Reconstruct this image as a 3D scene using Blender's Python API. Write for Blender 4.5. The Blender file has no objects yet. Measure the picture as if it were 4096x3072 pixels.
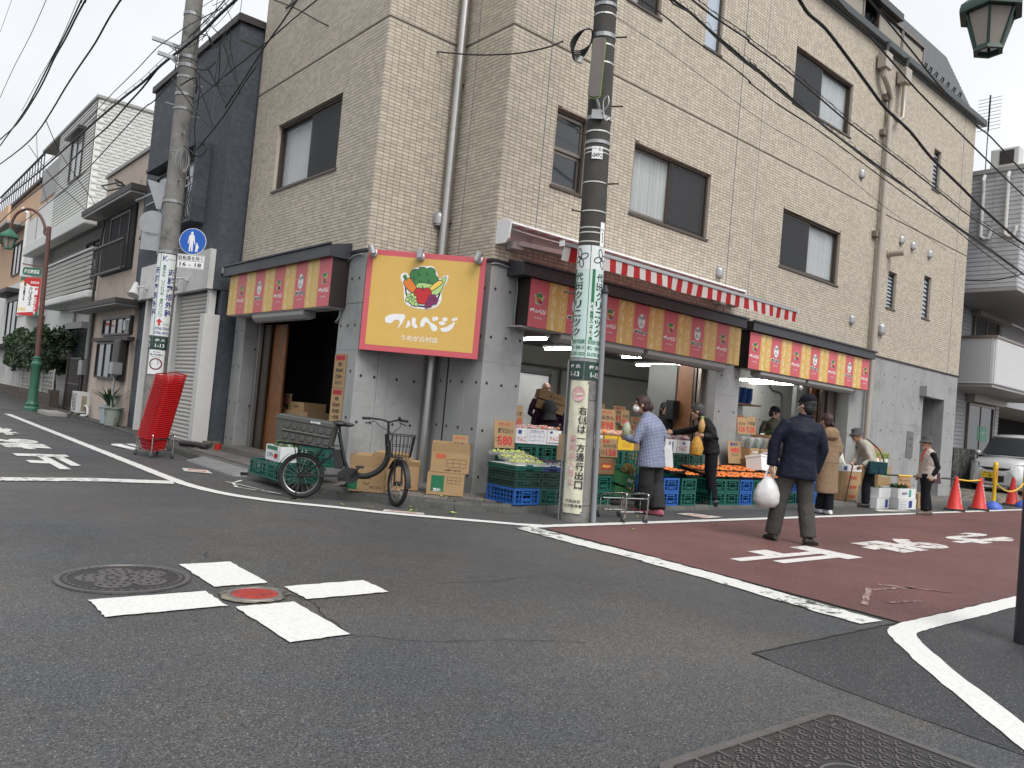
import bpy, math, random
import numpy as np
from mathutils import Vector, Matrix
random.seed(7)
SC = bpy.context.scene
COL = SC.collection
R = math.radians
PI = math.pi
# ---------------------------------------------------------------- camera
CAM_H = 1.22
yaw, pitch, roll = R(49.734), R(2.015), R(5.2015)
fwd = Vector((math.cos(pitch)*math.cos(yaw), math.cos(pitch)*math.sin(yaw), math.sin(pitch)))
rgt = Vector((math.sin(yaw), -math.cos(yaw), 0))
upv = rgt.cross(fwd)
r2 = rgt*math.cos(roll) + upv*math.sin(roll)
u2 = -rgt*math.sin(roll) + upv*math.cos(roll)
cd = bpy.data.cameras.new('camera')
cam = bpy.data.objects.new('camera', cd)
COL.objects.link(cam)
mw = Matrix.Identity(4)
for i in range(3):
 mw[i][0], mw[i][1], mw[i][2] = r2[i], u2[i], -fwd[i]
mw[2][3] = CAM_H
cam.matrix_world = mw
cd.sensor_width = 36.0
cd.lens = 36.0*3132.5/4096.0
cd.clip_start = 0.05
cd.clip_end = 1000
SC.camera = cam
# ---------------------------------------------------------------- sky, sun, exposure (bright overcast noon)
SUN_EL, SUN_AZ = R(52), R(-100)          # direction towards the sun, azimuth measured from +X
world = bpy.data.worlds.new('World')
SC.world = world
world.use_nodes = True
nt = world.node_tree
for n in list(nt.nodes): nt.nodes.remove(n)
sky = nt.nodes.new('ShaderNodeTexSky')
sky.sky_type = 'NISHITA'
sky.sun_disc = False
sky.sun_elevation = SUN_EL
sky.sun_rotation = PI/2 - SUN_AZ
sky.air_density = 1.0
sky.dust_density = 6.0
sky.ozone_density = 1.0
bw = nt.nodes.new('ShaderNodeHueSaturation')
bw.inputs['Saturation'].default_value = 0.10      # cloud cover takes the blue out of the sky
noi = nt.nodes.new('ShaderNodeTexNoise')
noi.inputs['Scale'].default_value = 2.2
noi.inputs['Detail'].default_value = 5
rmp = nt.nodes.new('ShaderNodeMapRange')
rmp.inputs['From Min'].default_value = 0.3
rmp.inputs['From Max'].default_value = 0.7
rmp.inputs['To Min'].default_value = 0.84
rmp.inputs['To Max'].default_value = 1.06
mul = nt.nodes.new('ShaderNodeMix')
mul.data_type = 'RGBA'
mul.blend_type = 'MULTIPLY'
mul.inputs['Factor'].default_value = 1.0
cld = nt.nodes.new('ShaderNodeMix')
cld.data_type = 'RGBA'
cld.inputs['Factor'].default_value = 0.72
cld.inputs['B'].default_value = (6.2, 6.35, 6.6, 1)   # even cloud deck
bg = nt.nodes.new('ShaderNodeBackground')
bg.inputs['Strength'].default_value = 0.125
wo = nt.nodes.new('ShaderNodeOutputWorld')
tc = nt.nodes.new('ShaderNodeTexCoord')
nt.links.new(tc.outputs['Generated'], noi.inputs['Vector'])
nt.links.new(noi.outputs['Fac'], rmp.inputs['Value'])
nt.links.new(sky.outputs['Color'], bw.inputs['Color'])
nt.links.new(bw.outputs['Color'], cld.inputs['A'])
nt.links.new(cld.outputs['Result'], mul.inputs['A'])
nt.links.new(rmp.outputs['Result'], mul.inputs['B'])
nt.links.new(mul.outputs['Result'], bg.inputs['Color'])
nt.links.new(bg.outputs['Background'], wo.inputs['Surface'])
sd = bpy.data.lights.new('sun', 'SUN')
sd.energy = 1.5
sd.angle = R(35)
sd.color = (1.0, 0.97, 0.92)
so = bpy.data.objects.new('sun', sd)
COL.objects.link(so)
sdir = Vector((math.cos(SUN_EL)*math.cos(SUN_AZ), math.cos(SUN_EL)*math.sin(SUN_AZ), math.sin(SUN_EL)))
so.rotation_euler = sdir.to_track_quat('Z', 'Y').to_euler()
so.location = (0, -5, 25)
vs = SC.view_settings
vs.view_transform = 'Standard'
vs.look = 'None'
vs.exposure = 0.58
vs.gamma = 1.0
vs.use_curve_mapping = False
SC.cycles.max_bounces = 8
SC.cycles.diffuse_bounces = 3
SC.cycles.glossy_bounces = 3
SC.cycles.transmission_bounces = 6
SC.cycles.transparent_max_bounces = 8
SC.cycles.caustics_reflective = False
SC.cycles.caustics_refractive = False
# ---------------------------------------------------------------- materials
def lin(h):
 h = h.lstrip('#')
 return tuple(((c/12.92) if c <= .04045 else ((c+.055)/1.055)**2.4) for c in (int(h[i:i+2], 16)/255 for i in (0, 2, 4)))
MATS = {}
def mat(name, col, rough=.6, metal=0., var=0., vscale=6., bump=0., bscale=60., rnd=0., hue=0., emit=0., spec=.5, trans=0., alpha=1., dirt=None, dscale=2., dthr=.6, coat=0., island=True, bdist=.01, tl=0.):
 """procedural principled material: base colour with noise variation, random shift per piece, stains, fine relief"""
 if name in MATS: return MATS[name]
 m = bpy.data.materials.new(name)
 m.use_nodes = True
 t = m.node_tree
 b = t.nodes['Principled BSDF']
 if isinstance(col, str): col = lin(col)
 b.inputs['Base Color'].default_value = (*col, 1)
 b.inputs['Roughness'].default_value = rough
 b.inputs['Metallic'].default_value = metal
 b.inputs['Specular IOR Level'].default_value = spec
 if trans: b.inputs['Transmission Weight'].default_value = trans
 if alpha < 1: b.inputs['Alpha'].default_value = alpha
 if coat: b.inputs['Coat Weight'].default_value = coat
 if emit:
  b.inputs['Emission Color'].default_value = (*col, 1)
  b.inputs['Emission Strength'].default_value = emit
 L = t.links.new
 out = None
 if var or rnd or dirt or hue:
  tc = t.nodes.new('ShaderNodeTexCoord')
  rgb = t.nodes.new('ShaderNodeRGB')
  rgb.outputs[0].default_value = (*col, 1)
  out = rgb.outputs[0]
  if var:
   n = t.nodes.new('ShaderNodeTexNoise')
   n.inputs['Scale'].default_value = vscale
   n.inputs['Detail'].default_value = 6
   n.inputs['Roughness'].default_value = .65
   L(tc.outputs['Object'], n.inputs['Vector'])
   r = t.nodes.new('ShaderNodeMapRange')
   r.inputs['From Min'].default_value = .25
   r.inputs['From Max'].default_value = .75
   r.inputs['To Min'].default_value = 1-var
   r.inputs['To Max'].default_value = 1+var
   L(n.outputs['Fac'], r.inputs['Value'])
   x = t.nodes.new('ShaderNodeVectorMath'); x.operation = 'SCALE'
   L(out, x.inputs[0]); L(r.outputs['Result'], x.inputs['Scale'])
   out = x.outputs[0]
  if rnd or hue:
   g = t.nodes.new('ShaderNodeNewGeometry')
   oi = t.nodes.new('ShaderNodeObjectInfo')
   ad = t.nodes.new('ShaderNodeMath'); ad.operation = 'ADD'
   if island: L(g.outputs['Random Per Island'], ad.inputs[0])
   else: ad.inputs[0].default_value = 0
   L(oi.outputs['Random'], ad.inputs[1])
   fr = t.nodes.new('ShaderNodeMath'); fr.operation = 'FRACT'
   L(ad.outputs[0], fr.inputs[0])
   if rnd:
    r = t.nodes.new('ShaderNodeMapRange')
    r.inputs['To Min'].default_value = 1-rnd
    r.inputs['To Max'].default_value = 1+rnd
    L(fr.outputs[0], r.inputs['Value'])
    x = t.nodes.new('ShaderNodeVectorMath'); x.operation = 'SCALE'
    L(out, x.inputs[0]); L(r.outputs['Result'], x.inputs['Scale'])
    out = x.outputs[0]
   if hue:
    m2 = t.nodes.new('ShaderNodeMath'); m2.operation = 'MULTIPLY'; m2.inputs[1].default_value = 7.31
    L(fr.outputs[0], m2.inputs[0])
    f2 = t.nodes.new('ShaderNodeMath'); f2.operation = 'FRACT'
    L(m2.outputs[0], f2.inputs[0])
    r = t.nodes.new('ShaderNodeMapRange')
    r.inputs['To Min'].default_value = .5-hue
    r.inputs['To Max'].default_value = .5+hue
    L(f2.outputs[0], r.inputs['Value'])
    h = t.nodes.new('ShaderNodeHueSaturation')
    L(out, h.inputs['Color']); L(r.outputs['Result'], h.inputs['Hue'])
    out = h.outputs['Color']
  if dirt:
   n = t.nodes.new('ShaderNodeTexNoise')
   n.inputs['Scale'].default_value = dscale
   n.inputs['Detail'].default_value = 8
   n.inputs['Roughness'].default_value = .7
   L(tc.outputs['Object'], n.inputs['Vector'])
   r = t.nodes.new('ShaderNodeMapRange')
   r.inputs['From Min'].default_value = dthr-.04
   r.inputs['From Max'].default_value = dthr+.08
   L(n.outputs['Fac'], r.inputs['Value'])
   mx = t.nodes.new('ShaderNodeMix'); mx.data_type = 'RGBA'
   dc = lin(dirt) if isinstance(dirt, str) else dirt
   mx.inputs['B'].default_value = (*dc, 1)
   L(r.outputs['Result'], mx.inputs['Factor']); L(out, mx.inputs['A'])
   out = mx.outputs['Result']
  L(out, b.inputs['Base Color'])
 if bump:
  tc2 = t.nodes.new('ShaderNodeTexCoord')
  n = t.nodes.new('ShaderNodeTexNoise')
  n.inputs['Scale'].default_value = bscale
  n.inputs['Detail'].default_value = 4
  L(tc2.outputs['Object'], n.inputs['Vector'])
  bp = t.nodes.new('ShaderNodeBump')
  bp.inputs['Strength'].default_value = bump
  bp.inputs['Distance'].default_value = bdist
  L(n.outputs['Fac'], bp.inputs['Height'])
  L(bp.outputs['Normal'], b.inputs['Normal'])
 if tl:      # thin cloth that lets light through
  tr = t.nodes.new('ShaderNodeBsdfTranslucent'); tr.inputs['Color'].default_value = (*col, 1)
  ms = t.nodes.new('ShaderNodeMixShader'); ms.inputs[0].default_value = tl
  L(b.outputs[0], ms.inputs[1]); L(tr.outputs[0], ms.inputs[2]); L(ms.outputs[0], t.nodes['Material Output'].inputs['Surface'])
 MATS[name] = m
 return m
# ---------------------------------------------------------------- mesh builder
def wloc(o):
 v = Vector((0, 0, 0))
 while o is not None:
  v += o.location
  o = o.parent
 return v
class MB:
 def __init__(s): s.v, s.f, s.M = [], [], None
 def add(s, vs, fs):
  o = len(s.v)
  if s.M is not None: vs = [tuple(s.M @ Vector(p)) for p in vs]
  s.v.extend(tuple(p) for p in vs)
  s.f.extend(tuple(i+o for i in f) for f in fs)
  return s
 def box(s, x0, x1, y0, y1, z0, z1, skip=''):
  v = [(x0,y0,z0),(x1,y0,z0),(x1,y1,z0),(x0,y1,z0),(x0,y0,z1),(x1,y0,z1),(x1,y1,z1),(x0,y1,z1)]
  f = []
  for k, q in (('b',(0,3,2,1)),('t',(4,5,6,7)),('f',(0,1,5,4)),('r',(1,2,6,5)),('k',(2,3,7,6)),('l',(3,0,4,7))):
   if k not in skip: f.append(q)
  return s.add(v, f)
 def cbox(s, c, d): return s.box(c[0]-d[0]/2, c[0]+d[0]/2, c[1]-d[1]/2, c[1]+d[1]/2, c[2]-d[2]/2, c[2]+d[2]/2)
 def frus(s, c0, d0, c1, d1):
  """box whose bottom and top rectangles differ"""
  v = []
  for c, d in ((c0, d0), (c1, d1)):
   v += [(c[0]-d[0]/2,c[1]-d[1]/2,c[2]),(c[0]+d[0]/2,c[1]-d[1]/2,c[2]),(c[0]+d[0]/2,c[1]+d[1]/2,c[2]),(c[0]-d[0]/2,c[1]+d[1]/2,c[2])]
  return s.add(v, [(0,3,2,1),(4,5,6,7),(0,1,5,4),(1,2,6,5),(2,3,7,6),(3,0,4,7)])
 def bar(s, p0, p1, w, h=None, up=(0,0,1)):
  h = h or w
  p0, p1 = Vector(p0), Vector(p1)
  d = (p1-p0).normalized()
  up = Vector(up)
  if abs(d.dot(up)) > .98: up = Vector((0,1,0))
  sx = d.cross(up).normalized()*w/2
  sy = sx.cross(d).normalized()*h/2
  v = [p+a+b for p in (p0, p1) for a, b in ((-sx,-sy),(sx,-sy),(sx,sy),(-sx,sy))]
  return s.add(v, [(0,3,2,1),(4,5,6,7),(0,1,5,4),(1,2,6,5),(2,3,7,6),(3,0,4,7)])
 def cyl(s, p0, p1, r0, r1=None, n=12, cap=True):
  return s.tube([p0, p1], [r0, r0 if r1 is None else r1], n, cap)
 def tube(s, pts, r, n=6, cap=True, closed=False):
  pts = [Vector(p) for p in pts]
  k = len(pts)
  rs = r if isinstance(r, (list, tuple)) else [r]*k
  vs, fs = [], []
  prev = None
  for i in range(k):
   if closed: d = pts[(i+1) % k]-pts[i-1]
   else: d = pts[min(i+1, k-1)]-pts[max(i-1, 0)]
   d.normalize()
   if prev is None:
    a = Vector((0,0,1)) if abs(d.z) < .9 else Vector((1,0,0))
    x = d.cross(a).normalized()
   else:
    x = prev-d*prev.dot(d)
    x = x.normalized() if x.length > 1e-6 else d.orthogonal().normalized()
   prev = x
   y = d.cross(x)
   for j in range(n):
    a = 2*PI*j/n
    vs.append(pts[i]+(x*math.cos(a)+y*math.sin(a))*rs[i])
  for i in range(k if closed else k-1):
   i2 = (i+1) % k
   for j in range(n):
    j2 = (j+1) % n
    fs.append((i*n+j, i*n+j2, i2*n+j2, i2*n+j))
  if cap and not closed:
   fs.append(tuple(range(n-1, -1, -1)))
   fs.append(tuple((k-1)*n+j for j in range(n)))
  return s.add(vs, fs)
 def lathe(s, prof, n=16, c=(0,0,0), a0=0., a1=2*PI):
  full = abs(a1-a0-2*PI) < 1e-6
  m = n if full else n+1
  vs = [(c[0]+r*math.cos(a0+(a1-a0)*j/n), c[1]+r*math.sin(a0+(a1-a0)*j/n), c[2]+z) for r, z in prof for j in range(m)]
  fs = []
  for i in range(len(prof)-1):
   for j in range(n):
    j2 = (j+1) % m
    fs.append((i*m+j, i*m+j2, (i+1)*m+j2, (i+1)*m+j))
  if full:
   if prof[0][0] > 1e-4: fs.append(tuple(range(m-1, -1, -1)))
   if prof[-1][0] > 1e-4: fs.append(tuple((len(prof)-1)*m+j for j in range(m)))
  return s.add(vs, fs)
 def ell(s, c, r, n=12, m=8, rot=None):
  if not isinstance(r, (list, tuple)): r = (r, r, r)
  vs = [(0,0,r[2])]
  for i in range(1, m):
   p = PI*i/m
   for j in range(n):
    a = 2*PI*j/n
    vs.append((r[0]*math.sin(p)*math.cos(a), r[1]*math.sin(p)*math.sin(a), r[2]*math.cos(p)))
  vs.append((0,0,-r[2]))
  if rot is not None: vs = [rot @ Vector(p) for p in vs]
  vs = [(p[0]+c[0], p[1]+c[1], p[2]+c[2]) for p in vs]
  fs = [(0, 1+j, 1+(j+1) % n) for j in range(n)]
  for i in range(m-2):
   for j in range(n):
    a, b = 1+i*n+j, 1+i*n+(j+1) % n
    fs.append((a, a+n, b+n, b))
  e = len(vs)-1
  fs += [(e, 1+(m-2)*n+(j+1) % n, 1+(m-2)*n+j) for j in range(n)]
  return s.add(vs, fs)
 def prism(s, poly, d0, d1, ax='z'):
  """extrude a 2D outline between d0 and d1 along an axis"""
  f = {'z': lambda p, d: (p[0], p[1], d), 'y': lambda p, d: (p[0], d, p[1]), 'x': lambda p, d: (d, p[0], p[1])}[ax]
  n = len(poly)
  vs = [f(p, d0) for p in poly]+[f(p, d1) for p in poly]
  fs = [tuple(range(n-1, -1, -1)), tuple(range(n, 2*n))]+[(i, (i+1) % n, n+(i+1) % n, n+i) for i in range(n)]
  return s.add(vs, fs)
 def sheet(s, poly, z): return s.add([(p[0], p[1], z) for p in poly], [tuple(range(len(poly)))])
 def grid(s, rows, close=False):
  n = len(rows[0])
  vs = [p for r in rows for p in r]
  fs = []
  for i in range(len(rows)-1):
   for j in range(n if close else n-1):
    j2 = (j+1) % n
    fs.append((i*n+j, i*n+j2, (i+1)*n+j2, (i+1)*n+j))
  return s.add(vs, fs)
 def mesh(s, name, smooth=None):
  me = bpy.data.meshes.new(name)
  me.from_pydata(s.v, [], s.f)
  if smooth:
   me.polygons.foreach_set('use_smooth', [True]*len(me.polygons))
   me.set_sharp_from_angle(angle=R(smooth))
  me.update()
  return me
 def build(s, name, m, parent=None, smooth=None, world=False, bevel=0):
  if world and parent is not None:
   w = wloc(parent)
   s.v = [(p[0]-w.x, p[1]-w.y, p[2]-w.z) for p in s.v]
  o = obj(name, s.mesh(name, smooth), m, parent)
  if bevel:
   b = o.modifiers.new('bevel', 'BEVEL')
   b.width = bevel; b.segments = 2; b.limit_method = 'ANGLE'; b.angle_limit = R(40)
  return o
def obj(name, me, m=None, parent=None):
 o = bpy.data.objects.new(name, me)
 COL.objects.link(o)
 if m is not None and not me.materials: me.materials.append(m)
 if parent is not None: o.parent = parent
 return o
def tag(o, label, cat, group=None):
 o['label'] = label
 o['category'] = cat
 if group: o['group'] = group
 return o
def struct(o): o['kind'] = 'structure'; return o
def stuff(o): o['kind'] = 'stuff'; return o
def thing(name, label, cat, loc=(0,0,0), rz=0., group=None):
 o = bpy.data.objects.new(name, None)
 o.empty_display_size = .1
 COL.objects.link(o)
 o.location = loc
 o.rotation_euler = (0, 0, rz)
 return tag(o, label, cat, group)
def copy_tree(o, loc=None, rot=None, label=None, parent=None):
 c = o.copy()
 COL.objects.link(c)
 c.parent = parent
 if loc is not None: c.location = loc
 if rot is not None: c.rotation_euler = rot if isinstance(rot, (tuple, list)) else (0, 0, rot)
 if label: c['label'] = label
 for ch in o.children: copy_tree(ch, parent=c)
 return c
# ---------------------------------------------------------------- lettering
_tc = {}
def text_mesh(s, bold=0., res=2):
 """flat outline of a string, 1 unit tall em, returned as verts (centred) and faces"""
 k = (s, bold, res)
 if k in _tc: return _tc[k]
 cu = bpy.data.curves.new('t', 'FONT')
 cu.body = s; cu.size = 1; cu.resolution_u = res; cu.offset = bold
 o = bpy.data.objects.new('t', cu)
 me = bpy.data.meshes.new_from_object(o)
 v = [tuple(p.co) for p in me.vertices]
 f = [tuple(p.vertices) for p in me.polygons]
 bpy.data.objects.remove(o); bpy.data.curves.remove(cu); bpy.data.meshes.remove(me)
 xs = [p[0] for p in v]; ys = [p[1] for p in v]
 b = (min(xs), max(xs), min(ys), max(ys))
 v = [((p[0]-(b[0]+b[1])/2), (p[1]-(b[2]+b[3])/2)) for p in v]
 _tc[k] = (v, f, b[1]-b[0], b[3]-b[2])
 return _tc[k]
def text2d(mb, s, cx, cy, h=None, w=None, bold=0., fn=None, res=2):
 """add a string centred on (cx, cy) of a surface; fn maps surface (u, v) to 3D"""
 if not s: return
 v, f, tw, th = text_mesh(s, bold, res)
 sx = sy = None
 if h: sy = h/th
 if w: sx = w/tw
 sx = sx or sy; sy = sy or sx
 mb.add([fn(cx+p[0]*sx, cy+p[1]*sy) for p in v], f)
def vtext(mb, s, cx, y1, y0, w, bold=0., fn=None, res=2):
 """vertical Japanese writing between heights y1 (top) and y0"""
 n = len(s); st = (y1-y0)/n
 for i, c in enumerate(s):
  if c == ' ': continue
  if c == 'ー': text2d(mb, '|', cx, y1-st*(i+.5), h=st*.7, bold=bold, fn=fn, res=res); continue
  if c in '・·': text2d(mb, '・', cx, y1-st*(i+.5), h=st*.15, bold=bold, fn=fn, res=res); continue
  if c in '一二ニ': text2d(mb, c, cx, y1-st*(i+.5), w=w, bold=bold, fn=fn, res=res); continue
  text2d(mb, c, cx, y1-st*(i+.5), h=st*.88, w=w, bold=bold, fn=fn, res=res)
def flat(mb, poly, fn): mb.add([fn(*p) for p in poly], [tuple(range(len(poly)))])
def circ(cx, cy, r, n=16, ry=None): return [(cx+r*math.cos(2*PI*i/n), cy+(ry or r)*math.sin(2*PI*i/n)) for i in range(n)]
def stroke2d(mb, pts, w, fn, closed=False):
 """a thin painted line on a surface"""
 k = len(pts)
 L, Rr = [], []
 for i in range(k):
  a = pts[i-1] if (closed or i > 0) else pts[i]
  b = pts[(i+1) % k] if (closed or i < k-1) else pts[i]
  dx, dy = b[0]-a[0], b[1]-a[1]
  d = math.hypot(dx, dy) or 1
  nx, ny = -dy/d*w/2, dx/d*w/2
  L.append(fn(pts[i][0]+nx, pts[i][1]+ny)); Rr.append(fn(pts[i][0]-nx, pts[i][1]-ny))
 vs = L+Rr
 fs = [(i, (i+1) % k, k+(i+1) % k, k+i) for i in range(k if closed else k-1)]
 mb.add(vs, fs)
# ================================================================ GROUND, ROADS, MARKINGS
def asphalt(name, c, c2, spk=.5, rough=.62, bump=.5):
 m = bpy.data.materials.new(name); m.use_nodes = True
 t = m.node_tree; b = t.nodes['Principled BSDF']; L = t.links.new
 tc = t.nodes.new('ShaderNodeTexCoord')
 def noise(sc, det=5, ro=.6):
  n = t.nodes.new('ShaderNodeTexNoise'); n.inputs['Scale'].default_value = sc
  n.inputs['Detail'].default_value = det; n.inputs['Roughness'].default_value = ro
  L(tc.outputs['Object'], n.inputs['Vector']); return n.outputs['Fac']
 def mr(v, a, b_, c_, d):
  r = t.nodes.new('ShaderNodeMapRange')
  for k, x in (('From Min', a), ('From Max', b_), ('To Min', c_), ('To Max', d)): r.inputs[k].default_value = x
  L(v, r.inputs['Value']); return r.outputs['Result']
 mx = t.nodes.new('ShaderNodeMix'); mx.data_type = 'RGBA'
 mx.inputs['A'].default_value = (*c, 1); mx.inputs['B'].default_value = (*c2, 1)
 L(mr(noise(.55, 6, .7), .35, .68, 0, 1), mx.inputs['Factor'])
 # aggregate: light and dark stones
 vo = t.nodes.new('ShaderNodeTexVoronoi'); vo.inputs['Scale'].default_value = 170
 L(tc.outputs['Object'], vo.inputs['Vector'])
 sep = t.nodes.new('ShaderNodeSeparateColor'); L(vo.outputs['Color'], sep.inputs[0])
 st = mr(sep.outputs[0], 0, 1, 1-spk, 1+spk)
 sp = mr(sep.outputs[1], .96, .975, 0, 1)
 x = t.nodes.new('ShaderNodeVectorMath'); x.operation = 'SCALE'
 L(mx.outputs['Result'], x.inputs[0]); L(st, x.inputs['Scale'])
 fl = t.nodes.new('ShaderNodeMix'); fl.data_type = 'RGBA'; fl.inputs['B'].default_value = (.26, .255, .24, 1)
 s2 = t.nodes.new('ShaderNodeMath'); s2.operation = 'MULTIPLY'; s2.inputs[1].default_value = .6
 L(sp, s2.inputs[0]); L(s2.outputs[0], fl.inputs['Factor']); L(x.outputs[0], fl.inputs['A'])
 # broad worn and damp areas
 y = t.nodes.new('ShaderNodeVectorMath'); y.operation = 'SCALE'
 L(fl.outputs['Result'], y.inputs[0]); L(mr(noise(.3, 6, .6), .3, .7, .72, 1.25), y.inputs['Scale'])
 L(y.outputs[0], b.inputs['Base Color'])
 L(mr(noise(.8, 5, .6), .35, .7, rough-.14, rough+.12), b.inputs['Roughness'])
 b.inputs['Specular IOR Level'].default_value = .35
 bp = t.nodes.new('ShaderNodeBump'); bp.inputs['Strength'].default_value = bump; bp.inputs['Distance'].default_value = .006
 L(vo.outputs['Distance'], bp.inputs['Height']); L(bp.outputs['Normal'], b.inputs['Normal'])
 return m
def paint(name, col, under, wear=.62, sc=9.):
 """road paint with shaped wear: under-colour shows through where the noise is high"""
 m = bpy.data.materials.new(name); m.use_nodes = True
 t = m.node_tree; b = t.nodes['Principled BSDF']; L = t.links.new
 tc = t.nodes.new('ShaderNodeTexCoord')
 n = t.nodes.new('ShaderNodeTexNoise'); n.inputs['Scale'].default_value = sc; n.inputs['Detail'].default_value = 12; n.inputs['Roughness'].default_value = .78
 n2 = t.nodes.new('ShaderNodeTexNoise'); n2.inputs['Scale'].default_value = .9; n2.inputs['Detail'].default_value = 3
 L(tc.outputs['Object'], n.inputs['Vector']); L(tc.outputs['Object'], n2.inputs['Vector'])
 ad = t.nodes.new('ShaderNodeMath'); ad.operation = 'MULTIPLY_ADD'; ad.inputs[1].default_value = .5
 L(n2.outputs['Fac'], ad.inputs[0]); L(n.outputs['Fac'], ad.inputs[2])
 r = t.nodes.new('ShaderNodeMapRange'); r.inputs['From Min'].default_value = wear+.2; r.inputs['From Max'].default_value = wear+.27
 L(ad.outputs[0], r.inputs['Value'])
 n3 = t.nodes.new('ShaderNodeTexNoise'); n3.inputs['Scale'].default_value = 45; n3.inputs['Detail'].default_value = 8
 L(tc.outputs['Object'], n3.inputs['Vector'])
 r3 = t.nodes.new('ShaderNodeMapRange'); r3.inputs['From Min'].default_value = .3; r3.inputs['From Max'].default_value = .7; r3.inputs['To Min'].default_value = .88; r3.inputs['To Max'].default_value = 1.05
 L(n3.outputs['Fac'], r3.inputs['Value'])
 x = t.nodes.new('ShaderNodeVectorMath'); x.operation = 'SCALE'; x.inputs[0].default_value = col
 L(r3.outputs['Result'], x.inputs['Scale'])
 mx = t.nodes.new('ShaderNodeMix'); mx.data_type = 'RGBA'; mx.inputs['B'].default_value = (*under, 1)
 L(x.outputs[0], mx.inputs['A']); L(r.outputs['Result'], mx.inputs['Factor'])
 L(mx.outputs['Result'], b.inputs['Base Color'])
 b.inputs['Roughness'].default_value = .75
 return m
A_DARK = (.055, .057, .061)
m_road = asphalt('asphalt', (.058, .063, .071), (.084, .078, .070), spk=.55, bump=.45)
m_fresh = asphalt('asphalt_fresh', (.036, .038, .042), (.046, .048, .052), spk=.5)
m_red = asphalt('red_asphalt', (.118, .051, .048), (.138, .064, .059), spk=.35, rough=.7)
m_white = paint('road_paint', (.62, .62, .605), A_DARK, .69)
m_white_worn = paint('road_paint_worn', (.61, .61, .59), A_DARK, .59)
m_white_red = paint('road_paint_on_red', (.62, .60, .58), (.12, .052, .044), .61)
m_kerb = mat('kerb_concrete', (.085,.085,.08), .85, var=.35, vscale=5, bump=.6, bscale=90, rnd=.12, dirt=(.03, .032, .028), dscale=3, dthr=.55)
m_paver = mat('paver', (.150,.136,.128), .7, var=.2, vscale=9, bump=.25, bscale=120, rnd=.16)
m_joint = mat('paver_joint', (.07, .065, .06), .9, var=.3)
g = MB(); g.sheet([(-250,-250),(250,-250),(250,250),(-250,250)], 0)
struct(g.build('road', m_road))
g = MB(); g.sheet([(5.72,2.36),(9,2.34),(60,2.3),(60,6.16),(22.5,6.16),(5.86,6.16)], .004)
struct(g.build('red_road', m_red))
# newer asphalt patch with a tar seam
pp = [(5.70,2.35),(3.97,2.41),(3.88,1.96),(3.84,1.49),(3.8,.6),(3.8,-2),(12,-2),(12,2.2),(7.5,2.2)]
g = MB(); g.sheet(pp, .003); struct(g.build('road_patch', m_fresh))
m_tar = mat('tar', (.008,.008,.009), .5)
def flatfn(z): return lambda u, v: (u, v, z)
def jag(pts, step, amp):
 out = []
 for a, b in zip(pts, pts[1:]):
  n = max(2, int(math.dist(a, b)/step))
  for i in range(n):
   t = i/n
   out.append((a[0]+(b[0]-a[0])*t+random.uniform(-amp, amp), a[1]+(b[1]-a[1])*t+random.uniform(-amp, amp)))
 return out+[pts[-1]]
g = MB()
stroke2d(g, jag([(5.68,2.37),(3.97,2.41),(3.95,2.3)], .06, .007), .014, flatfn(.0055))
struct(g.build('road_seam', m_tar))
g = MB()
stroke2d(g, jag([(5.72,2.36),(5.80,4.2),(5.84,6.1)], .09, .008), .022, flatfn(.0075))
struct(g.build('road_seam', m_tar))
# hair cracks around the crossing mark
for k, pts in enumerate(([(2.12,4.55),(2.2,4.2),(2.12,3.9),(2.1,3.55),(2.4,3.3),(2.85,3.15),(3.2,2.95)], [(1.72,4.66),(1.45,4.72),(1.1,4.75)], [(2.15,5.35),(2.05,5.6),(2.12,5.75)], [(3.2,4.4),(3.6,4.3),(4.1,4.35)])):
 g = MB(); stroke2d(g, jag(pts, .05, .012), .0045, flatfn(.0045)); struct(g.build('road_crack', m_tar))
# painted lines
def spline(pts, n=8):
 out = []
 P = [pts[0]]+list(pts)+[pts[-1]]
 for i in range(1, len(P)-2):
  for k in range(n):
   t = k/n
   q = []
   for d in range(len(P[i])):
    a, b, c, e = P[i-1][d], P[i][d], P[i+1][d], P[i+2][d]
    q.append(.5*(2*b+(c-a)*t+(2*a-5*b+4*c-e)*t*t+(-a+3*b-3*c+e)*t**3))
   out.append(tuple(q))
 return out+[tuple(pts[-1])]
def rough_line(pts, w, z, m, name, amp=.006):
 g = MB()
 q = []
 for a, b in zip(pts, pts[1:]):
  n = max(1, int(math.dist(a, b)/.07))
  q += [(a[0]+(b[0]-a[0])*i/n, a[1]+(b[1]-a[1])*i/n) for i in range(n)]
 q.append(pts[-1])
 k = len(q); Ls, Rs = [], []
 for i in range(k):
  a, b = q[max(i-1, 0)], q[min(i+1, k-1)]
  d = math.dist(a, b) or 1
  nx, ny = -(b[1]-a[1])/d, (b[0]-a[0])/d
  e1, e2 = w/2+random.uniform(-amp, amp), w/2+random.uniform(-amp, amp)
  Ls.append((q[i][0]+nx*e1, q[i][1]+ny*e1, z)); Rs.append((q[i][0]-nx*e2, q[i][1]-ny*e2, z))
 g.add(Ls+Rs, [(i, i+1, k+i+1, k+i) for i in range(k-1)])
 return struct(g.build(name, m))
rough_line([(3.19,23.3),(3.19,16),(3.18,10.4)]+spline([(3.18,10.2),(3.21,9.5),(3.38,8.75),(3.72,8.18),(4.2,7.72),(4.6,7.28),(5.3,6.72),(5.72,6.38)], 6)+[(5.95,6.27)], .15, .0085, m_white, 'road_edge_line')
rough_line([(5.74,6.245),(12,6.24),(20,6.23),(40,6.2)], .14, .0088, m_white, 'road_edge_line')
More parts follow.
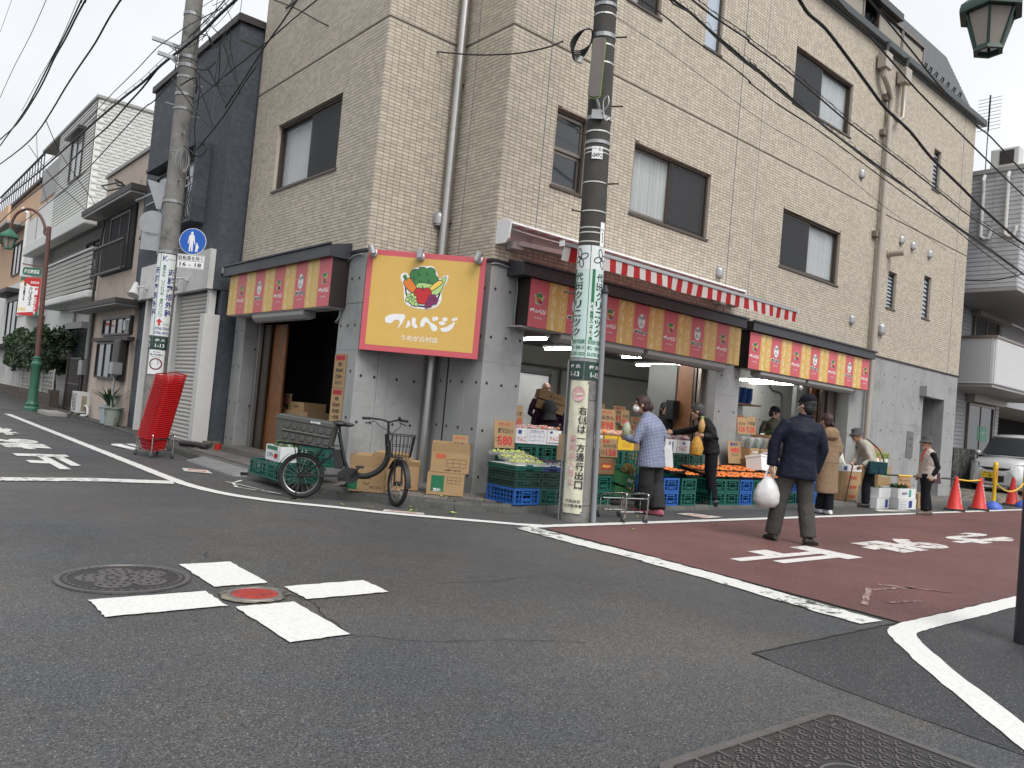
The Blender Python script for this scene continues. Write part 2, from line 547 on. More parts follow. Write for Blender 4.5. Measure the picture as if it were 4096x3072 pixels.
rough_line([(5.62,6.25),(5.60,5.5),(5.64,4.6),(5.60,3.7),(5.52,2.95),(5.47,2.45)], .27, .0082, m_white_worn, 'stop_line', .014)
rough_line([(-1.5,9.9),(1.5,9.9),(2.3,9.93),(3.1,9.76)], .3, .0082, m_white_worn, 'stop_line', .012)
cr = [(40,2.16),(9,2.24),(7.2,2.245),(6.3,2.25)]+spline([(5.85,2.26),(5.56,2.25),(5.38,2.2),(5.12,2.02),(4.72,1.7),(4.3,1.33),(3.9,.97),(3.2,.35)], 5)
rough_line(cr, .17, .0085, m_white, 'road_edge_line')
def road_box(x0, x1, y0, y1, m, name):
 g = MB()
 def edge(a, b):
  n = 12
  return [(a[0]+(b[0]-a[0])*i/n+random.uniform(-.006,.006), a[1]+(b[1]-a[1])*i/n+random.uniform(-.006,.006)) for i in range(n)]
 c = [(x0,y0),(x1,y0),(x1,y1),(x0,y1)]
 p = sum((edge(c[i], c[(i+1) % 4]) for i in range(4)), [])
 g.sheet(p, .0085); return struct(g.build(name, m))
for b in ((1.80,2.14,4.72,5.37),(1.10,1.72,4.29,4.64),(2.19,2.75,4.27,4.60),(1.75,2.09,3.56,4.25)): road_box(*b, m_white, 'crossing_mark')
def road_chars(s, places, m):
 for c, fn, w, h in places_iter(s, places):
  g = MB(); text2d(g, c, 0, 0, h=h, w=w, bold=.055, fn=fn, res=3); struct(g.build('stop_lettering', m))
def places_iter(s, pl):
 for c, (fn, w, h) in zip(s, pl): yield c, fn, w, h
road_chars('止まれ', [((lambda u, v, X=X: (X-v, 4.23+u, .0088)), .66, h) for X, h in ((7.5,1.85),(10.1,1.75),(12.55,1.95))], m_white_red)
road_chars('止まれ', [((lambda u, v, Y=Y: (2.2-u, Y-v, .0088)), .66, h) for Y, h in ((11.9,1.9),(14.5,1.85),(17.2,1.9))], m_white_worn)
# faded remains of an older marking on the red road
m_ghost = paint('road_paint_ghost', (.36,.27,.25), (.12,.052,.044), .52, 14)
for a in ([(6.0,2.75),(6.75,3.05)],[(6.3,2.7),(6.7,2.62)],[(6.7,3.0),(7.3,2.9)],[(7.0,3.1),(7.45,2.65)]):
 g = MB(); stroke2d(g, jag(a, .1, .01), .05, flatfn(.0083)); struct(g.build('road_marking_remains', m_ghost))
# ---- kerb and pavement
KERB = [(4.75,60),(4.6,26),(4.5,18.5),(4.32,13.2),(4.32,10.6),(4.42,9.3),(4.62,8.45),(5.05,7.85),(5.55,7.38),(6.1,7.16),(6.8,7.13),(22.6,7.13)]
def pz(x): return .1 if x < 7.5 else (.06 if x > 8.1 else .1-.04*(x-7.5)/.6)
slab = MB()
slab.sheet([(4.75,60),(4.6,26),(4.5,18.5),(4.36,13.2),(4.36,10.6),(4.46,9.3),(4.66,8.45),(5.08,7.88),(5.57,7.42),(6.1,7.2),(6.8,7.17),(7.5,7.17),(7.5,14),(5.3,14),(5.3,60)], .09)
slab.add([(7.5,7.17,.09),(8.1,7.17,.05),(8.1,9,.05),(7.5,9,.09)], [(0,1,2,3)])
slab.sheet([(8.1,7.17),(22.6,7.17),(22.6,9),(8.1,9)], .05)
pav = struct(slab.build('pavement', m_joint))
km = {}
def kerb_run(pts):
 L = 0.
 seg = []
 for a, b in zip(pts, pts[1:]):
  d = math.dist(a, b); n = max(1, round(d/.6))
  for i in range(n):
   p = Vector((a[0]+(b[0]-a[0])*i/n, a[1]+(b[1]-a[1])*i/n, 0)); q = Vector((a[0]+(b[0]-a[0])*(i+1)/n, a[1]+(b[1]-a[1])*(i+1)/n, 0))
   if p.y > 40: continue
   seg.append((p, q))
 for p, q in seg:
  d = q-p; l = d.length-.008
  top = pz((p.x+q.x)/2)+.004
  m_ = MB()
  # profile: battered face, rounded top edge
  pr = [(0,0),(-.015,top-.025),(-.035,top),(-.13,top),(-.13,0)]
  m_.add([(x, y, z) for y in (0, l) for x, z in pr], [(0,1,2,3,4),(9,8,7,6,5)]+[(i,(i+1) % 5,5+(i+1) % 5,5+i) for i in range(5)])
  o = m_.build('kerb_stone', m_kerb, pav)
  # local x points into the pavement, local y along the run
  ang = math.atan2(d.y, d.x)-PI/2
  o.location = (p.x, p.y, 0); o.rotation_euler = (0, 0, ang)
kerb_run(KERB)
def inside(p, poly):
 c = False
 for i in range(len(poly)):
  a, b = poly[i], poly[i-1]
  if (a[1] > p[1]) != (b[1] > p[1]) and p[0] < (b[0]-a[0])*(p[1]-a[1])/(b[1]-a[1])+a[0]: c = not c
 return c
tm = MB(); tm.frus((0,0,-.02),(.292,.292),(0,0,.0095),(.292,.292)); tile_me = tm.mesh('paver', None); tile_me.materials.append(m_paver)
def pave(poly, ang, org, z, s=.3):
 ca, sa = math.cos(ang), math.sin(ang)
 for i in range(-40, 80):
  for j in range(-40, 80):
   cs = [((i+a)*s, (j+b)*s) for a in (-.5,.5) for b in (-.5,.5)]
   cs = [(org[0]+x*ca-y*sa, org[1]+x*sa+y*ca) for x, y in cs]
   if all(inside(c, poly) for c in cs):
    o = bpy.data.objects.new('paver', tile_me); COL.objects.link(o); o.parent = pav
    o.location = (org[0]+(i*ca-j*sa)*s, org[1]+(i*sa+j*ca)*s, z+random.uniform(-.0015,.0015)); o.rotation_euler = (0,0,ang)
pave([(4.78,8.5),(5.2,7.98),(5.65,7.56),(6.15,7.3),(7.55,7.27),(7.55,8.3),(6.47,8.3),(6.47,9.42),(5.15,9.42),(4.7,9.42),(4.6,9.2)], R(-43), (5.6,8.3), .09)
pave([(4.46,13.95),(4.46,10.6),(4.56,9.45),(5.22,9.45),(5.22,13.95)], 0, (4.72,11.0), .09)
pave([(12.4,7.27),(22.4,7.27),(22.4,8.22),(12.4,8.22)], 0, (15.2,7.45), .05)
# ---- manhole cover with a flower relief
m_iron = mat('cast_iron', (.040,.038,.039), .5, .3, var=.3, vscale=12, bump=.3, bscale=60, dirt=(.10,.095,.09), dscale=7, dthr=.62)
m_iron2 = mat('cast_iron_worn', (.125,.118,.118), .42, .4, var=.25, vscale=10)
mh = thing('manhole_cover', 'round cast iron manhole cover with cherry blossom relief beside white paint blocks', 'manhole cover', (1.39,5.09,0), R(20))
b = MB(); b.lathe([(.375,.002),(.375,.012),(.345,.012),(.342,.006)], 48); b.build('rim', m_iron2, mh, 40)
b = MB(); b.sheet(circ(0,0,.345,48), .0065); b.build('plate', m_iron, mh)
for k in range(5):
 a = 2*PI*k/5
 pt = [(.05,0)]
 for t in np.linspace(-1, 1, 11): pt.append((.175+.1*math.cos(t*1.75), .105*math.sin(t*1.75)))
 pt = [(.045,-.02)]+[(.17+.095*math.cos(t), .10*math.sin(t)) for t in np.linspace(-2.3, 2.3, 13)]+[(.045,.02)]
 pt = [(x*math.cos(a)-y*math.sin(a), x*math.sin(a)+y*math.cos(a)) for x, y in pt]
 b = MB(); b.prism(pt, .006, .010)
 pe = b.build('petal', m_iron2, mh)
 b = MB()
 for i in range(9):
  rr, aa = .10+.06*(i//3), a+(i % 3-1)*(.42-.08*(i//3))
  b.lathe([(.011,.0),(.010,.004)], 8, (rr*math.cos(aa), rr*math.sin(aa), .0098))
 stuff(b.build('stud', m_iron, pe))
b = MB()
for k in range(40):
 a = 2*PI*k/40
 b.M = Matrix.Rotation(a, 4, 'Z'); b.cbox((.315,0,.009),(.02,.022,.006))
stuff(b.build('rim_studs', m_iron2, mh))
b = MB(); b.lathe([(.03,.006),(.028,.012),(.012,.012)], 12); b.build('hub', m_iron2, mh, 40)
# ---- red hydrant lid
m_redlid = mat('red_lid_paint', (.33,.036,.03), .45, var=.4, vscale=14, bump=.3, bscale=50, dirt=(.16,.03,.025), dscale=9, dthr=.55)
m_mortar = mat('mortar', (.20,.18,.14), .9, var=.3, vscale=14, bump=.5, dirt=(.05,.05,.045), dscale=9, dthr=.5)
hy = thing('hydrant_lid', 'small round red hydrant lid in the middle of four white paint blocks', 'hydrant lid', (1.95,4.47,0))
b = MB(); b.sheet([(.2*math.cos(a)*random.uniform(.82,1.08), .2*math.sin(a)*random.uniform(.82,1.08)) for a in np.linspace(0, 2*PI, 30)[:-1]], .009); b.build('mortar_collar', m_mortar, hy)
b = MB(); b.lathe([(.158,.008),(.155,.016),(.138,.016),(.136,.010)], 36); b.build('rim', mat('galv_worn', (.28,.27,.26), .45, .7, var=.3), hy, 40)
b = MB(); b.lathe([(.0,.020),(.04,.021),(.1,.018),(.128,.014),(.136,.010)][::-1], 36); b.build('lid', m_redlid, hy, 40)
# ---- rectangular utility cover
uc = thing('utility_cover', 'large rectangular cast iron utility cover with basket weave relief at bottom right', 'manhole cover', (2.9,1.36,0), R(-1.5))
def rrect(w, h, r, n=5):
 p = []
 for cx, cy, a in ((w/2-r,h/2-r,0),(-w/2+r,h/2-r,90),(-w/2+r,-h/2+r,180),(w/2-r,-h/2+r,270)):
  for i in range(n+1): p.append((cx+r*math.cos(R(a+90*i/n)), cy+r*math.sin(R(a+90*i/n))))
 return p
o1, o2 = rrect(1.2,.78,.06), rrect(1.12,.70,.04)
b = MB(); n = len(o1)
b.add([(p[0],p[1],.004) for p in o1]+[(p[0],p[1],.011) for p in o1]+[(p[0],p[1],.011) for p in o2]+[(p[0],p[1],.003) for p in o2], [(k*n+i, k*n+(i+1) % n, (k+1)*n+(i+1) % n, (k+1)*n+i) for k in range(3) for i in range(n)])
b.build('frame', m_iron2, uc)
b = MB(); b.sheet(rrect(1.105,.685,.04), .0075); b.build('plate', m_iron, uc)
b = MB()
s = .034
for i in range(-16, 17):
 for j in range(-10, 11):
  x, y = i*s, j*s
  if abs(x) > .52 or abs(y) > .315: continue
  if math.hypot(x, y+.02) < .12: continue
  if abs(x-.47) < .03 and abs(y-.27) < .03: continue
  if (i+2*j) % 4 == 0: b.cbox((x+s/2,y,.0095),(s*1.75,.011,.005))
  if (i+2*j) % 4 == 2: b.cbox((x,y+s/2,.0095),(.011,s*1.75,.005))
  if (i+2*j) % 4 == 1: b.cbox((x,y,.0095),(.011,s*.95,.005))
stuff(b.build('weave_relief', m_iron2, uc))
b = MB(); b.tube([(.11*math.cos(a), -.02+.09*math.sin(a), .009) for a in np.linspace(0, 2*PI, 25)[:-1]], .006, 5, closed=True); b.build('emblem_ring', m_iron2, uc)
for x, y in ((.49,.28),(.49,-.28),(-.49,.28)):
 b = MB(); b.lathe([(.014,.0078),(.012,.0085),(0,.0085)], 10, (x,y,0)); b.build('key_hole', m_tar, uc)
# ================================================================ MAIN BUILDING (greengrocer on the corner)
X0, YA, XV, Y0 = 5.2, 9.42, 6.45, 8.25
XE, YE, ZT, ZC = 22.5, 13.9, 10.1, 3.22
m_tile = mat('facade_tile', (.51,.455,.375), .75, var=.10, vscale=35, bump=.35, bscale=240, rnd=.13, hue=.005, dirt=(.44,.39,.31), dscale=1.1, dthr=.6)
m_grout = mat('grout', (.25,.225,.195), .9)
m_conc = mat('fair_faced_concrete', (.30,.305,.305), .62, var=.12, vscale=1.7, bump=.12, bscale=30, dirt=(.23,.235,.235), dscale=1.3, dthr=.56)
m_conc2 = mat('concrete_joint', (.16,.16,.16), .8)  # plain darker grey of the formwork joint lines
m_hole = mat('tie_hole', (.03,.03,.03), .9)
m_seal = mat('sealant', (.15,.17,.20), .6)
m_bronze = mat('bronze_frame', (.105,.085,.072), .38, .55)
m_bronze_l = mat('bronze_frame_light', (.22,.185,.16), .35, .6)
m_steelp = mat('steel_pipe', (.42,.41,.40), .32, .85, var=.08, vscale=3)
m_beigep = mat('beige_pipe', (.40,.36,.31), .4, .2)
m_vent = mat('vent_metal', (.36,.36,.37), .42, .6)
m_canopy = mat('canopy_metal', (.050,.053,.062), .45, .3, var=.1)
m_signside = mat('sign_box_brown', (.018,.011,.010), .45)
m_wood = mat('sliding_door_wood', (.22,.095,.038), .5, var=.35, vscale=7)
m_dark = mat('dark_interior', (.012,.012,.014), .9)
m_curtain = mat('curtain', (.75,.76,.75), .9)
m_scr = mat('insect_screen', (.035,.037,.040), .6, alpha=.62)
m_glass = mat('window_glass', (.40,.45,.48), .04, spec=1., alpha=.28)
m_glassd = mat('window_glass_dark', (.03,.035,.04), .05, spec=.9, alpha=.85)
m_frost = mat('frosted_glass', (.40,.47,.55), .25, spec=.8)
m_roof = mat('slate_roof', (.075,.08,.085), .45, .1, var=.2)
m_gut = mat('gutter', (.045,.052,.055), .4, .2)
m_intw = mat('interior_white', (.62,.62,.58), .8, var=.05, vscale=2)
m_intg = mat('interior_grey', (.20,.205,.20), .8, var=.1)
m_cond_ = mat('inner_conduit', (.12,.12,.12), .5)
m_tube = mat('fluorescent_tube', (1,1,.97), .5, emit=36)
bld = thing('shop_building', 'beige tiled corner building with fair faced concrete ground floor and greengrocer shop', 'building', (X0, Y0, 0))
W = dict(parent=bld, world=True)
# --- openings in the tiled storeys: (y0,y1,z0,z1) on the left wall, (x0,x1,z0,z1) on the right wall
LW = [(10.58,12.85,4.56,5.69), (11.9,13.02,7.83,8.95)]
RW = [(7.37,8.02,4.49,5.63), (9.06,11.07,4.49,5.62), (13.42,15.69,4.49,5.61), (8.60,9.40,7.72,8.85), (10.58,11.05,7.73,8.9),
      (13.44,15.75,7.70,8.82), (18.01,18.44,4.40,5.24), (19.95,20.38,4.45,5.50), (20.0,20.42,7.68,8.70)]
# --- backing walls with holes (strips around the openings)
def holed(mb, u0, u1, z0, z1, holes, fn):
 us = sorted({u0, u1, *[h[0] for h in holes], *[h[1] for h in holes]})
 zs = sorted({z0, z1, *[h[2] for h in holes], *[h[3] for h in holes]})
 us = [u for u in us if u0 <= u <= u1]; zs = [z for z in zs if z0 <= z <= z1]
 for a, b in zip(us, us[1:]):
  for c, d in zip(zs, zs[1:]):
   m = ((a+b)/2, (c+d)/2)
   if any(h[0] < m[0] < h[1] and h[2] < m[1] < h[3] for h in holes): continue
   mb.add([fn(a,c), fn(b,c), fn(b,d), fn(a,d)], [(0,1,2,3)])
fL = lambda u, v: (X0+.008, u, v)
fN1 = lambda u, v: (u, YA+.008, v)
fN2 = lambda u, v: (XV+.008, u, v)
fR = lambda u, v: (u, Y0+.008, v)
b = MB()
holed(b, YA, YE, ZC, ZT, LW, fL); holed(b, X0+.008, XV+.008, ZC, ZT, [], fN1); holed(b, Y0, YA, ZC, ZT, [], fN2); holed(b, XV, XE, ZC, ZT, RW, fR)
b.add([(X0+.008,YE,0),(XE,YE,0),(XE,YE,ZT),(X0+.008,YE,ZT)], [(0,1,2,3)]); b.add([(XE,Y0+.008,0),(XE,YE,0),(XE,YE,ZT),(XE,Y0+.008,ZT)], [(0,1,2,3)])
b.build('wall_backing', m_grout, **W)
# --- ceramic tiles, each its own little slab, 95 x 45 mm on a 100 x 50 mm grid
tiles = []   # (corner points fn, u, v, w, h, plane)
def tile_plane(u0, u1, z0, z1, holes, joints_u, joints_z, plane):
 nz = int(round((z1-z0)/.05)); nu = int(math.ceil((u1-u0)/.1-1e-6))
 for j in range(nz):
  z = z0+j*.05
  if any(abs(z+.025-q) < .024 for q in joints_z): pass
  for i in range(nu):
   u = u0+i*.1
   a, b_ = u+.0022, min(u+.0978, u1)
   c, d = z+.0022, z+.0478
   for q in joints_u:
    if a < q < b_:
     if q-a > b_-q: b_ = q-.009
     else: a = q+.009
   for q in joints_z:
    if c < q < d:
     if q-c > d-q: d = q-.008
     else: c = q+.008
   skip = False
   for h in holes:
    if h[0]-.001 < b_ and a < h[1]+.001 and h[2]-.001 < d and c < h[3]+.001:
     if a < h[0] < b_: b_ = h[0]
     elif a < h[1] < b_: a = h[1]
     elif c < h[2] < d: d = h[2]
     elif c < h[3] < d: c = h[3]
     else: skip = True
     if a >= h[0]-.001 and b_ <= h[1]+.001 and c >= h[2]-.001 and d <= h[3]+.001: skip = True
   if skip or b_-a < .012 or d-c < .012: continue
   tiles.append((plane, a, b_, c, d))
JZ = [6.475, 9.6]
tile_plane(YA, YE, ZC+.03, ZT, LW, [], JZ, 'L')
tile_plane(X0, XV, ZC+.03, ZT, [], [], JZ, 'N1')
tile_plane(Y0, YA, ZC+.03, ZT, [], [9.04], JZ, 'N2')
tile_plane(XV, XE, ZC+.03, ZT, RW, [7.155,11.735,12.445,16.75,21.77], JZ, 'R')
def t3(plane, u, v, d):
 return {'L': (X0-d, u, v), 'N1': (u, YA-d, v), 'N2': (XV-d, u, v), 'R': (u, Y0-d, v)}[plane]
def tile_key(t):
 p = t3(t[0], (t[1]+t[2])/2, (t[3]+t[4])/2, 0)
 if t[0] == 'L': cosf = p[0]
 elif t[0] == 'R': cosf = p[1]
 elif t[0] == 'N1': cosf = p[1]
 else: cosf = p[0]
 dd = math.sqrt(p[0]**2+p[1]**2+(p[2]-CAM_H)**2)
 vis = 1 if p[2] < 6.4 and not (t[0] == 'N2' and p[1] > 9.0) else .1
 return -cosf/dd**3*(t[2]-t[1])*vis
tiles.sort(key=tile_key)
FQ = [(4,5,6,7),(0,1,5,4),(1,2,6,5),(2,3,7,6),(3,0,4,7)]
def tile_verts(t):
 pl, a, b_, c, d = t
 e = .0012
 return [t3(pl,u,v,-.006) for u, v in ((a,c),(b_,c),(b_,d),(a,d))]+[t3(pl,u,v,.007) for u, v in ((a+e,c+e),(b_-e,c+e),(b_-e,d-e),(a+e,d-e))]
for t in tiles[:300]:
 b = MB(); b.add(tile_verts(t), FQ); b.build('wall_tile', m_tile, **W)
b = MB()
for t in tiles[300:]: b.add(tile_verts(t), FQ)
stuff(b.build('tile_cladding', m_tile, **W))
# sealant joints
for q in (7.155,11.735,12.445,16.75,21.77):
 b = MB(); b.box(q-.008,q+.008,Y0-.003,Y0+.006,ZC+.03,ZT); b.build('expansion_joint', m_seal, **W)
b = MB(); b.box(XV-.003,XV+.006,9.03,9.05,ZC+.03,ZT); b.build('expansion_joint', m_seal, **W)
# dark drip line between tile and concrete
b = MB(); b.box(XV-.02,XE,Y0-.02,Y0+.01,ZC-.012,ZC+.028); b.box(X0-.02,XV-.02,YA-.02,YA+.01,ZC-.012,ZC+.028); b.box(XV-.02,XV+.01,Y0+.01,YA-.02,ZC-.012,ZC+.028); b.box(X0-.02,X0+.01,YA+.01,YE,ZC-.012,ZC+.028)
b.build('drip_edge', mat('drip_edge', (.03,.028,.03), .5), **W)
# --- windows
def window(plane, u0, u1, z0, z1, kind):
 """aluminium sliding window set 9 cm into the wall; kind selects what shows behind the panes"""
 def P(u, v, d): return t3(plane, u, v, -d)
 def bx(mb, a, b_, c, d, e0, e1):
  q = [P(a,c,e0),P(b_,c,e0),P(b_,d,e0),P(a,d,e0),P(a,c,e1),P(b_,c,e1),P(b_,d,e1),P(a,d,e1)]
  mb.add(q, [(0,3,2,1),(4,5,6,7),(0,1,5,4),(1,2,6,5),(2,3,7,6),(3,0,4,7)])
 D0, D1 = .07, .12
 # tiled reveal
 rv = MB()
 for a, b_, c, d in ((u0,u0,z0,z1),(u1,u1,z0,z1)):
  rv.add([P(a,c,-.006),P(a,c,D1),P(a,d,D1),P(a,d,-.006)], [(0,1,2,3)])
 rv.add([P(u0,z1,-.006),P(u1,z1,-.006),P(u1,z1,D1),P(u0,z1,D1)], [(0,1,2,3)])
 rv.build('window_reveal', m_tile, **W)
 fr = MB(); t = .04
 bx(fr,u0,u1,z1-t,z1-.001,D0-.02,D1); bx(fr,u0,u1,z0,z0+t,D0-.02,D1); bx(fr,u0+.001,u0+t,z0+t,z1-t,D0-.02,D1); bx(fr,u1-t,u1-.001,z0+t,z1-t,D0-.02,D1)
 wn = fr.build('window', m_bronze, **W)
 WW = dict(parent=wn, world=True)
 sl = MB(); bx(sl,u0-.03,u1+.03,z0-.035,z0-.001,-.03,D1); sl.build('sill', m_bronze, **WW)
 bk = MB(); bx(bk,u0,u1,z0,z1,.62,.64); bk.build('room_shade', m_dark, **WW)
 if kind in ('slide', 'slide_r', 'curtain'):
  um = (u0+u1)/2
  for k, (a, b_) in enumerate(((u0+t,um+.02),(um-.02,u1-t))):
   dd = D0+.012 if (k == 1) != (kind == 'slide_r') else D0+.04
   sh = MB(); s_ = .035
   bx(sh,a,b_,z0+t,z0+t+.055,dd,dd+.022); bx(sh,a,b_,z1-t-s_,z1-t,dd,dd+.022); bx(sh,a,a+s_,z0+t+.055,z1-t-s_,dd,dd+.022); bx(sh,b_-s_,b_,z0+t+.055,z1-t-s_,dd,dd+.022)
   so_ = sh.build('sash', m_bronze_l if k == 0 else m_bronze, **WW)
   gl = MB(); bx(gl,a+s_,b_-s_,z0+t+.055,z1-t-s_,dd+.008,dd+.013)
   scr = (k == 1 and kind != 'slide_r') or (k == 0 and kind == 'slide_r')
   gl.build('pane', m_glassd if scr and kind != 'curtain' else m_glass if kind != 'curtain' else mat('window_glass_clear', (.3,.34,.36), .03, spec=1., alpha=.2), parent=so_, world=True)
   if scr:
    sc = MB(); bx(sc,a+.03,b_-.03,z0+t+.03,z1-t-.03,dd-.014,dd-.012); sc.build('insect_screen', m_scr, **WW)
   if kind == 'curtain' or not scr:
    cu = MB(); n = 60
    rows = []
    for zz in (z0+.02, z1-.02):
     rows.append([P(a+(b_-a)*i/n, zz, .165+.018*math.sin(i*1.05)+.012*math.sin(i*2.3+1)) for i in range(n+1)])
    cu.grid(rows); cu.build('curtain', m_curtain, parent=wn, world=True, smooth=60)
 elif kind == 'hung':
  for k, (c, d) in enumerate(((z0+t,(z0+z1)/2-.01),((z0+z1)/2-.01,z1-t))):
   dd = D0+.012 if k else D0+.04
   sh = MB(); bx(sh,u0+t,u1-t,c,c+.05,dd,dd+.02); bx(sh,u0+t,u1-t,d-.05,d,dd,dd+.02); bx(sh,u0+t,u0+t+.03,c+.05,d-.05,dd,dd+.02); bx(sh,u1-t-.03,u1-t,c+.05,d-.05,dd,dd+.02)
   so_ = sh.build('sash', m_bronze_l, **WW)
   gl = MB(); bx(gl,u0+t+.03,u1-t-.03,c+.05,d-.05,dd+.007,dd+.012); gl.build('pane', m_glassd, parent=so_, world=True)
 elif kind == 'frost':
  gl = MB(); bx(gl,u0+t,u1-t,z0+t,z1-t,D0+.01,D0+.015); gl.build('pane', m_frost, **WW)
 elif kind == 'louver':
  n = 9; st = (z1-z0-2*t)/n
  for i in range(n):
   lv = MB(); zc = z0+t+st*(i+.5)
   q = [P(u0+t,zc-st*.55,D0+.0),P(u1-t,zc-st*.55,D0+.0),P(u1-t,zc+st*.5,D0+.045),P(u0+t,zc+st*.5,D0+.045)]
   q2 = [P(u0+t,zc-st*.55,D0+.005),P(u1-t,zc-st*.55,D0+.005),P(u1-t,zc+st*.5,D0+.05),P(u0+t,zc+st*.5,D0+.05)]
   lv.add(q+q2, [(0,3,2,1),(4,5,6,7),(0,1,5,4),(1,2,6,5),(2,3,7,6),(3,0,4,7)])
   lv.build('glass_louver', m_frost, **WW)
def wl(h, kind, plane): window(plane, h[0], h[1], h[2], h[3], kind)
wl(LW[0], 'slide_r', 'L'); wl(LW[1], 'slide_r', 'L')
for h, k in zip(RW, ('hung','curtain','slide_r','slide','frost','slide_r','louver','louver','louver')): wl(h, k, 'R')
# --- drainpipes
def pipe(pts, r, m, name='drainpipe', n=16):
 b = MB(); b.tube(pts, r, n); return b.build(name, m, smooth=40, **W)
pipe([(6.34,9.30,.1),(6.34,9.30,10)], .065, m_steelp)
for z in (2.0,3.9,5.94,8.0):
 b = MB(); b.box(6.36,6.45,9.27,9.33,z-.05,z+.05); b.build('pipe_bracket', m_bronze_l, **W)
for z in (3.55,5.2,7.25):
 b = MB(); b.tube([(6.34,9.30,z),(6.34,9.30,z+.02)], .068, 16); b.build('pipe_collar', m_steelp, **W)
pipe([(17.27,8.13,.03),(17.27,8.13,8.75),(17.27,8.13,9.0),(17.0,8.10,9.2),(16.78,8.10,9.35),(16.78,8.10,9.55)], .062, m_beigep)
pipe([(17.32,8.13,8.72),(17.6,8.1,8.6),(17.78,8.08,8.72),(17.78,8.08,9.45)], .055, m_beigep)
for x in (16.78,17.78):
 b = MB(); b.frus((x,8.1,9.5),(.30,.20),(x,8.1,9.85),(.30,.20)); b.build('rainwater_hopper', m_beigep, bevel=.01, **W)
 b = MB(); b.cyl((x,8.1,9.85),(x,8.05,10.1),.045); b.build('gutter_outlet', m_gut, **W)
for z in (1.2,2.6,5.9,8.2,9.0):
 b = MB(); b.box(17.05,17.25,8.14,8.25,z-.06,z+.06); b.build('pipe_bracket', m_bronze_l, **W)
# --- vent hoods
def vent(x, z, s=1., plane='R'):
 b = MB()
 b.M = Matrix.Translation(t3(plane, x, z, 0)) @ (Matrix.Identity(4) if plane in ('R','N1') else Matrix.Rotation(R(-90), 4, 'Z')) @ Matrix.Scale(s, 4)
 prof = []
 rows = []
 for i in range(9):                      # bell shaped hood: vertical front, domed top, open below
  a = PI*i/8
  x_ = -.085*math.cos(a)
  d = .10*math.sin(a)
  rows.append([(x_, -.004, -.09)]+[(x_, -d, -.09)]+[(x_*math.cos(t*PI/2*.98), -d*math.cos(t*PI/2*.98), .0+.085*math.sin(t*PI/2)) for t in np.linspace(0, 1, 6)])
 b.grid(rows)
 h = b.build('vent_hood', m_vent, smooth=50, **W)
 c = MB(); c.M = b.M; c.lathe([(.06,-.115),(.062,-.09)], 12, (0,-.03,0)); c.box(-.07,.07,-.06,0,-.12,-.1); c.build('flange', m_vent, parent=h, world=True)
vent(6.30,3.92,1.1,'N1')
for x, z, s in ((16.36,7.09,1),(18.5,6.09,1),(19.13,6.08,1),(20.11,6.07,1),(16.4,3.9,1),(17.8,3.89,1.35),(11.5,4.02,1.0)): vent(x, z, s)
b = MB(); b.cyl((17.94,8.25,5.62),(18.0,7.92,5.64),.075,n=14); b.cyl((17.935,8.25,5.62),(17.94,8.22,5.62),.10,n=14); b.build('flue_pipe', m_beigep, smooth=40, **W)
# --- mansard roof with gutters
b = MB(); b.box(X0-.1,XE+.35,Y0-.16,Y0-.03,10.08,10.24); b.box(X0-.16,XE+.3,Y0-.03,Y0+.05,10.04,10.08); b.build('gutter', m_gut, bevel=.015, **W)
b = MB(); b.box(X0-.16,X0-.03,YA-.2,YE,10.08,10.24); b.build('gutter', m_gut, bevel=.015, **W)
b = MB()
b.add([(X0,Y0+.05,10.15),(XE+.35,Y0+.05,10.15),(XE+.1,Y0+.95,12.24),(X0,Y0+.95,12.24),(XE-.9,YE,12.6),(X0,YE,12.6),(XE+.3,YE,10.1)], [(0,1,2,3),(3,2,4,5),(1,6,4,2)])
rf = b.build('roof', m_roof, **W)
for k in range(19):
 t0 = k/19; y = Y0+.05+.9*t0; z = 10.15+2.09*t0
 b = MB(); b.add([(X0,y-.012,z+.03),(XE+.3-.2*t0,y-.012,z+.03),(XE+.3-.2*t0,y+.04,z+.125),(X0,y+.04,z+.125),(X0,y-.012,z),(XE+.3-.2*t0,y-.012,z)], [(0,1,2,3),(4,5,1,0)])
 b.build('roof_slate_course', m_roof, parent=rf, world=True)
# second gutter of the eave return and roof balcony parapet panels
m_parp = mat('parapet_panel', (.30,.27,.22), .6)
for x0, x1 in ((14.9,16.1),(16.9,18.0),(18.1,19.2)):
 b = MB(); b.box(x0,x1,Y0+.10,Y0+.14,10.26,10.85); b.build('parapet_panel', m_parp, **W)
 b = MB(); b.box(x0-.06,x0,Y0+.08,Y0+.15,10.2,10.95); b.box(x1,x1+.06,Y0+.08,Y0+.15,10.2,10.95); b.box(x0-.06,x1+.06,Y0+.07,Y0+.16,10.95,11.0); b.build('parapet_rail', m_bronze_l, **W)
b = MB(); b.box(11.0,17.75,Y0-.05,Y0+.12,11.0,11.16); b.box(11.0,17.7,Y0+.12,Y0+2,11.1,11.3); b.build('dormer_eave', m_gut, **W)
b = MB()
for x in (16.6,16.85,19.7,20.0,20.35,20.75,21.1,21.5,21.9):
 for dz in (0,.35):
  b.tube([(x-.08,Y0+.12+dz*.43,10.32+dz),(x-.04,Y0+.06+dz*.43,10.44+dz),(x+.04,Y0+.06+dz*.43,10.44+dz),(x+.08,Y0+.12+dz*.43,10.32+dz)], .02, 5)
stuff(b.build('snow_guard', m_gut, **W))
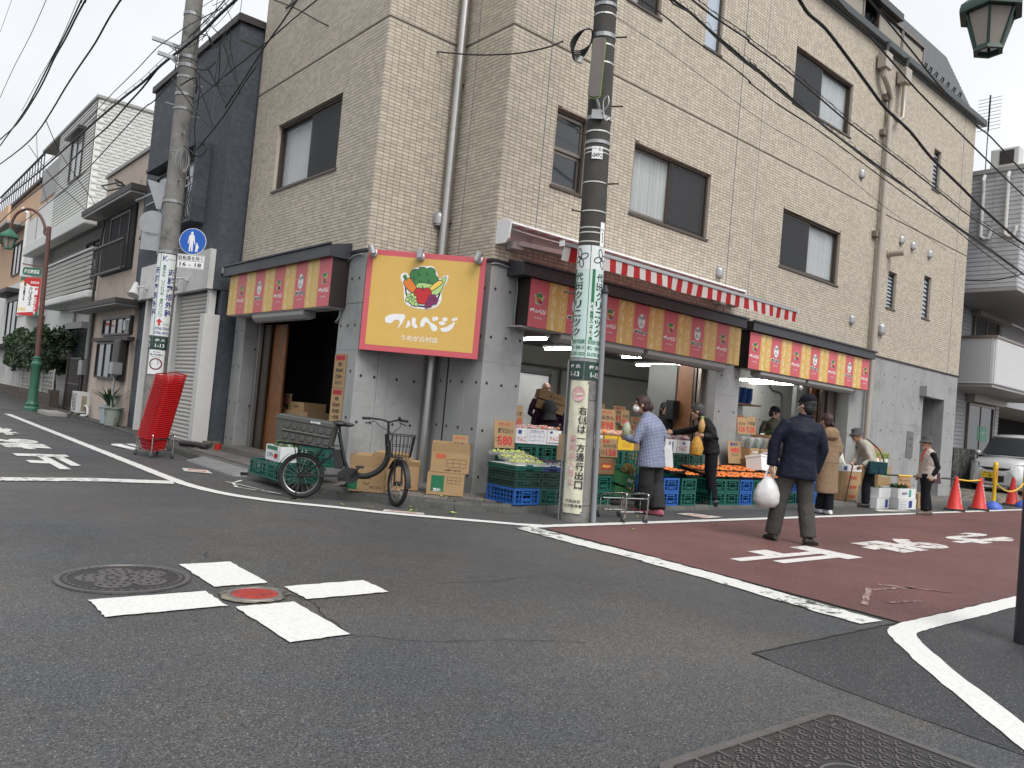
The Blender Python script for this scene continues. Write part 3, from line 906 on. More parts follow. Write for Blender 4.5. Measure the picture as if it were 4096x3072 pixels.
# --- ground floor concrete, 20 cm walls and piers
def conc(x0, x1, y0, y1, z0, z1, name='concrete_wall'):
 b = MB(); b.box(x0,x1,y0,y1,z0,z1); return b.build(name, m_conc, bevel=.012, **W)
conc(X0,5.55,13.46,YE,0,2.5,'concrete_pier'); conc(X0,5.55,YA,10.03,0,2.5,'concrete_pier'); conc(X0,5.55,YA,YE,2.5,ZC-.012,'concrete_beam')
conc(5.55,XV-.001,YA,YA+.2,0,ZC-.012); conc(XV,XV+.2,Y0+.35,YA+.2,0,ZC-.012)
conc(XV,7.13,Y0,Y0+.35,0,ZC-.012,'concrete_pier')
conc(7.13,11.71,Y0+.001,Y0+.35,2.5,ZC-.012,'concrete_beam'); conc(11.71,12.44,Y0,Y0+.35,0,ZC-.012,'concrete_pier'); conc(12.44,16.62,Y0+.001,Y0+.35,2.5,ZC-.012,'concrete_beam')
conc(16.62,20.43,Y0,Y0+.3,0,ZC-.012); conc(20.43,21.72,Y0+.001,Y0+.3,2.53,ZC-.012,'concrete_beam'); conc(21.72,XE,Y0,Y0+.3,0,ZC-.012)
# recessed entrance
b = MB(); b.box(20.3,20.43,Y0+.3,Y0+1.6,0,2.6); b.box(21.72,21.85,Y0+.3,Y0+1.6,0,2.6); b.box(20.43,21.72,Y0+1.5,Y0+1.6,0,2.53); b.build('entrance_recess', m_conc, **W)
b = MB(); b.box(20.55,21.6,Y0+1.45,Y0+1.5,.06,2.2); b.build('entrance_door', m_signside, **W)
b = MB(); b.box(20.18,20.46,8.08,8.25,2.52,2.78); b.build('entrance_lamp', m_vent, bevel=.008, **W)
b = MB(); b.box(19.62,19.98,8.235,8.249,.98,1.62); nm = b.build('name_plate', mat('plate_grey', (.16,.165,.17), .35, .4), **W)
b = MB(); text2d(b,'九川',19.8,1.45,h=.09,fn=lambda u,v:(u,8.233,v)); text2d(b,'三泉',19.8,1.28,h=.09,fn=lambda u,v:(u,8.233,v)); b.box(19.66,19.94,8.232,8.234,1.1,1.105); b.build('lettering', mat('plate_ink', (.03,.03,.03), .5), parent=nm, world=True)
# form tie holes and formwork joints
hb = MB()
def hole_mesh():
 b = MB(); b.lathe([(.0,.0),(.017,.0),(.021,.0015)], 10); return b.mesh('form_tie_hole')
HM = hole_mesh(); HM.materials.append(m_hole)
def hole(p, ax):
 o = bpy.data.objects.new('form_tie_hole', HM); COL.objects.link(o); o.parent = bld
 o.location = Vector(p)-bld.location
 o.rotation_euler = (R(90),0,0) if ax == 'y' else (0,R(-90),0)
ZR = (.31,.94,1.57,2.2,2.85)
for z in ZR:
 for x in (5.29,5.5,5.86,6.15): hole((x,YA-.0025,z-.05),'y')
 for y in (9.19,8.95,8.68,8.36): hole((XV-.0025,y,z),'x')
 for x in (6.54,6.8,7.06,11.85,12.3,17.55,18.2,18.75,19.3,19.85,20.2,22.0,22.35): hole((x,Y0-.0025,z+random.uniform(-.01,.01)),'y')
 for y in (9.55,9.75,9.95,13.55,13.8): hole((X0-.0025,y,z),'x')
for z in (.9,1.9):
 for u in ((5.2,5.5),): hole((5.42,13.457,z),'y')
b = MB()
for x in (18.0,18.9,19.75): b.box(x-.002,x+.002,Y0-.0015,Y0+.01,0,ZC-.02)
b.box(17.4,20.42,Y0-.0015,Y0+.01,1.76,1.764); b.box(21.73,XE,Y0-.0015,Y0+.01,1.76,1.764)
b.box(11.72,12.43,Y0-.0015,Y0+.01,1.86,1.864); b.box(XV+.01,7.12,Y0-.0015,Y0+.01,1.86,1.864); b.box(X0+.01,XV-.01,YA-.0015,YA+.01,1.86,1.864); b.box(5.72,5.723,YA-.0015,YA+.01,.1,1.86)
b.box(XV-.0015,XV+.01,Y0+.01,YA-.01,1.86,1.864); b.box(X0-.0015,X0+.01,YA+.01,10.02,1.86,1.864); b.box(X0-.0015,X0+.01,13.48,YE-.01,1.6,1.604)
stuff(b.build('formwork_joint', m_conc2, **W))
b = MB(); b.box(XV-.004,XV+.01,9.02,9.05,.1,ZC-.02); b.build('expansion_joint', mat('joint_black', (.03,.03,.035), .6), **W)
# --- interior seen through the openings
b = MB(); b.box(5.4,XE-.1,8.3,YE-.1,.02,.1); b.build('shop_floor', mat('shop_floor', (.14,.135,.13), .6, var=.2), **W)
b = MB(); b.box(6.66,XE-.3,8.61,YE-.1,2.72,2.76); b.build('shop_ceiling', m_intg, **W)
b = MB(); b.box(8.6,15.9,13.0,13.1,.1,2.72); b.build('interior_wall', mat('interior_drab', (.36,.36,.32), .8, var=.06), **W)
b = MB(); b.box(15.9,20.2,10.2,13.0,.1,2.72); b.build('interior_wall', m_intw, **W)
b = MB(); b.box(6.7,6.8,8.61,13.0,.1,2.72); b.box(6.8,8.6,13.0,13.1,.1,2.72); b.build('interior_wall', m_intg, **W)
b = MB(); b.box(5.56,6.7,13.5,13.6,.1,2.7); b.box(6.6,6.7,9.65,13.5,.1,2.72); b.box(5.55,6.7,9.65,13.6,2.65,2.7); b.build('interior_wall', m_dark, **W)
for x, y0, y1, z in ((14.75,8.65,9.8,2.36),(15.55,8.75,10.05,2.36),(10.95,8.74,9.83,2.42),(9.7,9.0,10.6,2.42),(12.5,9.6,10.8,2.42),(8.6,9.4,10.0,2.45)):
 b = MB(); b.box(x-.05,x+.05,y0-.03,y1+.03,z+.03,z+.07); fx = b.build('tube_light', mat('white_metal', (.7,.7,.7), .4), **W)
 b = MB(); b.cyl((x,y0,z),(x,y1,z),.016,n=8); b.build('tube', m_tube, parent=fx, world=True)
 if z < 2.4:
  b = MB(); b.cyl((x+.0,y0+.0,z+.07),(x,y0,2.72),.008,n=5); b.cyl((x,y1,z+.07),(x,y1,2.72),.008,n=5); b.build('hanger', m_vent, parent=fx, world=True)
for x in (16.3,16.9,17.5,18.1):
 for z in (.9,1.55,2.2): hole((x,10.197,z),'y')
b = MB(); b.tube(spline([(16.55,10.17,2.7),(16.55,10.17,2.4),(16.7,10.17,2.28),(17.0,10.17,2.25),(17.12,10.17,2.1),(17.12,10.17,1.3)], 5), .025, 8); b.build('wall_conduit', m_cond_, **W)
for pts in ([(8.6,12.96,2.3),(15.8,12.96,2.3)], [(12.4,12.95,2.3),(12.4,12.95,1.2)], [(9,9.2,2.66),(13.5,9.2,2.66)]):
 b = MB(); b.tube(pts, .03, 8); b.build('wall_conduit', m_cond_, **W)
# door frames, wooden sliding doors and steel rails at the openings
def sdoor(x0, x1, y0, y1, m, nm='sliding_door'):
 b = MB(); b.box(x0,x1,y0,y1,.1,2.35); return b.build(nm, m, bevel=.004, **W)
sdoor(5.43,5.5,13.35,13.455,m_steelp,'door_rail'); sdoor(5.52,5.56,13.1,13.455,m_bronze,'door_rail'); sdoor(5.6,5.64,12.6,13.455,m_wood)
sdoor(11.6,11.7,8.50,8.57,m_bronze_l,'door_rail'); sdoor(11.6,11.7,8.60,8.65,m_bronze,'door_rail'); sdoor(11.62,11.7,8.68,9.02,m_wood); sdoor(11.6,11.9,9.04,9.7,m_intg,'inner_pier')
sdoor(16.3,16.6,8.56,8.62,m_bronze_l,'door_rail'); sdoor(16.1,16.24,8.6,8.68,m_bronze,'door_rail'); sdoor(15.85,16.6,8.72,8.77,m_wood); sdoor(15.4,16.5,8.8,8.9,m_intg,'inner_pier')
# roller shutter boxes and awning rollers tucked below the signs
m_shut = mat('shutter_box', (.30,.30,.29), .5)
for x0, x1 in ((7.6,9.4),(9.5,11.6),(12.7,14.3),(14.4,16.3)):
 b = MB(); b.prism([(8.0,2.37),(8.0,2.31),(8.05,2.26),(8.12,2.24),(8.22,2.30),(8.22,2.37)], x0, x1, 'x'); b.build('roller_case', m_shut, bevel=.006, **W)
b = MB(); b.prism([(4.97,2.42),(4.97,2.36),(5.02,2.31),(5.08,2.29),(5.17,2.33),(5.17,2.42)], 10.7, 12.6, 'y');
b.v = [(p[0],p[1],p[2]) for p in b.v]; b.build('roller_case', m_shut, bevel=.006, **W)
# step below the left opening
b = MB(); b.box(5.0,5.45,10.03,13.44,.08,.2); b.build('door_step', m_paver, bevel=.006, **W)
# ================================================================ SHOP SIGNS AND AWNING
m_sred = mat('sign_red', (.56,.10,.12), .45, var=.03)
m_syel = mat('sign_yellow', (.64,.41,.105), .45, var=.03)
m_swht = mat('sign_white', (.80,.80,.80), .5)
m_sline = mat('sign_line_art', (.85,.76,.5), .5)
m_sblk = mat('sign_black', (.012,.02,.018), .5)
m_sgrn = mat('sign_green', (.045,.20,.06), .5)
m_slgr = mat('sign_light_green', (.42,.62,.22), .5)
m_sora = mat('sign_orange', (.72,.20,.03), .5)
m_scorn = mat('sign_corn', (.80,.55,.10), .5)
m_sapl = mat('sign_apple_red', (.50,.02,.025), .5)
m_spur = mat('sign_purple', (.25,.02,.12), .5)
m_sdkg = mat('sign_dark_green', (.02,.10,.06), .5)
def cspline(p, n=4):
 k = len(p); out = []
 for i in range(k):
  a, b, c, e = p[i-1], p[i], p[(i+1) % k], p[(i+2) % k]
  for j in range(n):
   t = j/n
   out.append(tuple(.5*(2*b[d]+(c[d]-a[d])*t+(2*a[d]-5*b[d]+4*c[d]-e[d])*t*t+(-a[d]+3*b[d]-3*c[d]+e[d])*t**3) for d in (0, 1)))
 return out
# emblem and brush lettering, laid out in design units: x to the right, y up, about 1.0 = sign width
def dz(x, y):
 # design grid of the big sign (origin lower left corner)
 dx, dy = x-278, y-1410
 det = 1487*-1270-117*130
 u = (dx*-1270-117*dy)/det
 v = (1487*dy-130*dx)/det
 return (u, v*.853)
def D(pts): return [dz(*p) for p in pts]
EMB = []
def e_add(m, poly): EMB.append((m, poly))
e_add(m_swht, cspline(D([(1000,385),(1070,368),(1130,372),(1190,368),(1240,405),(1265,470),(1285,525),(1310,535),(1340,500),(1390,486),(1405,505),(1375,590),(1320,690),(1318,790),(1290,850),(1245,888),(1140,914),(1050,905),(960,890),(890,860),(850,805),(845,720),(835,600),(805,530),(810,470),(850,450),(890,460),(908,498),(930,440),(960,403)])))
e_add(m_sblk, D(circ(1085,660,228,36)))
e_add(m_swht, D(circ(1085,656,210,36)))
e_add(m_slgr, cspline(D([(1035,570),(1100,590),(1160,575),(1205,590),(1190,640),(1150,660),(1020,645),(1000,610)])))
e_add(m_sblk, cspline(D([(980,612),(918,502),(928,438),(970,404),(1020,408),(1045,379),(1105,379),(1135,397),(1182,383),(1242,418),(1247,478),(1282,520),(1272,575),(1225,607),(1170,596),(1100,586),(1038,580)])))
e_add(m_sgrn, cspline(D([(985,603),(926,500),(936,442),(974,412),(1020,416),(1047,387),(1104,387),(1135,405),(1180,391),(1234,422),(1240,480),(1274,520),(1264,568),(1225,598),(1170,588),(1100,578),(1040,572)])))
e_add(m_sblk, cspline(D([(838,560),(868,518),(918,514),(952,545),(1008,640),(975,698),(925,700),(853,622)])))
e_add(m_sora, cspline(D([(846,560),(872,526),(915,522),(944,548),(998,640),(970,688),(930,691),(861,618)])))
e_add(m_sgrn, D([(828,500),(842,480),(858,474),(876,478),(884,520),(892,545),(868,552),(845,525)]))
e_add(m_sblk, cspline(D([(1380,502),(1360,592),(1284,726),(1200,738),(1180,692),(1296,600),(1325,530)])))
e_add(m_slgr, cspline(D([(1372,510),(1353,590),(1280,718),(1204,728),(1190,694),(1300,606),(1332,536)])))
e_add(m_sblk, cspline(D([(1165,678),(1158,645),(1265,556),(1318,548),(1336,590),(1205,686)])))
e_add(m_scorn, cspline(D([(1172,670),(1167,646),(1268,564),(1314,556),(1327,587),(1200,678)])))
e_add(m_sblk, cspline(D([(968,720),(985,662),(1035,637),(1085,652),(1135,637),(1182,662),(1197,720),(1180,800),(1125,847),(1040,847),(985,800)])))
e_add(m_sapl, cspline(D([(976,720),(992,668),(1037,645),(1085,660),(1133,645),(1175,668),(1189,720),(1172,796),(1122,839),(1043,839),(993,796)])))
for cx, cy in ((905,740),(950,730),(980,765),(915,780),(960,795),(890,790),(935,815),(985,815),(960,840),(1000,850)):
 e_add(m_sblk, D(circ(cx,cy,29,12))); e_add(m_slgr, D(circ(cx,cy,23,12)))
for cx, cy in ((1180,760),(1225,750),(1255,790),(1200,795),(1240,825),(1160,810),(1195,835),(1145,845),(1175,860),(1135,872)):
 e_add(m_sblk, D(circ(cx,cy,29,12))); e_add(m_spur, D(circ(cx,cy,23,12)))
e_add(m_sblk, D([(1076,618),(1088,616),(1092,668),(1082,672)]))
for x, y in ((1015,455),(1120,455),(955,500),(1035,550),(1140,545)):
 for k in range(3): e_add(m_sblk, D([(x+k*6,y+k*13),(x+34+k*6,y+3+k*13),(x+34+k*6,y+7+k*13),(x+k*6,y+4+k*13)]))
BRUSH = [cspline(D(p)) for p in (
 [(605,1035),(625,1000),(680,975),(750,970),(830,972),(860,988),(855,1025),(815,1100),(768,1150),(765,1145),(788,1098),(790,1062),(770,1042),(730,1048),(690,1082),(650,1086),(615,1070)],
 [(893,1055),(912,1055),(926,1085),(925,1112),(895,1136),(866,1146),(872,1128),(886,1092)],
 [(950,1020),(985,1020),(998,1045),(992,1090),(1014,1118),(1015,1140),(990,1152),(960,1130),(945,1090)],
 [(1050,1110),(1060,1060),(1090,1020),(1120,1013),(1150,1030),(1180,1075),(1240,1110),(1262,1140),(1262,1170),(1240,1188),(1205,1180),(1185,1155),(1170,1110),(1130,1075),(1110,1090),(1105,1115),(1080,1135),(1055,1130)],
 circ(1220,1035,18,10,30), circ(1255,1030,22,10,26), circ(1362,1040,33,10,26), circ(1326,1088,42,10,25), circ(1466,1045,20,10,20), circ(1497,1037,22,10,20),
 [(1308,1150),(1340,1146),(1400,1125),(1468,1080),(1487,1073),(1482,1100),(1455,1150),(1410,1185),(1360,1199),(1320,1187),(1306,1168)])]
def multi_mesh(name, parts):
 """one printed sheet: list of (material, [polygons of 3D points])"""
 vs, fs, mi, ms = [], [], [], []
 for m, polys in parts:
  if m not in ms: ms.append(m)
  k = ms.index(m)
  for vv, ff in polys:
   o = len(vs); vs += vv; fs += [tuple(i+o for i in f) for f in ff]; mi += [k]*len(ff)
 me = bpy.data.meshes.new(name); me.from_pydata(vs, [], fs)
 for m in ms: me.materials.append(m)
 me.polygons.foreach_set('material_index', mi); me.update()
 return me
def poly3(poly, fn): return ([fn(*p) for p in poly], [tuple(range(len(poly)))])
def emblem_mesh(fn):
 """fn(u, v, layer) -> 3D"""
 return multi_mesh('emblem', [(m, [poly3(p, lambda u, v, k=k: fn(u, v, k))]) for k, (m, p) in enumerate(EMB)])
# ---- big square sign across the re-entrant corner
SA, SB = Vector((5.18,9.343,0)), Vector((6.346,8.252,0))
sd_ = (SB-SA); SW = sd_.length; sd_.normalize()
sn = Vector((sd_.y, -sd_.x, 0))           # outward
bs = thing('square_shop_sign', 'square yellow sign with red border and basket of vegetables emblem across the corner', 'sign', (*(SA+SB).xy/2, 1.87))
def bsf(u, v, d=0.):
 p = SA+sd_*u+sn*d
 return Vector((p.x, p.y, 1.87+v))-bs.location
SH = 1.36
b = MB(); b.add([bsf(0,0,-.05),bsf(SW,0,-.05),bsf(SW,SH,-.05),bsf(0,SH,-.05),bsf(0,0,0),bsf(SW,0,0),bsf(SW,SH,0),bsf(0,SH,0)], [(0,3,2,1),(4,5,6,7),(0,1,5,4),(1,2,6,5),(2,3,7,6),(3,0,4,7)]); b.build('border_panel', m_sred, bs)
b = MB(); flat(b, [(.075,.075),(SW-.075,.075),(SW-.075,SH-.075),(.075,SH-.075)], lambda u, v: bsf(u, v, .0015)); b.build('yellow_face', m_syel, bs)
obj('emblem', emblem_mesh(lambda u, v, k: bsf(u*SW, v*SW, .003+.00025*k)), None, bs)
b = MB()
for p in BRUSH: flat(b, p, lambda u, v: bsf(u*SW, v*SW, .003))
b.build('brush_lettering', m_swht, bs)
b = MB(); u_, v_ = dz(1040,1285); text2d(b, 'うめが丘村店', u_*SW, v_*SW, h=.075, w=.5, bold=.006, fn=lambda u, v: bsf(u, v, .003), res=3); b.build('lettering', m_swht, bs)
b = MB()
for u in (.25,1.35): b.add([bsf(u-.03,.1,-.05),bsf(u+.03,.1,-.05),bsf(u+.03,1.25,-.05),bsf(u-.03,1.25,-.05),bsf(u-.03,.1,-.12),bsf(u+.03,.1,-.12),bsf(u+.03,1.25,-.12),bsf(u-.03,1.25,-.12)], [(0,3,2,1),(4,5,6,7),(0,1,5,4),(1,2,6,5),(2,3,7,6),(3,0,4,7)])
b.build('mounting_rail', m_vent, bs)
# spotlights above it
m_alu = mat('aluminium', (.50,.50,.50), .35, .7)
for u, tilt, lab in ((.08,.35,'silver spotlight at the left top corner of the square sign'),(.72,0,'silver spotlight over the middle of the square sign'),(1.50,-.35,'silver spotlight at the right top corner of the square sign')):
 base = SA+sd_*u+sn*.02; base.z = 3.17 if u < 1.4 else 3.19
 sp = thing('spotlight', lab, 'spotlight', base, 0, 'spotlights over the square sign')
 b = MB(); b.M = Matrix.Rotation(math.atan2(sn.y, sn.x), 4, 'Z') @ Matrix.Rotation(R(90), 4, 'Y'); b.lathe([(0,0),(.055,0),(.055,.02),(.04,.03),(0,.03)], 14); b.build('mount', m_alu, sp, 40)
 ax = (Vector((0,0,-1))+sd_*tilt-sn*.1).normalized(); c0 = sn*.12+Vector((0,0,.03))
 b = MB(); b.tube([sn*.02, sn*.08, c0], .014, 8); b.build('arm', m_alu, sp)
 b = MB(); b.tube([c0-ax*.055, c0-ax*.05, c0+ax*.06], [.04,.046,.046], 14); b.build('head', m_alu, sp, 40)
 b = MB(); b.tube([c0+ax*.0602, c0+ax*.0606], [.04,.04], 14); b.build('lens', m_glassd, sp)
m_cond = mat('grey_conduit', (.22,.235,.25), .5)
for pts, lab in (([(5.14,9.41,3.15),(5.17,9.60,3.17),(5.17,9.85,3.12),(5.17,9.93,3.0),(5.17,9.95,2.5),(5.17,9.97,2.32),(5.17,10.05,2.25),(5.3,10.1,2.25)],'grey conduit bending down the pier beside the left fascia sign'),([(6.43,8.25,3.17),(6.55,8.225,3.19),(6.8,8.225,3.15),(6.9,8.225,3.0),(6.9,8.225,2.5),(6.93,8.225,2.38),(7.05,8.23,2.33)],'grey conduit bending down the pier beside the middle fascia sign')):
 b = MB(); b.tube(spline(pts, 4), .014, 8); tag(b.build('conduit', m_cond, smooth=60), lab, 'conduit', 'sign light conduits')
# ---- fascia box signs with stripes
def veg_art(seed):
 """white outline drawings of vegetables for one yellow stripe, in a 0.36 x 0.67 cell"""
 L = []
 def cl(p, cx, cy, s, a):
  ca, sa = math.cos(a), math.sin(a)
  L.append([(cx+(x*ca-y*sa)*s, cy+(x*sa+y*ca)*s) for x, y in cspline(p, 4)])
 egg = [(-.25,1),(0,1.15),(.3,1),(.45,.2),(.5,-.6),(.1,-1.1),(-.45,-.7),(-.3,.2)]
 rad = [(0,.5),(.5,.3),(.45,-.3),(.1,-.8),(0,-1.4),(-.1,-.8),(-.45,-.3),(-.5,.3)]
 cuc = [(-.25,1.3),(.15,1.35),(.3,.5),(.3,-.6),(.1,-1.35),(-.2,-1.2),(-.35,-.4)]
 pep = [(-.2,.8),(.2,.85),(.7,.6),(.65,-.3),(.3,-.95),(-.3,-.95),(-.65,-.3),(-.7,.5)]
 lf = [(0,1.3),(.45,.6),(.4,-.3),(.1,-1.1),(-.1,-1.1),(-.4,-.3),(-.45,.6)]
 oni = [(0,1.2),(.15,.7),(.7,.1),(.55,-.6),(0,-.85),(-.55,-.6),(-.7,.1),(-.15,.7)]
 S = [egg, rad, cuc, pep, lf, oni]
 rr = random.Random(seed)
 for i, (cx, cy) in enumerate(((.09,.58),(.27,.55),(.10,.40),(.27,.33),(.09,.22),(.26,.13),(.10,.06))):
  p = S[(seed*2+i) % 6]; a = rr.uniform(-.6,.6)
  cl(p, cx, cy, .058, a)
  if i % 2 == 0: cl([(x*.45, y*.5-.1) for x, y in p], cx, cy, .058, a)
  else:
   for k in (-.25, 0, .25): L.append([(cx+k*.1, cy+.05), (cx+k*.2, cy+.10)])
 return L
def fascia(name, label, fn, loc, W_, H_, seq, side_fn):
 """fn(u, v, d) -> world; seq: first stripe kind ('r' or 'y')"""
 s = thing(name, label, 'sign', loc, 0, 'striped fascia signs over the shop openings')
 f = lambda u, v, d=0.: Vector(fn(u, v, d))-s.location
 b = MB(); q = [f(u, v, d) for d in (-.27, 0) for u, v in ((0,0),(W_,0),(W_,H_),(0,H_))]
 b.add(q, [(0,3,2,1),(4,5,6,7),(0,1,5,4),(1,2,6,5),(2,3,7,6),(3,0,4,7)]); b.build('sign_box', m_signside, s)
 n = len(seq); st = W_/n
 cA = 0
 for i, k in enumerate(seq):
  u0 = i*st
  b = MB(); flat(b, [(u0,.0),(u0+st,0),(u0+st,H_),(u0,H_)], lambda u, v: f(u, v, .002))
  pn = b.build('stripe_panel', m_sred if k == 'r' else m_syel, s)
  uc = u0+st/2
  if k == 'y':
   b = MB()
   for line in veg_art(i % 4):
    stroke2d(b, [(u0+(p[0]/.36)*st, p[1]) for p in line], .0085, lambda u, v: f(min(max(u, u0+.004), u0+st-.004), min(max(v, .005), H_-.005), .0035), closed=len(line) > 3)
   stuff(b.build('vegetable_line_art', m_sline, pn))
   continue
  sc = .46
  if cA % 2 == 0:
   eu, ev = dz(1090,640)
   obj('emblem', emblem_mesh(lambda u, v, kk: f(uc+(u-eu)*sc, .40+(v-ev)*sc, .0035+.0002*kk)), None, pn)
   b = MB()
   bu, bv = dz(1060,1090)
   for p in BRUSH: flat(b, p, lambda u, v: f(uc+(u-bu)*.50, .225+(v-bv)*.50, .0035))
   b.build('brush_lettering', m_swht, pn)
  else:
   b = MB(); flat(b, circ(uc,.40,.088,24,.118), lambda u, v: f(u, v, .0035)); b.build('oval', m_swht, pn)
   b = MB(); stroke2d(b, circ(uc,.40,.081,24,.111), .006, lambda u, v: f(u, v, .004), True)
   text2d(b, 'やお屋', uc, .445, h=.075, w=.125, bold=.035, fn=lambda u, v: f(u, v, .0045)); text2d(b, 'さん', uc, .36, h=.065, w=.085, bold=.035, fn=lambda u, v: f(u, v, .0045)); b.build('lettering', m_sdkg, pn)
   bu, bv = dz(1060,1090)
   for m_, e, d in ((m_swht, 1.1, .0035), (m_sdkg, 1., .0045)):
    b = MB()
    for p in BRUSH:
     cx = sum(q[0] for q in p)/len(p); cy = sum(q[1] for q in p)/len(p)
     g_ = 1.0 if e == 1 else 1.28
     flat(b, [(cx+(q[0]-cx)*g_, cy+(q[1]-cy)*(g_+.12*(e > 1))) for q in p], lambda u, v: f(uc+(u-bu)*.50, .225+(v-bv)*.50, d))
    b.build('brush_lettering', m_, pn)
  b = MB(); text2d(b, 'うめが丘村店', uc, .135, h=.024, w=.15, bold=.012, fn=lambda u, v: f(u, v, .0035)); b.build('lettering', m_swht, pn)
  cA += 1
 # canopy flashing on top
 side_fn(s)
 return s
def can_left(s):
 b = MB(); b.prism([(4.86,3.12),(4.86,3.275),(5.2,3.36),(5.2,3.12)], 9.83, 13.80, 'y')
 b.v = [(p[0], p[1], p[2]) for p in b.v]
 b.build('canopy', m_canopy, s, world=True)
 b = MB(); b.box(4.83,4.875,9.80,13.83,3.28,3.305); b.build('canopy_edge', m_canopy, s, world=True)
 b = MB(); b.box(4.96,5.19,9.9,13.6,2.425,2.44); b.build('soffit', mat('soffit_white', (.45,.45,.44), .6), s, world=True)
def can_right(x0, x1):
 def g(s):
  b = MB(); b.prism([(7.90,3.06),(7.90,3.21),(8.25,3.29),(8.25,3.06)], x0, x1, 'x'); b.build('canopy', m_canopy, s, world=True)
  b = MB(); b.box(x0-.03,x1+.03,7.865,7.915,3.215,3.24); b.build('canopy_edge', m_canopy, s, world=True)
  b = MB(); b.box(x0+.1,x1-.1,8.0,8.24,2.375,2.388); b.build('soffit', mat('soffit_white', (.45,.45,.44), .6), s, world=True)
 return g
fascia('fascia_sign', 'striped fascia sign over the left doorway beside the dark blue building', lambda u, v, d: (4.94-d, 13.66-u, 2.44+v), (4.94,11.77,2.44), 3.79, .68, 'yryryryryr', can_left)
fascia('fascia_sign', 'striped fascia sign under the red and white awning', lambda u, v, d: (6.92+u, 7.97-d, 2.39+v), (9.4,7.97,2.39), 5.01, .66, 'ryryryryryryry', can_right(6.72,11.98))
fascia('fascia_sign', 'striped fascia sign at the right beyond the end of the awning', lambda u, v, d: (12.22+u, 7.97-d, 2.38+v), (14.5,7.97,2.38), 4.62, .66, 'ryryryryryryr', can_right(12.20,16.95))
# ---- retractable awning
m_awr = mat('awning_red', (.52,.03,.035), .8, var=.05, tl=.5)
m_aww = mat('awning_white', (.78,.77,.75), .8, var=.04, tl=.5)
m_wmet = mat('white_coated_metal', (.72,.72,.72), .4, dirt=(.5,.5,.49), dscale=3, dthr=.62)
aw = thing('awning', 'red and white striped retractable awning in a white cassette above the shop front', 'awning', (6.47,8.2,3.5))
WA = dict(parent=aw, world=True)
AX0, AX1 = 6.49, 11.95
cas = [(8.24,3.50),(8.24,3.74),(8.10,3.76),(7.97,3.73),(7.95,3.70),(8.09,3.69),(8.17,3.66),(8.17,3.52)]
b = MB(); b.prism(cas, AX0, AX1, 'x'); b.build('cassette', m_wmet, **WA)
for x in (AX0-.03, AX1):
 b = MB(); b.prism([(8.245,3.44),(8.245,3.76),(8.05,3.77),(7.95,3.73),(7.97,3.50),(8.03,3.44)], x, x+.03, 'x'); b.build('end_cap', m_wmet, bevel=.006, **WA)
n = 46; sw = (AX1-AX0-.04)/n
YV = 6.95
def wave(x): return .006*math.sin(x*5.1)+.004*math.sin(x*11.7)
for i in range(n):
 x0 = AX0+.02+i*sw; m_ = m_awr if i % 2 else m_aww
 b = MB()
 ys = np.linspace(8.08, YV, 8)
 rows = [[(x, y, 3.67-(8.08-y)/(8.08-YV)*.34-.02*math.sin((8.08-y)/(8.08-YV)*PI)) for x in (x0, x0+sw)] for y in ys]
 b.grid(rows)
 fb = b.build('fabric_stripe', m_, **WA)
 b = MB(); rows = []
 for k in range(5):
  z = 3.305-.175*k/4
  rows.append([(x, YV-.012+(wave(x)+.008*math.sin(x*2.2))*k/2, z-(.008*math.sin(x*3) if k == 4 else 0)) for x in (x0, x0+sw/2, x0+sw)])
 b.grid(rows); b.build('valance_stripe', m_, parent=fb, world=True, smooth=60)
b = MB(); b.box(AX0,AX1,YV-.025,YV+.03,3.295,3.345); b.build('front_bar', mat('grey_bar', (.36,.36,.37), .4, .4), bevel=.008, **WA)
for x in (AX0-.015, AX1-.005):
 b = MB(); b.box(x,x+.02,YV-.035,YV+.04,3.285,3.355); b.build('bar_end', m_wmet, **WA)
for x, s_ in ((6.75,1),(11.5,-1)):
 b = MB(); b.bar((x,8.1,3.5),(x+.95*s_,7.62,3.42),.045,.06); b.build('arm', m_wmet, **WA)
 b = MB(); b.bar((x+.95*s_,7.62,3.42),(x+.15*s_,YV+.03,3.31),.04,.055); b.build('arm', m_wmet, **WA)
 b = MB(); b.cyl((x+.95*s_,7.62,3.36),(x+.95*s_,7.62,3.47),.045,n=12); b.build('elbow', m_wmet, smooth=40, **WA)
 b = MB(); b.box(x-.09,x+.09,8.1,8.24,3.42,3.52); b.build('bracket', m_wmet, **WA)
# ================================================================ NEIGHBOURING HOUSES
m_navy = mat('navy_stucco', (.066,.075,.090), .85, var=.35, vscale=9, bump=1.0, bscale=30, dirt=(.10,.11,.125), dscale=2.5, dthr=.58)
m_peel = mat('peeling_white_paint', (.62,.62,.60), .7, var=.08, vscale=6, bump=.5, bscale=18, dirt=(.33,.32,.30), dscale=7, dthr=.62)
m_slat = mat('shutter_slat', (.50,.48,.45), .5, .2, var=.06, rnd=.05)
m_trimw = mat('white_trim', (.60,.60,.59), .5, var=.06)
m_beige = mat('beige_render', (.50,.42,.36), .85, var=.10, vscale=2.5, bump=.2, bscale=60, dirt=(.34,.28,.23), dscale=1.6, dthr=.6)
m_bwin = mat('brown_window_frame', (.03,.022,.02), .45)
m_eave = mat('dark_eave', (.035,.03,.03), .6, var=.2)
m_wsid = mat('white_siding', (.68,.69,.66), .6, var=.06, vscale=4, rnd=.05)
m_wblk = mat('white_block_siding', (.60,.60,.58), .6, var=.05, vscale=9, rnd=.06)
m_soff = mat('soffit_grey', (.33,.33,.32), .7)
m_ltgrey = mat('light_grey_siding', (.47,.48,.50), .55, var=.05, vscale=6, rnd=.05)
m_peach = mat('peach_render', (.62,.42,.28), .85, var=.08)
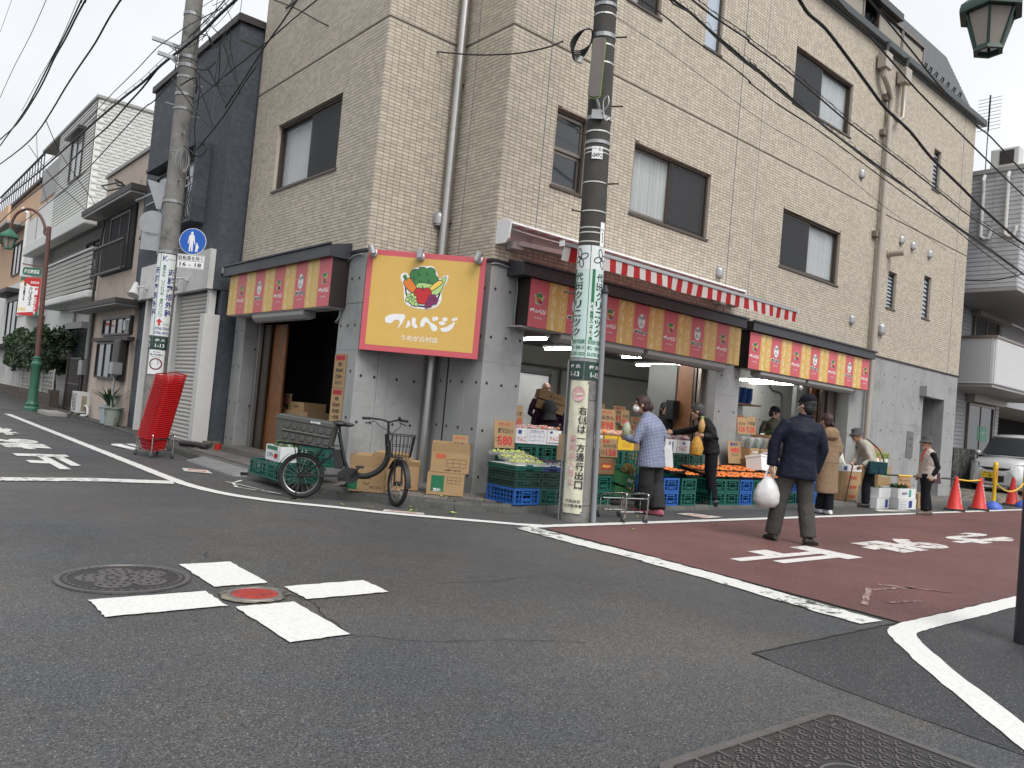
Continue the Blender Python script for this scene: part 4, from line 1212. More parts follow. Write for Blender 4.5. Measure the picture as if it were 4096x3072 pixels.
m_rail = mat('iron_rail', (.03,.03,.03), .5)
m_whrend = mat('white_render', (.70,.70,.68), .8, var=.08, vscale=1.5)
m_paneg = mat('neighbour_glass', (.055,.065,.07), .07, spec=.8)
m_paneg2 = mat('neighbour_glass_pale', (.22,.25,.26), .12, spec=.8)
def prt(name, m, parent, *boxes, **kw):
 b = MB()
 for q in boxes: b.box(*q)
 return b.build(name, m, parent, world=True, **kw)
def win_x(parent, x, y0, y1, z0, z1, mf, mg, n=2, t=.05, rail=False):
 """window on a wall that faces -X"""
 w = MB()
 w.box(x-.04,x+.05,y0,y1,z0,z0+t); w.box(x-.04,x+.05,y0,y1,z1-t,z1); w.box(x-.04,x+.05,y0,y0+t,z0+t,z1-t); w.box(x-.04,x+.05,y1-t,y1,z0+t,z1-t)
 o = w.build('window', mf, parent, world=True)
 st = (y1-y0-2*t)/n
 for i in range(n):
  a = y0+t+i*st
  p = MB(); p.box(x-.005,x+.0,a+.02,a+st-.02,z0+t,z1-t); p.build('pane', mg, o, world=True)
  if i:
   p = MB(); p.box(x-.03,x+.03,a-.02,a+.02,z0+t,z1-t); p.build('mullion', mf, o, world=True)
 return o
# ---- dark blue stucco house with two roller shutters
dh = thing('stucco_house', 'dark navy stucco house with white roller shutters next to the shop', 'house', (4.8,14.06,0))
prt('wall', m_navy, dh, (4.8,9,14.06,19.2,2.9,7.75), (4.95,9,14.06,14.25,0,2.9), (4.95,9,18.05,19.2,0,2.9), bevel=.02)
prt('coping', m_eave, dh, (4.74,9,14.0,19.26,7.75,7.88))
prt('groove', m_eave, dh, (4.797,4.81,14.07,19.19,7.4,7.43), (4.81,9,14.055,14.065,7.4,7.43))
prt('sign_band', m_peel, dh, (4.70,4.95,14.10,18.40,2.91,3.62))
prt('end_trim', m_trimw, dh, (4.66,4.93,13.96,14.16,.08,2.45))
prt('shutter_jamb', m_trimw, dh, (4.78,4.9,14.16,14.28,.1,2.9)); prt('shutter_jamb', m_trimw, dh, (4.78,4.9,16.0,16.12,.1,2.9)); prt('shutter_jamb', m_trimw, dh, (4.78,4.9,17.95,18.08,.1,2.9))
sm = {}
for y0, y1 in ((14.28,16.0),(16.12,17.95)):
 sh = prt('roller_shutter', m_trimw, dh, (4.9,4.93,y0,y1,.1,2.9))
 b = MB(); b.prism([(0,0),(-.022,.012),(-.026,.035),(-.018,.06),(0,.07)], 0, y1-y0, 'y'); b.v = [(p[0], p[1], p[2]) for p in b.v]
 me = b.mesh('shutter_slat'); me.materials.append(m_slat)
 k = 0
 while .12+k*.075 < 2.85:
  o = obj('shutter_slat', me, None, sh); o.location = Vector((4.897,y0,.12+k*.075))-wloc(sh); k += 1
for y, lab in ((15.4,'white floodlight'),(18.0,'white floodlight')):
 b = MB(); b.lathe([(0,0),(.06,0),(.06,.02),(.0,.02)], 12); b.M = None
 lp = prt('flood_lamp_base', m_trimw, dh, (4.63,4.7,y-.28,y-.18,3.1,3.2))
 b = MB(); b.tube([(4.64,y-.23,3.15),(4.55,y-.1,3.14),(4.52,y,3.1)], .018, 6); b.build('lamp_arm', m_trimw, lp, world=True)
 b = MB(); b.tube([(4.53,y+.02,3.24),(4.52,y,3.18),(4.50,y-.02,3.05),(4.47,y-.06,2.95)], [.035,.06,.085,.12], 14); b.build('lamp_shade', m_trimw, lp, world=True, smooth=50)
# framed bay window with a curved iron rail
prt('bay_frame', m_navy, dh, (4.55,4.8,14.95,15.05,4.2,5.7), (4.55,4.8,15.05,18.3,4.2,4.26), (4.55,4.8,15.05,18.3,5.66,5.72))
win_x(dh, 4.79, 15.1, 18.2, 4.4, 5.6, m_bwin, m_paneg2, 3)
for k in range(22):
 y = 15.1+k*.145
 b = MB(); b.tube([(4.62,y,4.95),(4.6,y,4.75),(4.54,y,4.5),(4.58,y,4.3),(4.72,y,4.27)], .012, 5); b.build('rail_bar', m_rail, dh, world=True)
b = MB(); b.tube([(4.62,15.05,4.96),(4.62,18.25,4.96)], .018, 6); b.build('hand_rail', mat('white_rail', (.55,.55,.55), .4), dh, world=True)
b = MB(); b.tube([(4.56,15.05,5.05),(4.56,18.9,5.15)], .02, 6); b.build('laundry_pole', m_alu, dh, world=True)
b = MB(); b.box(4.9,5.0,14.02,14.06,3.2,3.34); b.build('wall_light', m_vent, dh, world=True)
prt('base_kerb', m_mortar, dh, (4.85,5.2,13.92,14.06,.05,.22))
# ---- beige rendered two-storey house
bh = thing('rendered_house', 'beige rendered two storey house with dark eaves and brown windows', 'house', (4.85,19.25,0))
prt('wall', m_beige, bh, (4.85,9,19.25,23.2,0,6.45), bevel=.02)
prt('coping', m_soff, bh, (4.80,9,19.2,23.26,6.45,6.53))
prt('upper_eave', m_eave, bh, (4.45,4.86,19.0,23.9,5.42,5.56)); prt('lower_eave', m_eave, bh, (4.35,4.86,18.9,23.9,2.84,2.95))
prt('eave_soffit', m_soff, bh, (4.47,4.85,19.05,23.8,5.36,5.42)); prt('eave_soffit', m_soff, bh, (4.38,4.85,18.95,23.8,2.80,2.84))
prt('recess_shade', m_dark, bh, (4.80,4.87,19.8,22.7,3.75,5.3))  # near-black slab on the wall, its colour stands in for a recess in shade
win_x(bh, 4.82, 20.2, 22.0, 3.8, 5.2, m_bwin, m_paneg2, 2)
for k in range(20):
 y = 19.7+k*.15
 prt('rail_bar', m_rail, bh, (4.56,4.58,y-.01,y+.01,3.72,4.4))
prt('hand_rail', m_rail, bh, (4.55,4.6,19.62,22.65,4.38,4.42)); prt('hand_rail', m_rail, bh, (4.55,4.6,19.62,22.65,3.68,3.73))
win_x(bh, 4.83, 19.25, 21.8, 2.18, 2.62, m_bwin, m_paneg, 4)
prt('window_hood', m_eave, bh, (4.70,4.86,18.95,22.3,2.03,2.12))
win_x(bh, 4.80, 19.9, 22.0, 1.12, 2.02, m_bwin, m_paneg, 3)
ls = prt('louver_shutter', m_bwin, bh, (4.66,4.80,18.6+.7,19.88,1.10,2.05))
for k in range(14): prt('louver_slat', mat('louver_brown', (.055,.045,.04), .5), ls, (4.64,4.662,19.34,19.84,1.14+k*.064,1.185+k*.064))
b = MB(); b.tube([(4.8,22.85,0.1),(4.8,22.85,2.8),(4.74,22.9,3.2),(4.8,22.85,5.3)], .035, 8); b.build('drainpipe', m_eave, bh, world=True)
prt('electric_meter', mat('meter_grey', (.4,.41,.42), .4), bh, (4.70,4.84,18.95+.35,19.45,2.25,2.5), bevel=.02)
b = MB()   # lattice bracket of laundry arms on the upper wall
for p, q in (((4.84,21.6,6.1),(4.45,21.9,5.95)),((4.45,21.9,5.95),(4.5,21.4,5.75)),((4.5,21.4,5.75),(4.84,21.1,5.9)),((4.84,21.1,5.9),(4.5,20.8,5.95)),((4.5,20.8,5.95),(4.5,20.5,5.75)),((4.5,20.5,5.75),(4.84,20.6,5.8))): b.tube([p, q], .02, 5)
b.build('laundry_bracket', m_rail, bh, world=True)
# ---- white sided house with balcony
wh = thing('sided_house', 'white sided three storey house with projecting balcony and block patterned end wall', 'house', (4.9,25.6,0))
prt('upper_wall', m_wsid, wh, (4.9,10,25.65,31.0,5.75,9.3), (4.9,10,31.0,34,5.75,7.2))
prt('coping', m_soff, wh, (4.84,10,25.58,34.1,9.3,9.38))
prt('lower_wall', m_wsid, wh, (5.5,10,24.4,34,0,5.7))
prt('soffit', m_soff, wh, (4.9,5.6,24.0,34,5.68,5.75))
for k in range(35):
 z = 5.78+k*.1
 b = MB(); b.add([(4.868,25.7,z),(4.868,31 if z < 8.2 or z > 8.9 else 31,z),(4.898,31,z+.095),(4.898,25.7,z+.095)], [(0,1,2,3)]); b.add([(4.868,25.7,z),(4.868,31,z),(4.899,31,z),(4.899,25.7,z)], [(0,1,2,3)]); b.build('siding_board', m_wsid, wh, world=True)
b = MB()
for k in range(36):
 for i in range(16):
  x = 4.92+i*.3+(.15 if k % 2 else 0); z = 5.77+k*.1
  b.frus((x+.145,25.64,0),(.0,.0),(x+.145,25.64,0),(0,0)) if False else b.add([(x,25.65,z),(x+.29,25.65,z),(x+.29,25.65,z+.09),(x,25.65,z+.09),(x+.02,25.625,z+.015),(x+.27,25.625,z+.015),(x+.27,25.625,z+.075),(x+.02,25.625,z+.075)], [(4,5,6,7),(0,1,5,4),(1,2,6,5),(2,3,7,6),(3,0,4,7)])
stuff(b.build('block_siding', m_wblk, wh, world=True))
b = MB()
for k in range(30):
 for i in range(10):
  z = .25+k*.1; y = 24.42+i*.18+(.09 if k % 2 else 0)
  b.add([(5.5,y,z),(5.5,y+.17,z),(5.5,y+.17,z+.09),(5.5,y,z+.09),(5.475,y+.015,z+.015),(5.475,y+.155,z+.015),(5.475,y+.155,z+.075),(5.475,y+.015,z+.075)], [(4,5,6,7),(0,1,5,4),(1,2,6,5),(2,3,7,6),(3,0,4,7)])
  x = 5.52+i*.18+(.09 if k % 2 else 0)
  b.add([(x,24.4,z),(x+.17,24.4,z),(x+.17,24.4,z+.09),(x,24.4,z+.09),(x+.015,24.375,z+.015),(x+.155,24.375,z+.015),(x+.155,24.375,z+.075),(x+.015,24.375,z+.075)], [(4,5,6,7),(0,1,5,4),(1,2,6,5),(2,3,7,6),(3,0,4,7)])
stuff(b.build('block_siding', m_wblk, wh, world=True))
win_x(wh, 4.88, 27.0, 28.7, 7.2, 8.6, m_bwin, m_paneg2, 2); prt('window_hood', m_bwin, wh, (4.65,4.9,26.9,28.9,8.62,8.72))
prt('recess', m_soff, wh, (4.86,4.9,30.6,33.5,7.3,8.5))
bal = prt('balcony', m_wsid, wh, (4.9,5.5,24.0,31.2,3.38,3.5))
prt('balcony_band', m_wsid, bal, (4.78,5.5,23.9,31.3,3.28,3.5), bevel=.05)
for k in range(8): prt('balcony_slat', mat('balcony_slat', (.36,.35,.32), .5), bal, (4.86,4.9,24.0,31.1,3.56+k*.135,3.66+k*.135)); prt('balcony_slat', MATS['balcony_slat'], bal, (4.92,5.5,23.98,24.02,3.56+k*.135,3.66+k*.135))
prt('balcony_cap', m_trimw, bal, (4.82,4.94,23.96,31.1,4.64,4.7)); prt('balcony_cap', m_trimw, bal, (4.94,5.5,23.94,24.06,4.64,4.7))
prt('balcony_fascia', m_wsid, wh, (4.55,4.9,24.1,34,5.3,5.66), bevel=.03)
win_x(wh, 5.48, 25.2, 28, 3.6, 5.3, m_bwin, m_paneg, 3); win_x(wh, 5.45, 26.4, 28.2, .6, 2.5, m_eave, m_paneg, 2)
for y in (24.6,26.2,28.4):
 b = MB(); b.cyl((5.42,y,.2),(5.42,y,3.3),.045,n=8); b.build('drainpipe', m_soff, wh, world=True)
prt('window_hood', m_soff, wh, (5.2,5.5,26.2,28.5,2.55,2.75))
# ---- far peach building with roof railing, white wall below
ph = thing('apartment_block', 'distant peach coloured apartment block with roof railing at the left edge', 'building', (5.0,34.4,0))
prt('wall', m_peach, ph, (5.0,12,34.4,48,4.6,8.3)); prt('lower_wall', m_whrend, ph, (4.95,12,34.4,48,0,4.6)); prt('wall_return', m_whrend, ph, (4.9,5.6,33.9,36.4,3.2,6.9))
prt('band', m_eave, ph, (4.9,12,34.3,48,8.3,8.42)); prt('balcony_slab', m_soff, ph, (4.3,5.0,37,44,6.9,7.0)); prt('balcony_front', m_peach, ph, (4.3,4.4,37,44,7.0,7.6))
prt('hand_rail', m_rail, ph, (4.95,5.02,34.4,46,9.4,9.45))
for k in range(18): prt('rail_bar', m_rail, ph, (4.97,5.0,34.5+k*.64,34.53+k*.64,8.42,9.4))
win_x(ph, 4.98, 37.5, 39.5, 5.0, 6.4, m_bwin, m_paneg, 2); win_x(ph, 4.93, 36.5, 39, 2.0, 3.9, m_bwin, m_paneg, 2); prt('eave', m_eave, ph, (4.4,5,35.8,40,4.1,4.25)); prt('eave', m_eave, ph, (4.3,5,36,44,1.9,2.05))
b = MB(); b.tube([(4.9,36.2,4.8),(4.9,36.2,7.3),(4.75,36.6,7.5)], .07, 8); b.build('drainpipe', m_whrend, ph, world=True)
# ---- garden wall, fence, gate, hedge of the white house
gw = thing('garden_wall', 'low brown block garden wall with white wire fence on top', 'wall', (4.75,27,0))
for k in range(3):
 for i in range(29):
  y = 27.0+i*.4+(.2 if k % 2 else 0)
  prt('block', mat('brown_block', (.075,.06,.052), .8, var=.15, rnd=.15), gw, (4.72,4.86,y,y+.39,.02+k*.155,.17+k*.155))
fb = MB()
for i in range(90): fb.box(4.775,4.785,27.0+i*.13,27.008+i*.13,.5,1.2)
for k in range(6): fb.box(4.772,4.788,27.0,38.7,.5+k*.13,.508+k*.13)
stuff(fb.build('wire_mesh', mat('white_wire', (.65,.65,.63), .5), gw, world=True))
for i in range(7): prt('fence_post', MATS['white_wire'], gw, (4.765,4.795,27.0+i*1.9,27.03+i*1.9,.48,1.25))
prt('end_pier', MATS['brown_block'], gw, (4.65,4.9,26.6,26.98,.02,.62));
gt = thing('garden_gate', 'dark brown slatted metal garden gate with letter box', 'gate', (5.0,23.6,0))
prt('gate_post', m_bwin, gt, (4.95,5.05,26.2,26.3,.05,1.75)); prt('gate_post', m_bwin, gt, (4.95,5.05,23.3,23.4,.05,1.68))
for k in range(22): prt('gate_slat', m_bwin, gt, (4.985,5.0,24.65+k*.07,24.68+k*.07,.15,1.6))
prt('gate_rail', m_bwin, gt, (4.98,5.02,24.6,26.2,1.58,1.64)); prt('gate_rail', m_bwin, gt, (4.98,5.02,24.6,26.2,.12,.18)); prt('gate_rail', m_bwin, gt, (4.98,5.02,24.6,26.2,.85,.9))
prt('side_panel', m_eave, gt, (5.05,5.1,23.4,24.6,.1,1.6))
prt('letter_box', m_vent, gt, (4.82,5.0,23.75,24.15,1.15,1.55), bevel=.01); prt('letter_box_post', m_bwin, gt, (4.88,4.94,23.92,23.98,.1,1.15))
m_leafd = mat('hedge_leaf', (.028,.055,.02), .45, rnd=.5, hue=.03, var=.1)
m_bark = mat('bark', (.06,.045,.035), .9, var=.3, bump=.5, bscale=30)
def leaf_cloud(n, fn, size, seed):
 rr = random.Random(seed); vs, fs = [], []
 for i in range(n):
  c = Vector(fn(rr)); d = Vector((rr.gauss(0,1), rr.gauss(0,1), rr.gauss(0,.8)+.3)).normalized()
  x = d.orthogonal().normalized(); x = Matrix.Rotation(rr.uniform(0, 6.28), 3, d) @ x; y = d.cross(x)
  s = size*rr.uniform(.6,1.3); o = len(vs)
  vs += [c-x*s, c-y*s*.45+d*s*.1, c+x*s, c+y*s*.45+d*s*.1]
  fs.append((o,o+1,o+2,o+3))
 return vs, fs
for i, (yc, ry, lab) in enumerate(((29.3,1.7,'clipped dark green hedge tree behind the street lamp pole'),(33.2,2.2,'clipped dark green hedge tree at the left edge of the view'))):
 hd = thing('hedge_tree', lab, 'hedge', (5.0,yc,0), 0, 'hedge trees over the garden fence')
 def hf(rr, yc=yc, ry=ry):
  a, e = rr.uniform(0, 2*PI), rr.uniform(-1, 1)
  r = rr.uniform(.6,1.0)**.5
  k = 1+.12*math.sin(5*a+3*e)+.1*math.sin(9*e+2*a)
  x, y, z = math.cos(a)*math.sqrt(1-e*e), math.sin(a)*math.sqrt(1-e*e), e
  sq = lambda v: math.copysign(abs(v)**.65, v)
  return (sq(x)*.62*r*k, sq(y)*ry*r*k, 1.85+sq(z)*.72*r*k)
 b = MB(); v, f = leaf_cloud(7000, hf, .075, 50+i); b.add(v, f); stuff(b.build('crown', m_leafd, hd))
 for k in range(5):
  y = (k-2)*ry*.33
  b = MB(); b.tube([(0,y,.1),(.03,y+.05,.7),(-.05,y-.1,1.2),(.1,y+.15,1.9)], [.06,.05,.045,.02], 6); b.build('trunk', m_bark, hd)
# ---- grey sided building at the right
gb = thing('grey_apartment', 'light grey sided apartment house with perforated balcony at the right edge', 'building', (23.4,7.3,0))
prt('upper_block', m_ltgrey, gb, (23.43,34,7.3,14,5.74,8.95)); prt('coping', m_soff, gb, (23.36,34,7.22,14,8.95,9.07)); prt('soffit', m_soff, gb, (23.4,34,7.28,14,5.66,5.74))
for k in range(26):
 z = 5.76+k*.123
 for y0, y1 in ((7.31,8.0),(8.012,8.7),(8.712,9.4)):
  b = MB(); b.add([(23.43,y0,z),(23.43,y1,z),(23.43,y1,z+.115),(23.43,y0,z+.115),(23.41,y0,z+.012),(23.41,y1,z+.012),(23.41,y1,z+.108),(23.41,y0,z+.108)], [(4,5,6,7),(0,1,5,4),(1,2,6,5),(2,3,7,6),(3,0,4,7)]); b.build('siding_board', m_ltgrey, gb, world=True)
 b = MB(); b.add([(23.43,7.3,z),(27,7.3,z),(27,7.3,z+.115),(23.43,7.3,z+.115),(23.44,7.28,z+.012),(27,7.28,z+.012),(27,7.28,z+.108),(23.44,7.28,z+.108)], [(4,5,6,7),(0,1,5,4),(1,2,6,5),(2,3,7,6),(3,0,4,7)]); b.build('siding_board', m_ltgrey, gb, world=True)
prt('lower_wall', m_ltgrey, gb, (23.3,29.2,9.4,14,0,5.7), (29.2,60,13,14,0,5.7), (29.2,60,9.4,13,2.9,5.7))
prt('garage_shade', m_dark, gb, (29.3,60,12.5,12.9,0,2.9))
for k in range(44):
 z = .1+k*.125
 if z > 5.55: break
 for x0, x1 in ((23.4,26.25),(28.9,29.2)):
  b = MB(); b.add([(x0,9.4,z),(x1,9.4,z),(x1,9.4,z+.117),(x0,9.4,z+.117),(x0,9.375,z+.012),(x1,9.375,z+.012),(x1,9.375,z+.11),(x0,9.375,z+.11)], [(4,5,6,7),(0,1,5,4),(1,2,6,5),(2,3,7,6),(3,0,4,7)]); b.build('siding_board', m_ltgrey, gb, world=True)
def win_y(parent, y, x0, x1, z0, z1, mf, mg, n=2, t=.06):
 w = MB(); w.box(x0,x1,y-.05,y+.05,z0,z0+t); w.box(x0,x1,y-.05,y+.05,z1-t,z1); w.box(x0,x0+t,y-.05,y+.05,z0+t,z1-t); w.box(x1-t,x1,y-.05,y+.05,z0+t,z1-t)
 o = w.build('window', mf, parent, world=True); st = (x1-x0-2*t)/n
 for i in range(n):
  p = MB(); p.box(x0+t+i*st+.02,x0+t+(i+1)*st-.02,y-.01,y,z0+t,z1-t); p.build('pane', mg, o, world=True)
  if i: p = MB(); p.box(x0+t+i*st-.025,x0+t+i*st+.025,y-.03,y+.03,z0+t,z1-t); p.build('mullion', mf, o, world=True)
 return o
win_y(gb, 9.36, 26.45, 28.6, .5, 2.78, m_bronze_l, m_paneg, 2); prt('shutter_housing', m_beigep, gb, (26.3,28.9,9.12,9.38,2.82,3.08), bevel=.01)
win_y(gb, 9.36, 26.45, 28.6, 3.7, 5.65, m_bronze_l, m_paneg, 2); prt('shutter_housing', m_beigep, gb, (26.3,29,9.12,9.38,5.5,5.66))
b = MB(); text2d(b,'つみき',27.75,1.9,h=.12,bold=.01,fn=lambda u,v:(u,9.343,v));
sgw = prt('window_notice', mat('notice_green', (.12,.40,.26), .5), gb, (27.35,28.15,9.344,9.347,1.65,2.1)); b.build('lettering', m_swht, sgw, world=True)
prt('notice_board', m_vent, gb, (24.7,25.3,9.33,9.37,2.2,2.75))
m_perf = mat('perforated_panel', (.62,.64,.66), .4, .3)
bl = prt('balcony', m_soff, gb, (23.4,30,7.72,9.4,3.05,3.14))
prt('balcony_panel', m_perf, bl, (23.36,23.4,7.72,9.38,3.14,4.38)); prt('balcony_panel', m_perf, bl, (23.4,30,7.68,7.72,3.14,4.38)); prt('balcony_cap', m_bronze_l, bl, (23.33,30,7.64,7.76,4.38,4.45)); prt('balcony_cap', m_bronze_l, bl, (23.33,23.45,7.76,9.38,4.38,4.45))
hb_ = MB()
for i in range(24):
 for k in range(19):
  y, z = 7.8+i*.066, 3.2+k*.064
  hb_.add([(23.357,y,z),(23.357,y+.026,z),(23.357,y+.026,z+.026),(23.357,y,z+.026)], [(0,1,2,3)])
stuff(hb_.build('perforation', m_hole, bl, world=True))
for k in range(26): prt('balcony_louver', m_swht, bl, (23.45,29.9,7.665,7.68,3.17+k*.046,3.19+k*.046))
for y in (7.65,8.25):
 b = MB(); b.tube([(23.38,y,8.9),(23.3,y,8.75),(23.36,y,8.4),(23.36,y,7.2),(23.36,y-.1,7.12),(23.36,y-.2,7.12),(23.36,y-.25,7.3),(23.36,y-.25,7.4)], .05, 8); b.build('pipe_cover', m_trimw, gb, world=True)
b = MB(); b.tube([(26.4,8.3,5.2),(28.5,8.0,5.0)], .03, 6); b.build('laundry_pole', m_trimw, gb, world=True)
ac = thing('air_conditioner', 'white air conditioner outdoor unit on the grey apartment roof', 'air conditioner', (23.7,7.85,9.07))
prt('body', m_trimw, ac, (23.55,23.9,7.5,8.2,9.12,9.65), bevel=.02); prt('grille', m_eave, ac, (23.535,23.55,7.62,7.97,9.2,9.58)); prt('foot', m_eave, ac, (23.55,23.9,7.55,7.62,9.07,9.12)); prt('foot', m_eave, ac, (23.55,23.9,8.05,8.12,9.07,9.12))
an = thing('roof_antenna', 'thin television aerial on a mast above the grey apartment', 'antenna', (23.8,8.4,9.07))
prt('mast', m_rail, an, (23.79,23.81,8.39,8.41,9.07,11.2))
prt('boom', m_rail, an, (23.79,23.81,8.38,8.42,10.3,11.35))
for k in range(10): prt('element', m_rail, an, (23.795,23.805,8.1,8.7,10.35+k*.1,10.36+k*.1))
bw_ = thing('block_wall', 'dark stained concrete block wall beside the parked car', 'wall', (25.5,9.0,0))
m_blockd = mat('stained_block', (.11,.11,.105), .9, var=.35, vscale=5, rnd=.15, dirt=(.03,.03,.03), dscale=4, dthr=.5)
for k in range(7):
 for i in range(4):
  prt('block', m_blockd, bw_, (24.5+i*.4,24.89+i*.4,8.95,9.07,.02+k*.19,.205+k*.19))
# ================================================================ UTILITY POLES, STREET LAMPS
m_polec = mat('pole_concrete', (.20,.195,.185), .85, var=.25, vscale=5, bump=.4, bscale=70, dirt=(.10,.10,.095), dscale=2.2, dthr=.56)
m_poled = mat('pole_dark_coat', (.050,.048,.044), .8, var=.25, vscale=8, bump=.5, bscale=90, dirt=(.13,.125,.115), dscale=40, dthr=.68)
m_strap = mat('steel_strap', (.55,.54,.50), .3, .85)
m_galv = mat('galvanised', (.30,.31,.32), .45, .6, var=.15)
m_adw = mat('advert_white', (.66,.70,.70), .3)
m_adm = mat('advert_mint', (.52,.66,.62), .3)
m_ink = mat('ink_black', (.012,.015,.02), .5)
m_inkb = mat('ink_blue', (.02,.035,.20), .5)
m_inkg = mat('ink_green', (.01,.14,.06), .5)
m_inkr = mat('ink_red', (.50,.03,.03), .5)
m_addr = mat('address_green', (.015,.05,.04), .35)
m_vinyl = mat('aged_vinyl', (.60,.59,.46), .45, var=.12, vscale=5, dirt=(.42,.40,.28), dscale=3, dthr=.6)
m_fade = mat('faded_red', (.56,.34,.35), .6, var=.2, vscale=9)
V_ = Vector
class Pole:
 def __init__(s, base, top, zt, r0, dr):
  s.b, s.t, s.zt, s.r0, s.dr = Vector((*base, 0)), Vector((*top, 0)), zt, r0, dr
  d = Vector((-base[0], -base[1], 0)).normalized()
  s.c, s.r = d, Vector((-d.y, d.x, 0))      # towards the viewer side, and to its right
 def ax(s, z): return s.b.lerp(s.t, z/s.zt)
 def rad(s, z): return s.r0-s.dr*z
 def pt(s, z, phi, e=0.):
  a = s.ax(z); q = s.rad(z)+e
  p = a+(s.c*math.cos(phi)+s.r*math.sin(phi))*q
  return Vector((p.x, p.y, z))
 def fn(s, e, phi0=0.): return lambda u, v: s.pt(v, phi0+u/s.rad(v), e)
 def band(s, root, z, h=.02, e=.004, m=None, name='strap'):
  b = MB(); n = 20
  rows = [[s.pt(zz, 2*PI*i/n, ee)-root.location for i in range(n)] for zz, ee in ((z-h/2,.0005),(z-h/2,e),(z+h/2,e),(z+h/2,.0005))]
  b.grid(rows, True); return b.build(name, m or m_strap, root)
 def sheet(s, root, z0, z1, p0, p1, e, m, name, parent=None, rnd=0.):
  b = MB(); n = 14
  b.grid([[s.pt(z, p0+(p1-p0)*i/n, e)-root.location for i in range(n+1)] for z in np.linspace(z0, z1, 10)])
  return b.build(name, m, parent or root, smooth=60)
 def ink(s, root, m, e, items, parent, name='lettering'):
  """items: (text, phi centre, z centre, width in m, height) or ('v', text, phi, ztop, zbottom, width)"""
  b = MB(); f = s.fn(e)
  for it in items:
   if it[0] == 'v': vtext(b, it[1], it[2]*s.rad(it[3]), it[3], it[4], it[5], it[6] if len(it) > 6 else .02, f)
   else: text2d(b, it[0], it[1]*s.rad(it[2]), it[2], h=it[4], w=it[3], bold=.015, fn=f)
  b.v = [tuple(Vector(p)-root.location) for p in b.v]
  return b.build(name, m, parent)
 def shaft(s, root, m0, zsplit, m1, zend):
  b = MB(); n = 24
  for nm, m, zs in (('foot', m0, np.linspace(-.05, zsplit, 8)), ('shaft', m1, np.linspace(zsplit, zend, 14))):
   b = MB(); b.grid([[s.pt(z, 2*PI*i/n)-root.location for i in range(n)] for z in zs], True); b.build(nm, m, root, smooth=60)
# ---- concrete pole at the corner
P1 = Pole((6.745,6.58), (6.60,6.70), 6.8, .18, .0072)
p1 = thing('utility_pole', 'concrete utility pole with clinic advertisement and yellowed banner in front of the shop', 'utility pole', (6.745,6.58,0))
P1.shaft(p1, m_polec, 3.2, m_poled, 10)
def rad(d): return d*PI/180
for z, h, m in ((6.22,.04,m_galv),(6.1,.018,m_strap),(5.84,.05,m_galv),(5.72,.02,m_strap),(5.5,.02,m_strap),(4.83,.045,m_galv),(4.66,.018,m_strap),(4.53,.04,m_galv),(4.45,.02,m_strap),(4.40,.012,m_strap),(4.04,.014,m_strap),(3.69,.014,m_strap),(3.49,.014,m_strap),(3.43,.014,m_strap),(3.32,.014,m_strap),(1.905,.03,m_galv),(1.45,.01,m_galv),(.22,.03,m_galv)): P1.band(p1, z, h, .005 if m is m_strap else .009, m)
for z, ph in ((5.85,80),(5.0,80),(4.62,-60),(4.05,75),(3.68,-60),(2.7,-70),(6.4,-70)):
 a, b_ = P1.pt(z, rad(ph), -.02)-p1.location, P1.pt(z, rad(ph), .13)-p1.location
 b = MB(); b.tube([a, b_, b_+(b_-a)*.06], [.010,.010,.016], 8); b.build('step_bolt', mat('rust_bolt', (.05,.035,.03), .7), p1)
# curved advertisement sheets
for p0, p1_, nm in ((-88,-1,'advert_sheet'),(2,88,'advert_sheet')):
 s_ = P1.sheet(p1, 1.93, 3.27, rad(p0), rad(p1_), .006, m_adm, nm)
 P1.sheet(p1, 2.98, 3.27, rad(p0+.5), rad(p1_-.5), .007, m_adw, 'sheet_top', s_)
 a_ = P1.sheet(p1, 1.68, 1.89, rad(p0+2), rad(p1_-1), .007, m_addr, 'address_plate')
 off = 0 if p0 < 0 else 96
 P1.ink(p1, m_swht, .009, [('梅 丘', rad(-38+off*.86), 1.825, .14, .045), ('1-13', rad(-38+off*.9), 1.735, .12, .06)], a_)
 P1.ink(p1, m_ink, .009, [('v','代田クリニック', rad(-45+off), 2.95, 2.18, .10)], s_)
 P1.ink(p1, m_inkg, .009, [('世田谷代田駅', rad(-38+off*.84), 2.12, .2, .055), ('南口・徒歩1分', rad(-38+off*.84), 2.05, .2, .05), ('03-5787-3320', rad(-38+off*.86), 1.975, .21, .045)], s_)
 P1.sheet(p1, 2.15, 2.99, rad(-84+off), rad(-67+off) if p0 < 0 else rad(25), .008, m_inkg, 'green_strip', s_)
 P1.ink(p1, m_swht, .0095, [('v','内科・心療内科', rad(-75+off if p0 < 0 else 18), 2.6, 2.17, .042)], s_)
 b = MB(); c0 = rad(-45+off)*P1.rad(3.1)
 for k in range(4):
  a = k*PI/2+.3
  stroke2d(b, [(c0+.05*math.cos(a)+(x*math.cos(a)-y*math.sin(a))*.05, 3.12+.05*math.sin(a)*1.2+(x*math.sin(a)+y*math.cos(a))*.06) for x, y in circ(0,0,1,14,.55)], .012, P1.fn(.009), True)
 b.v = [tuple(Vector(p)-p1.location) for p in b.v]; b.build('clover_logo', m_ink, s_)
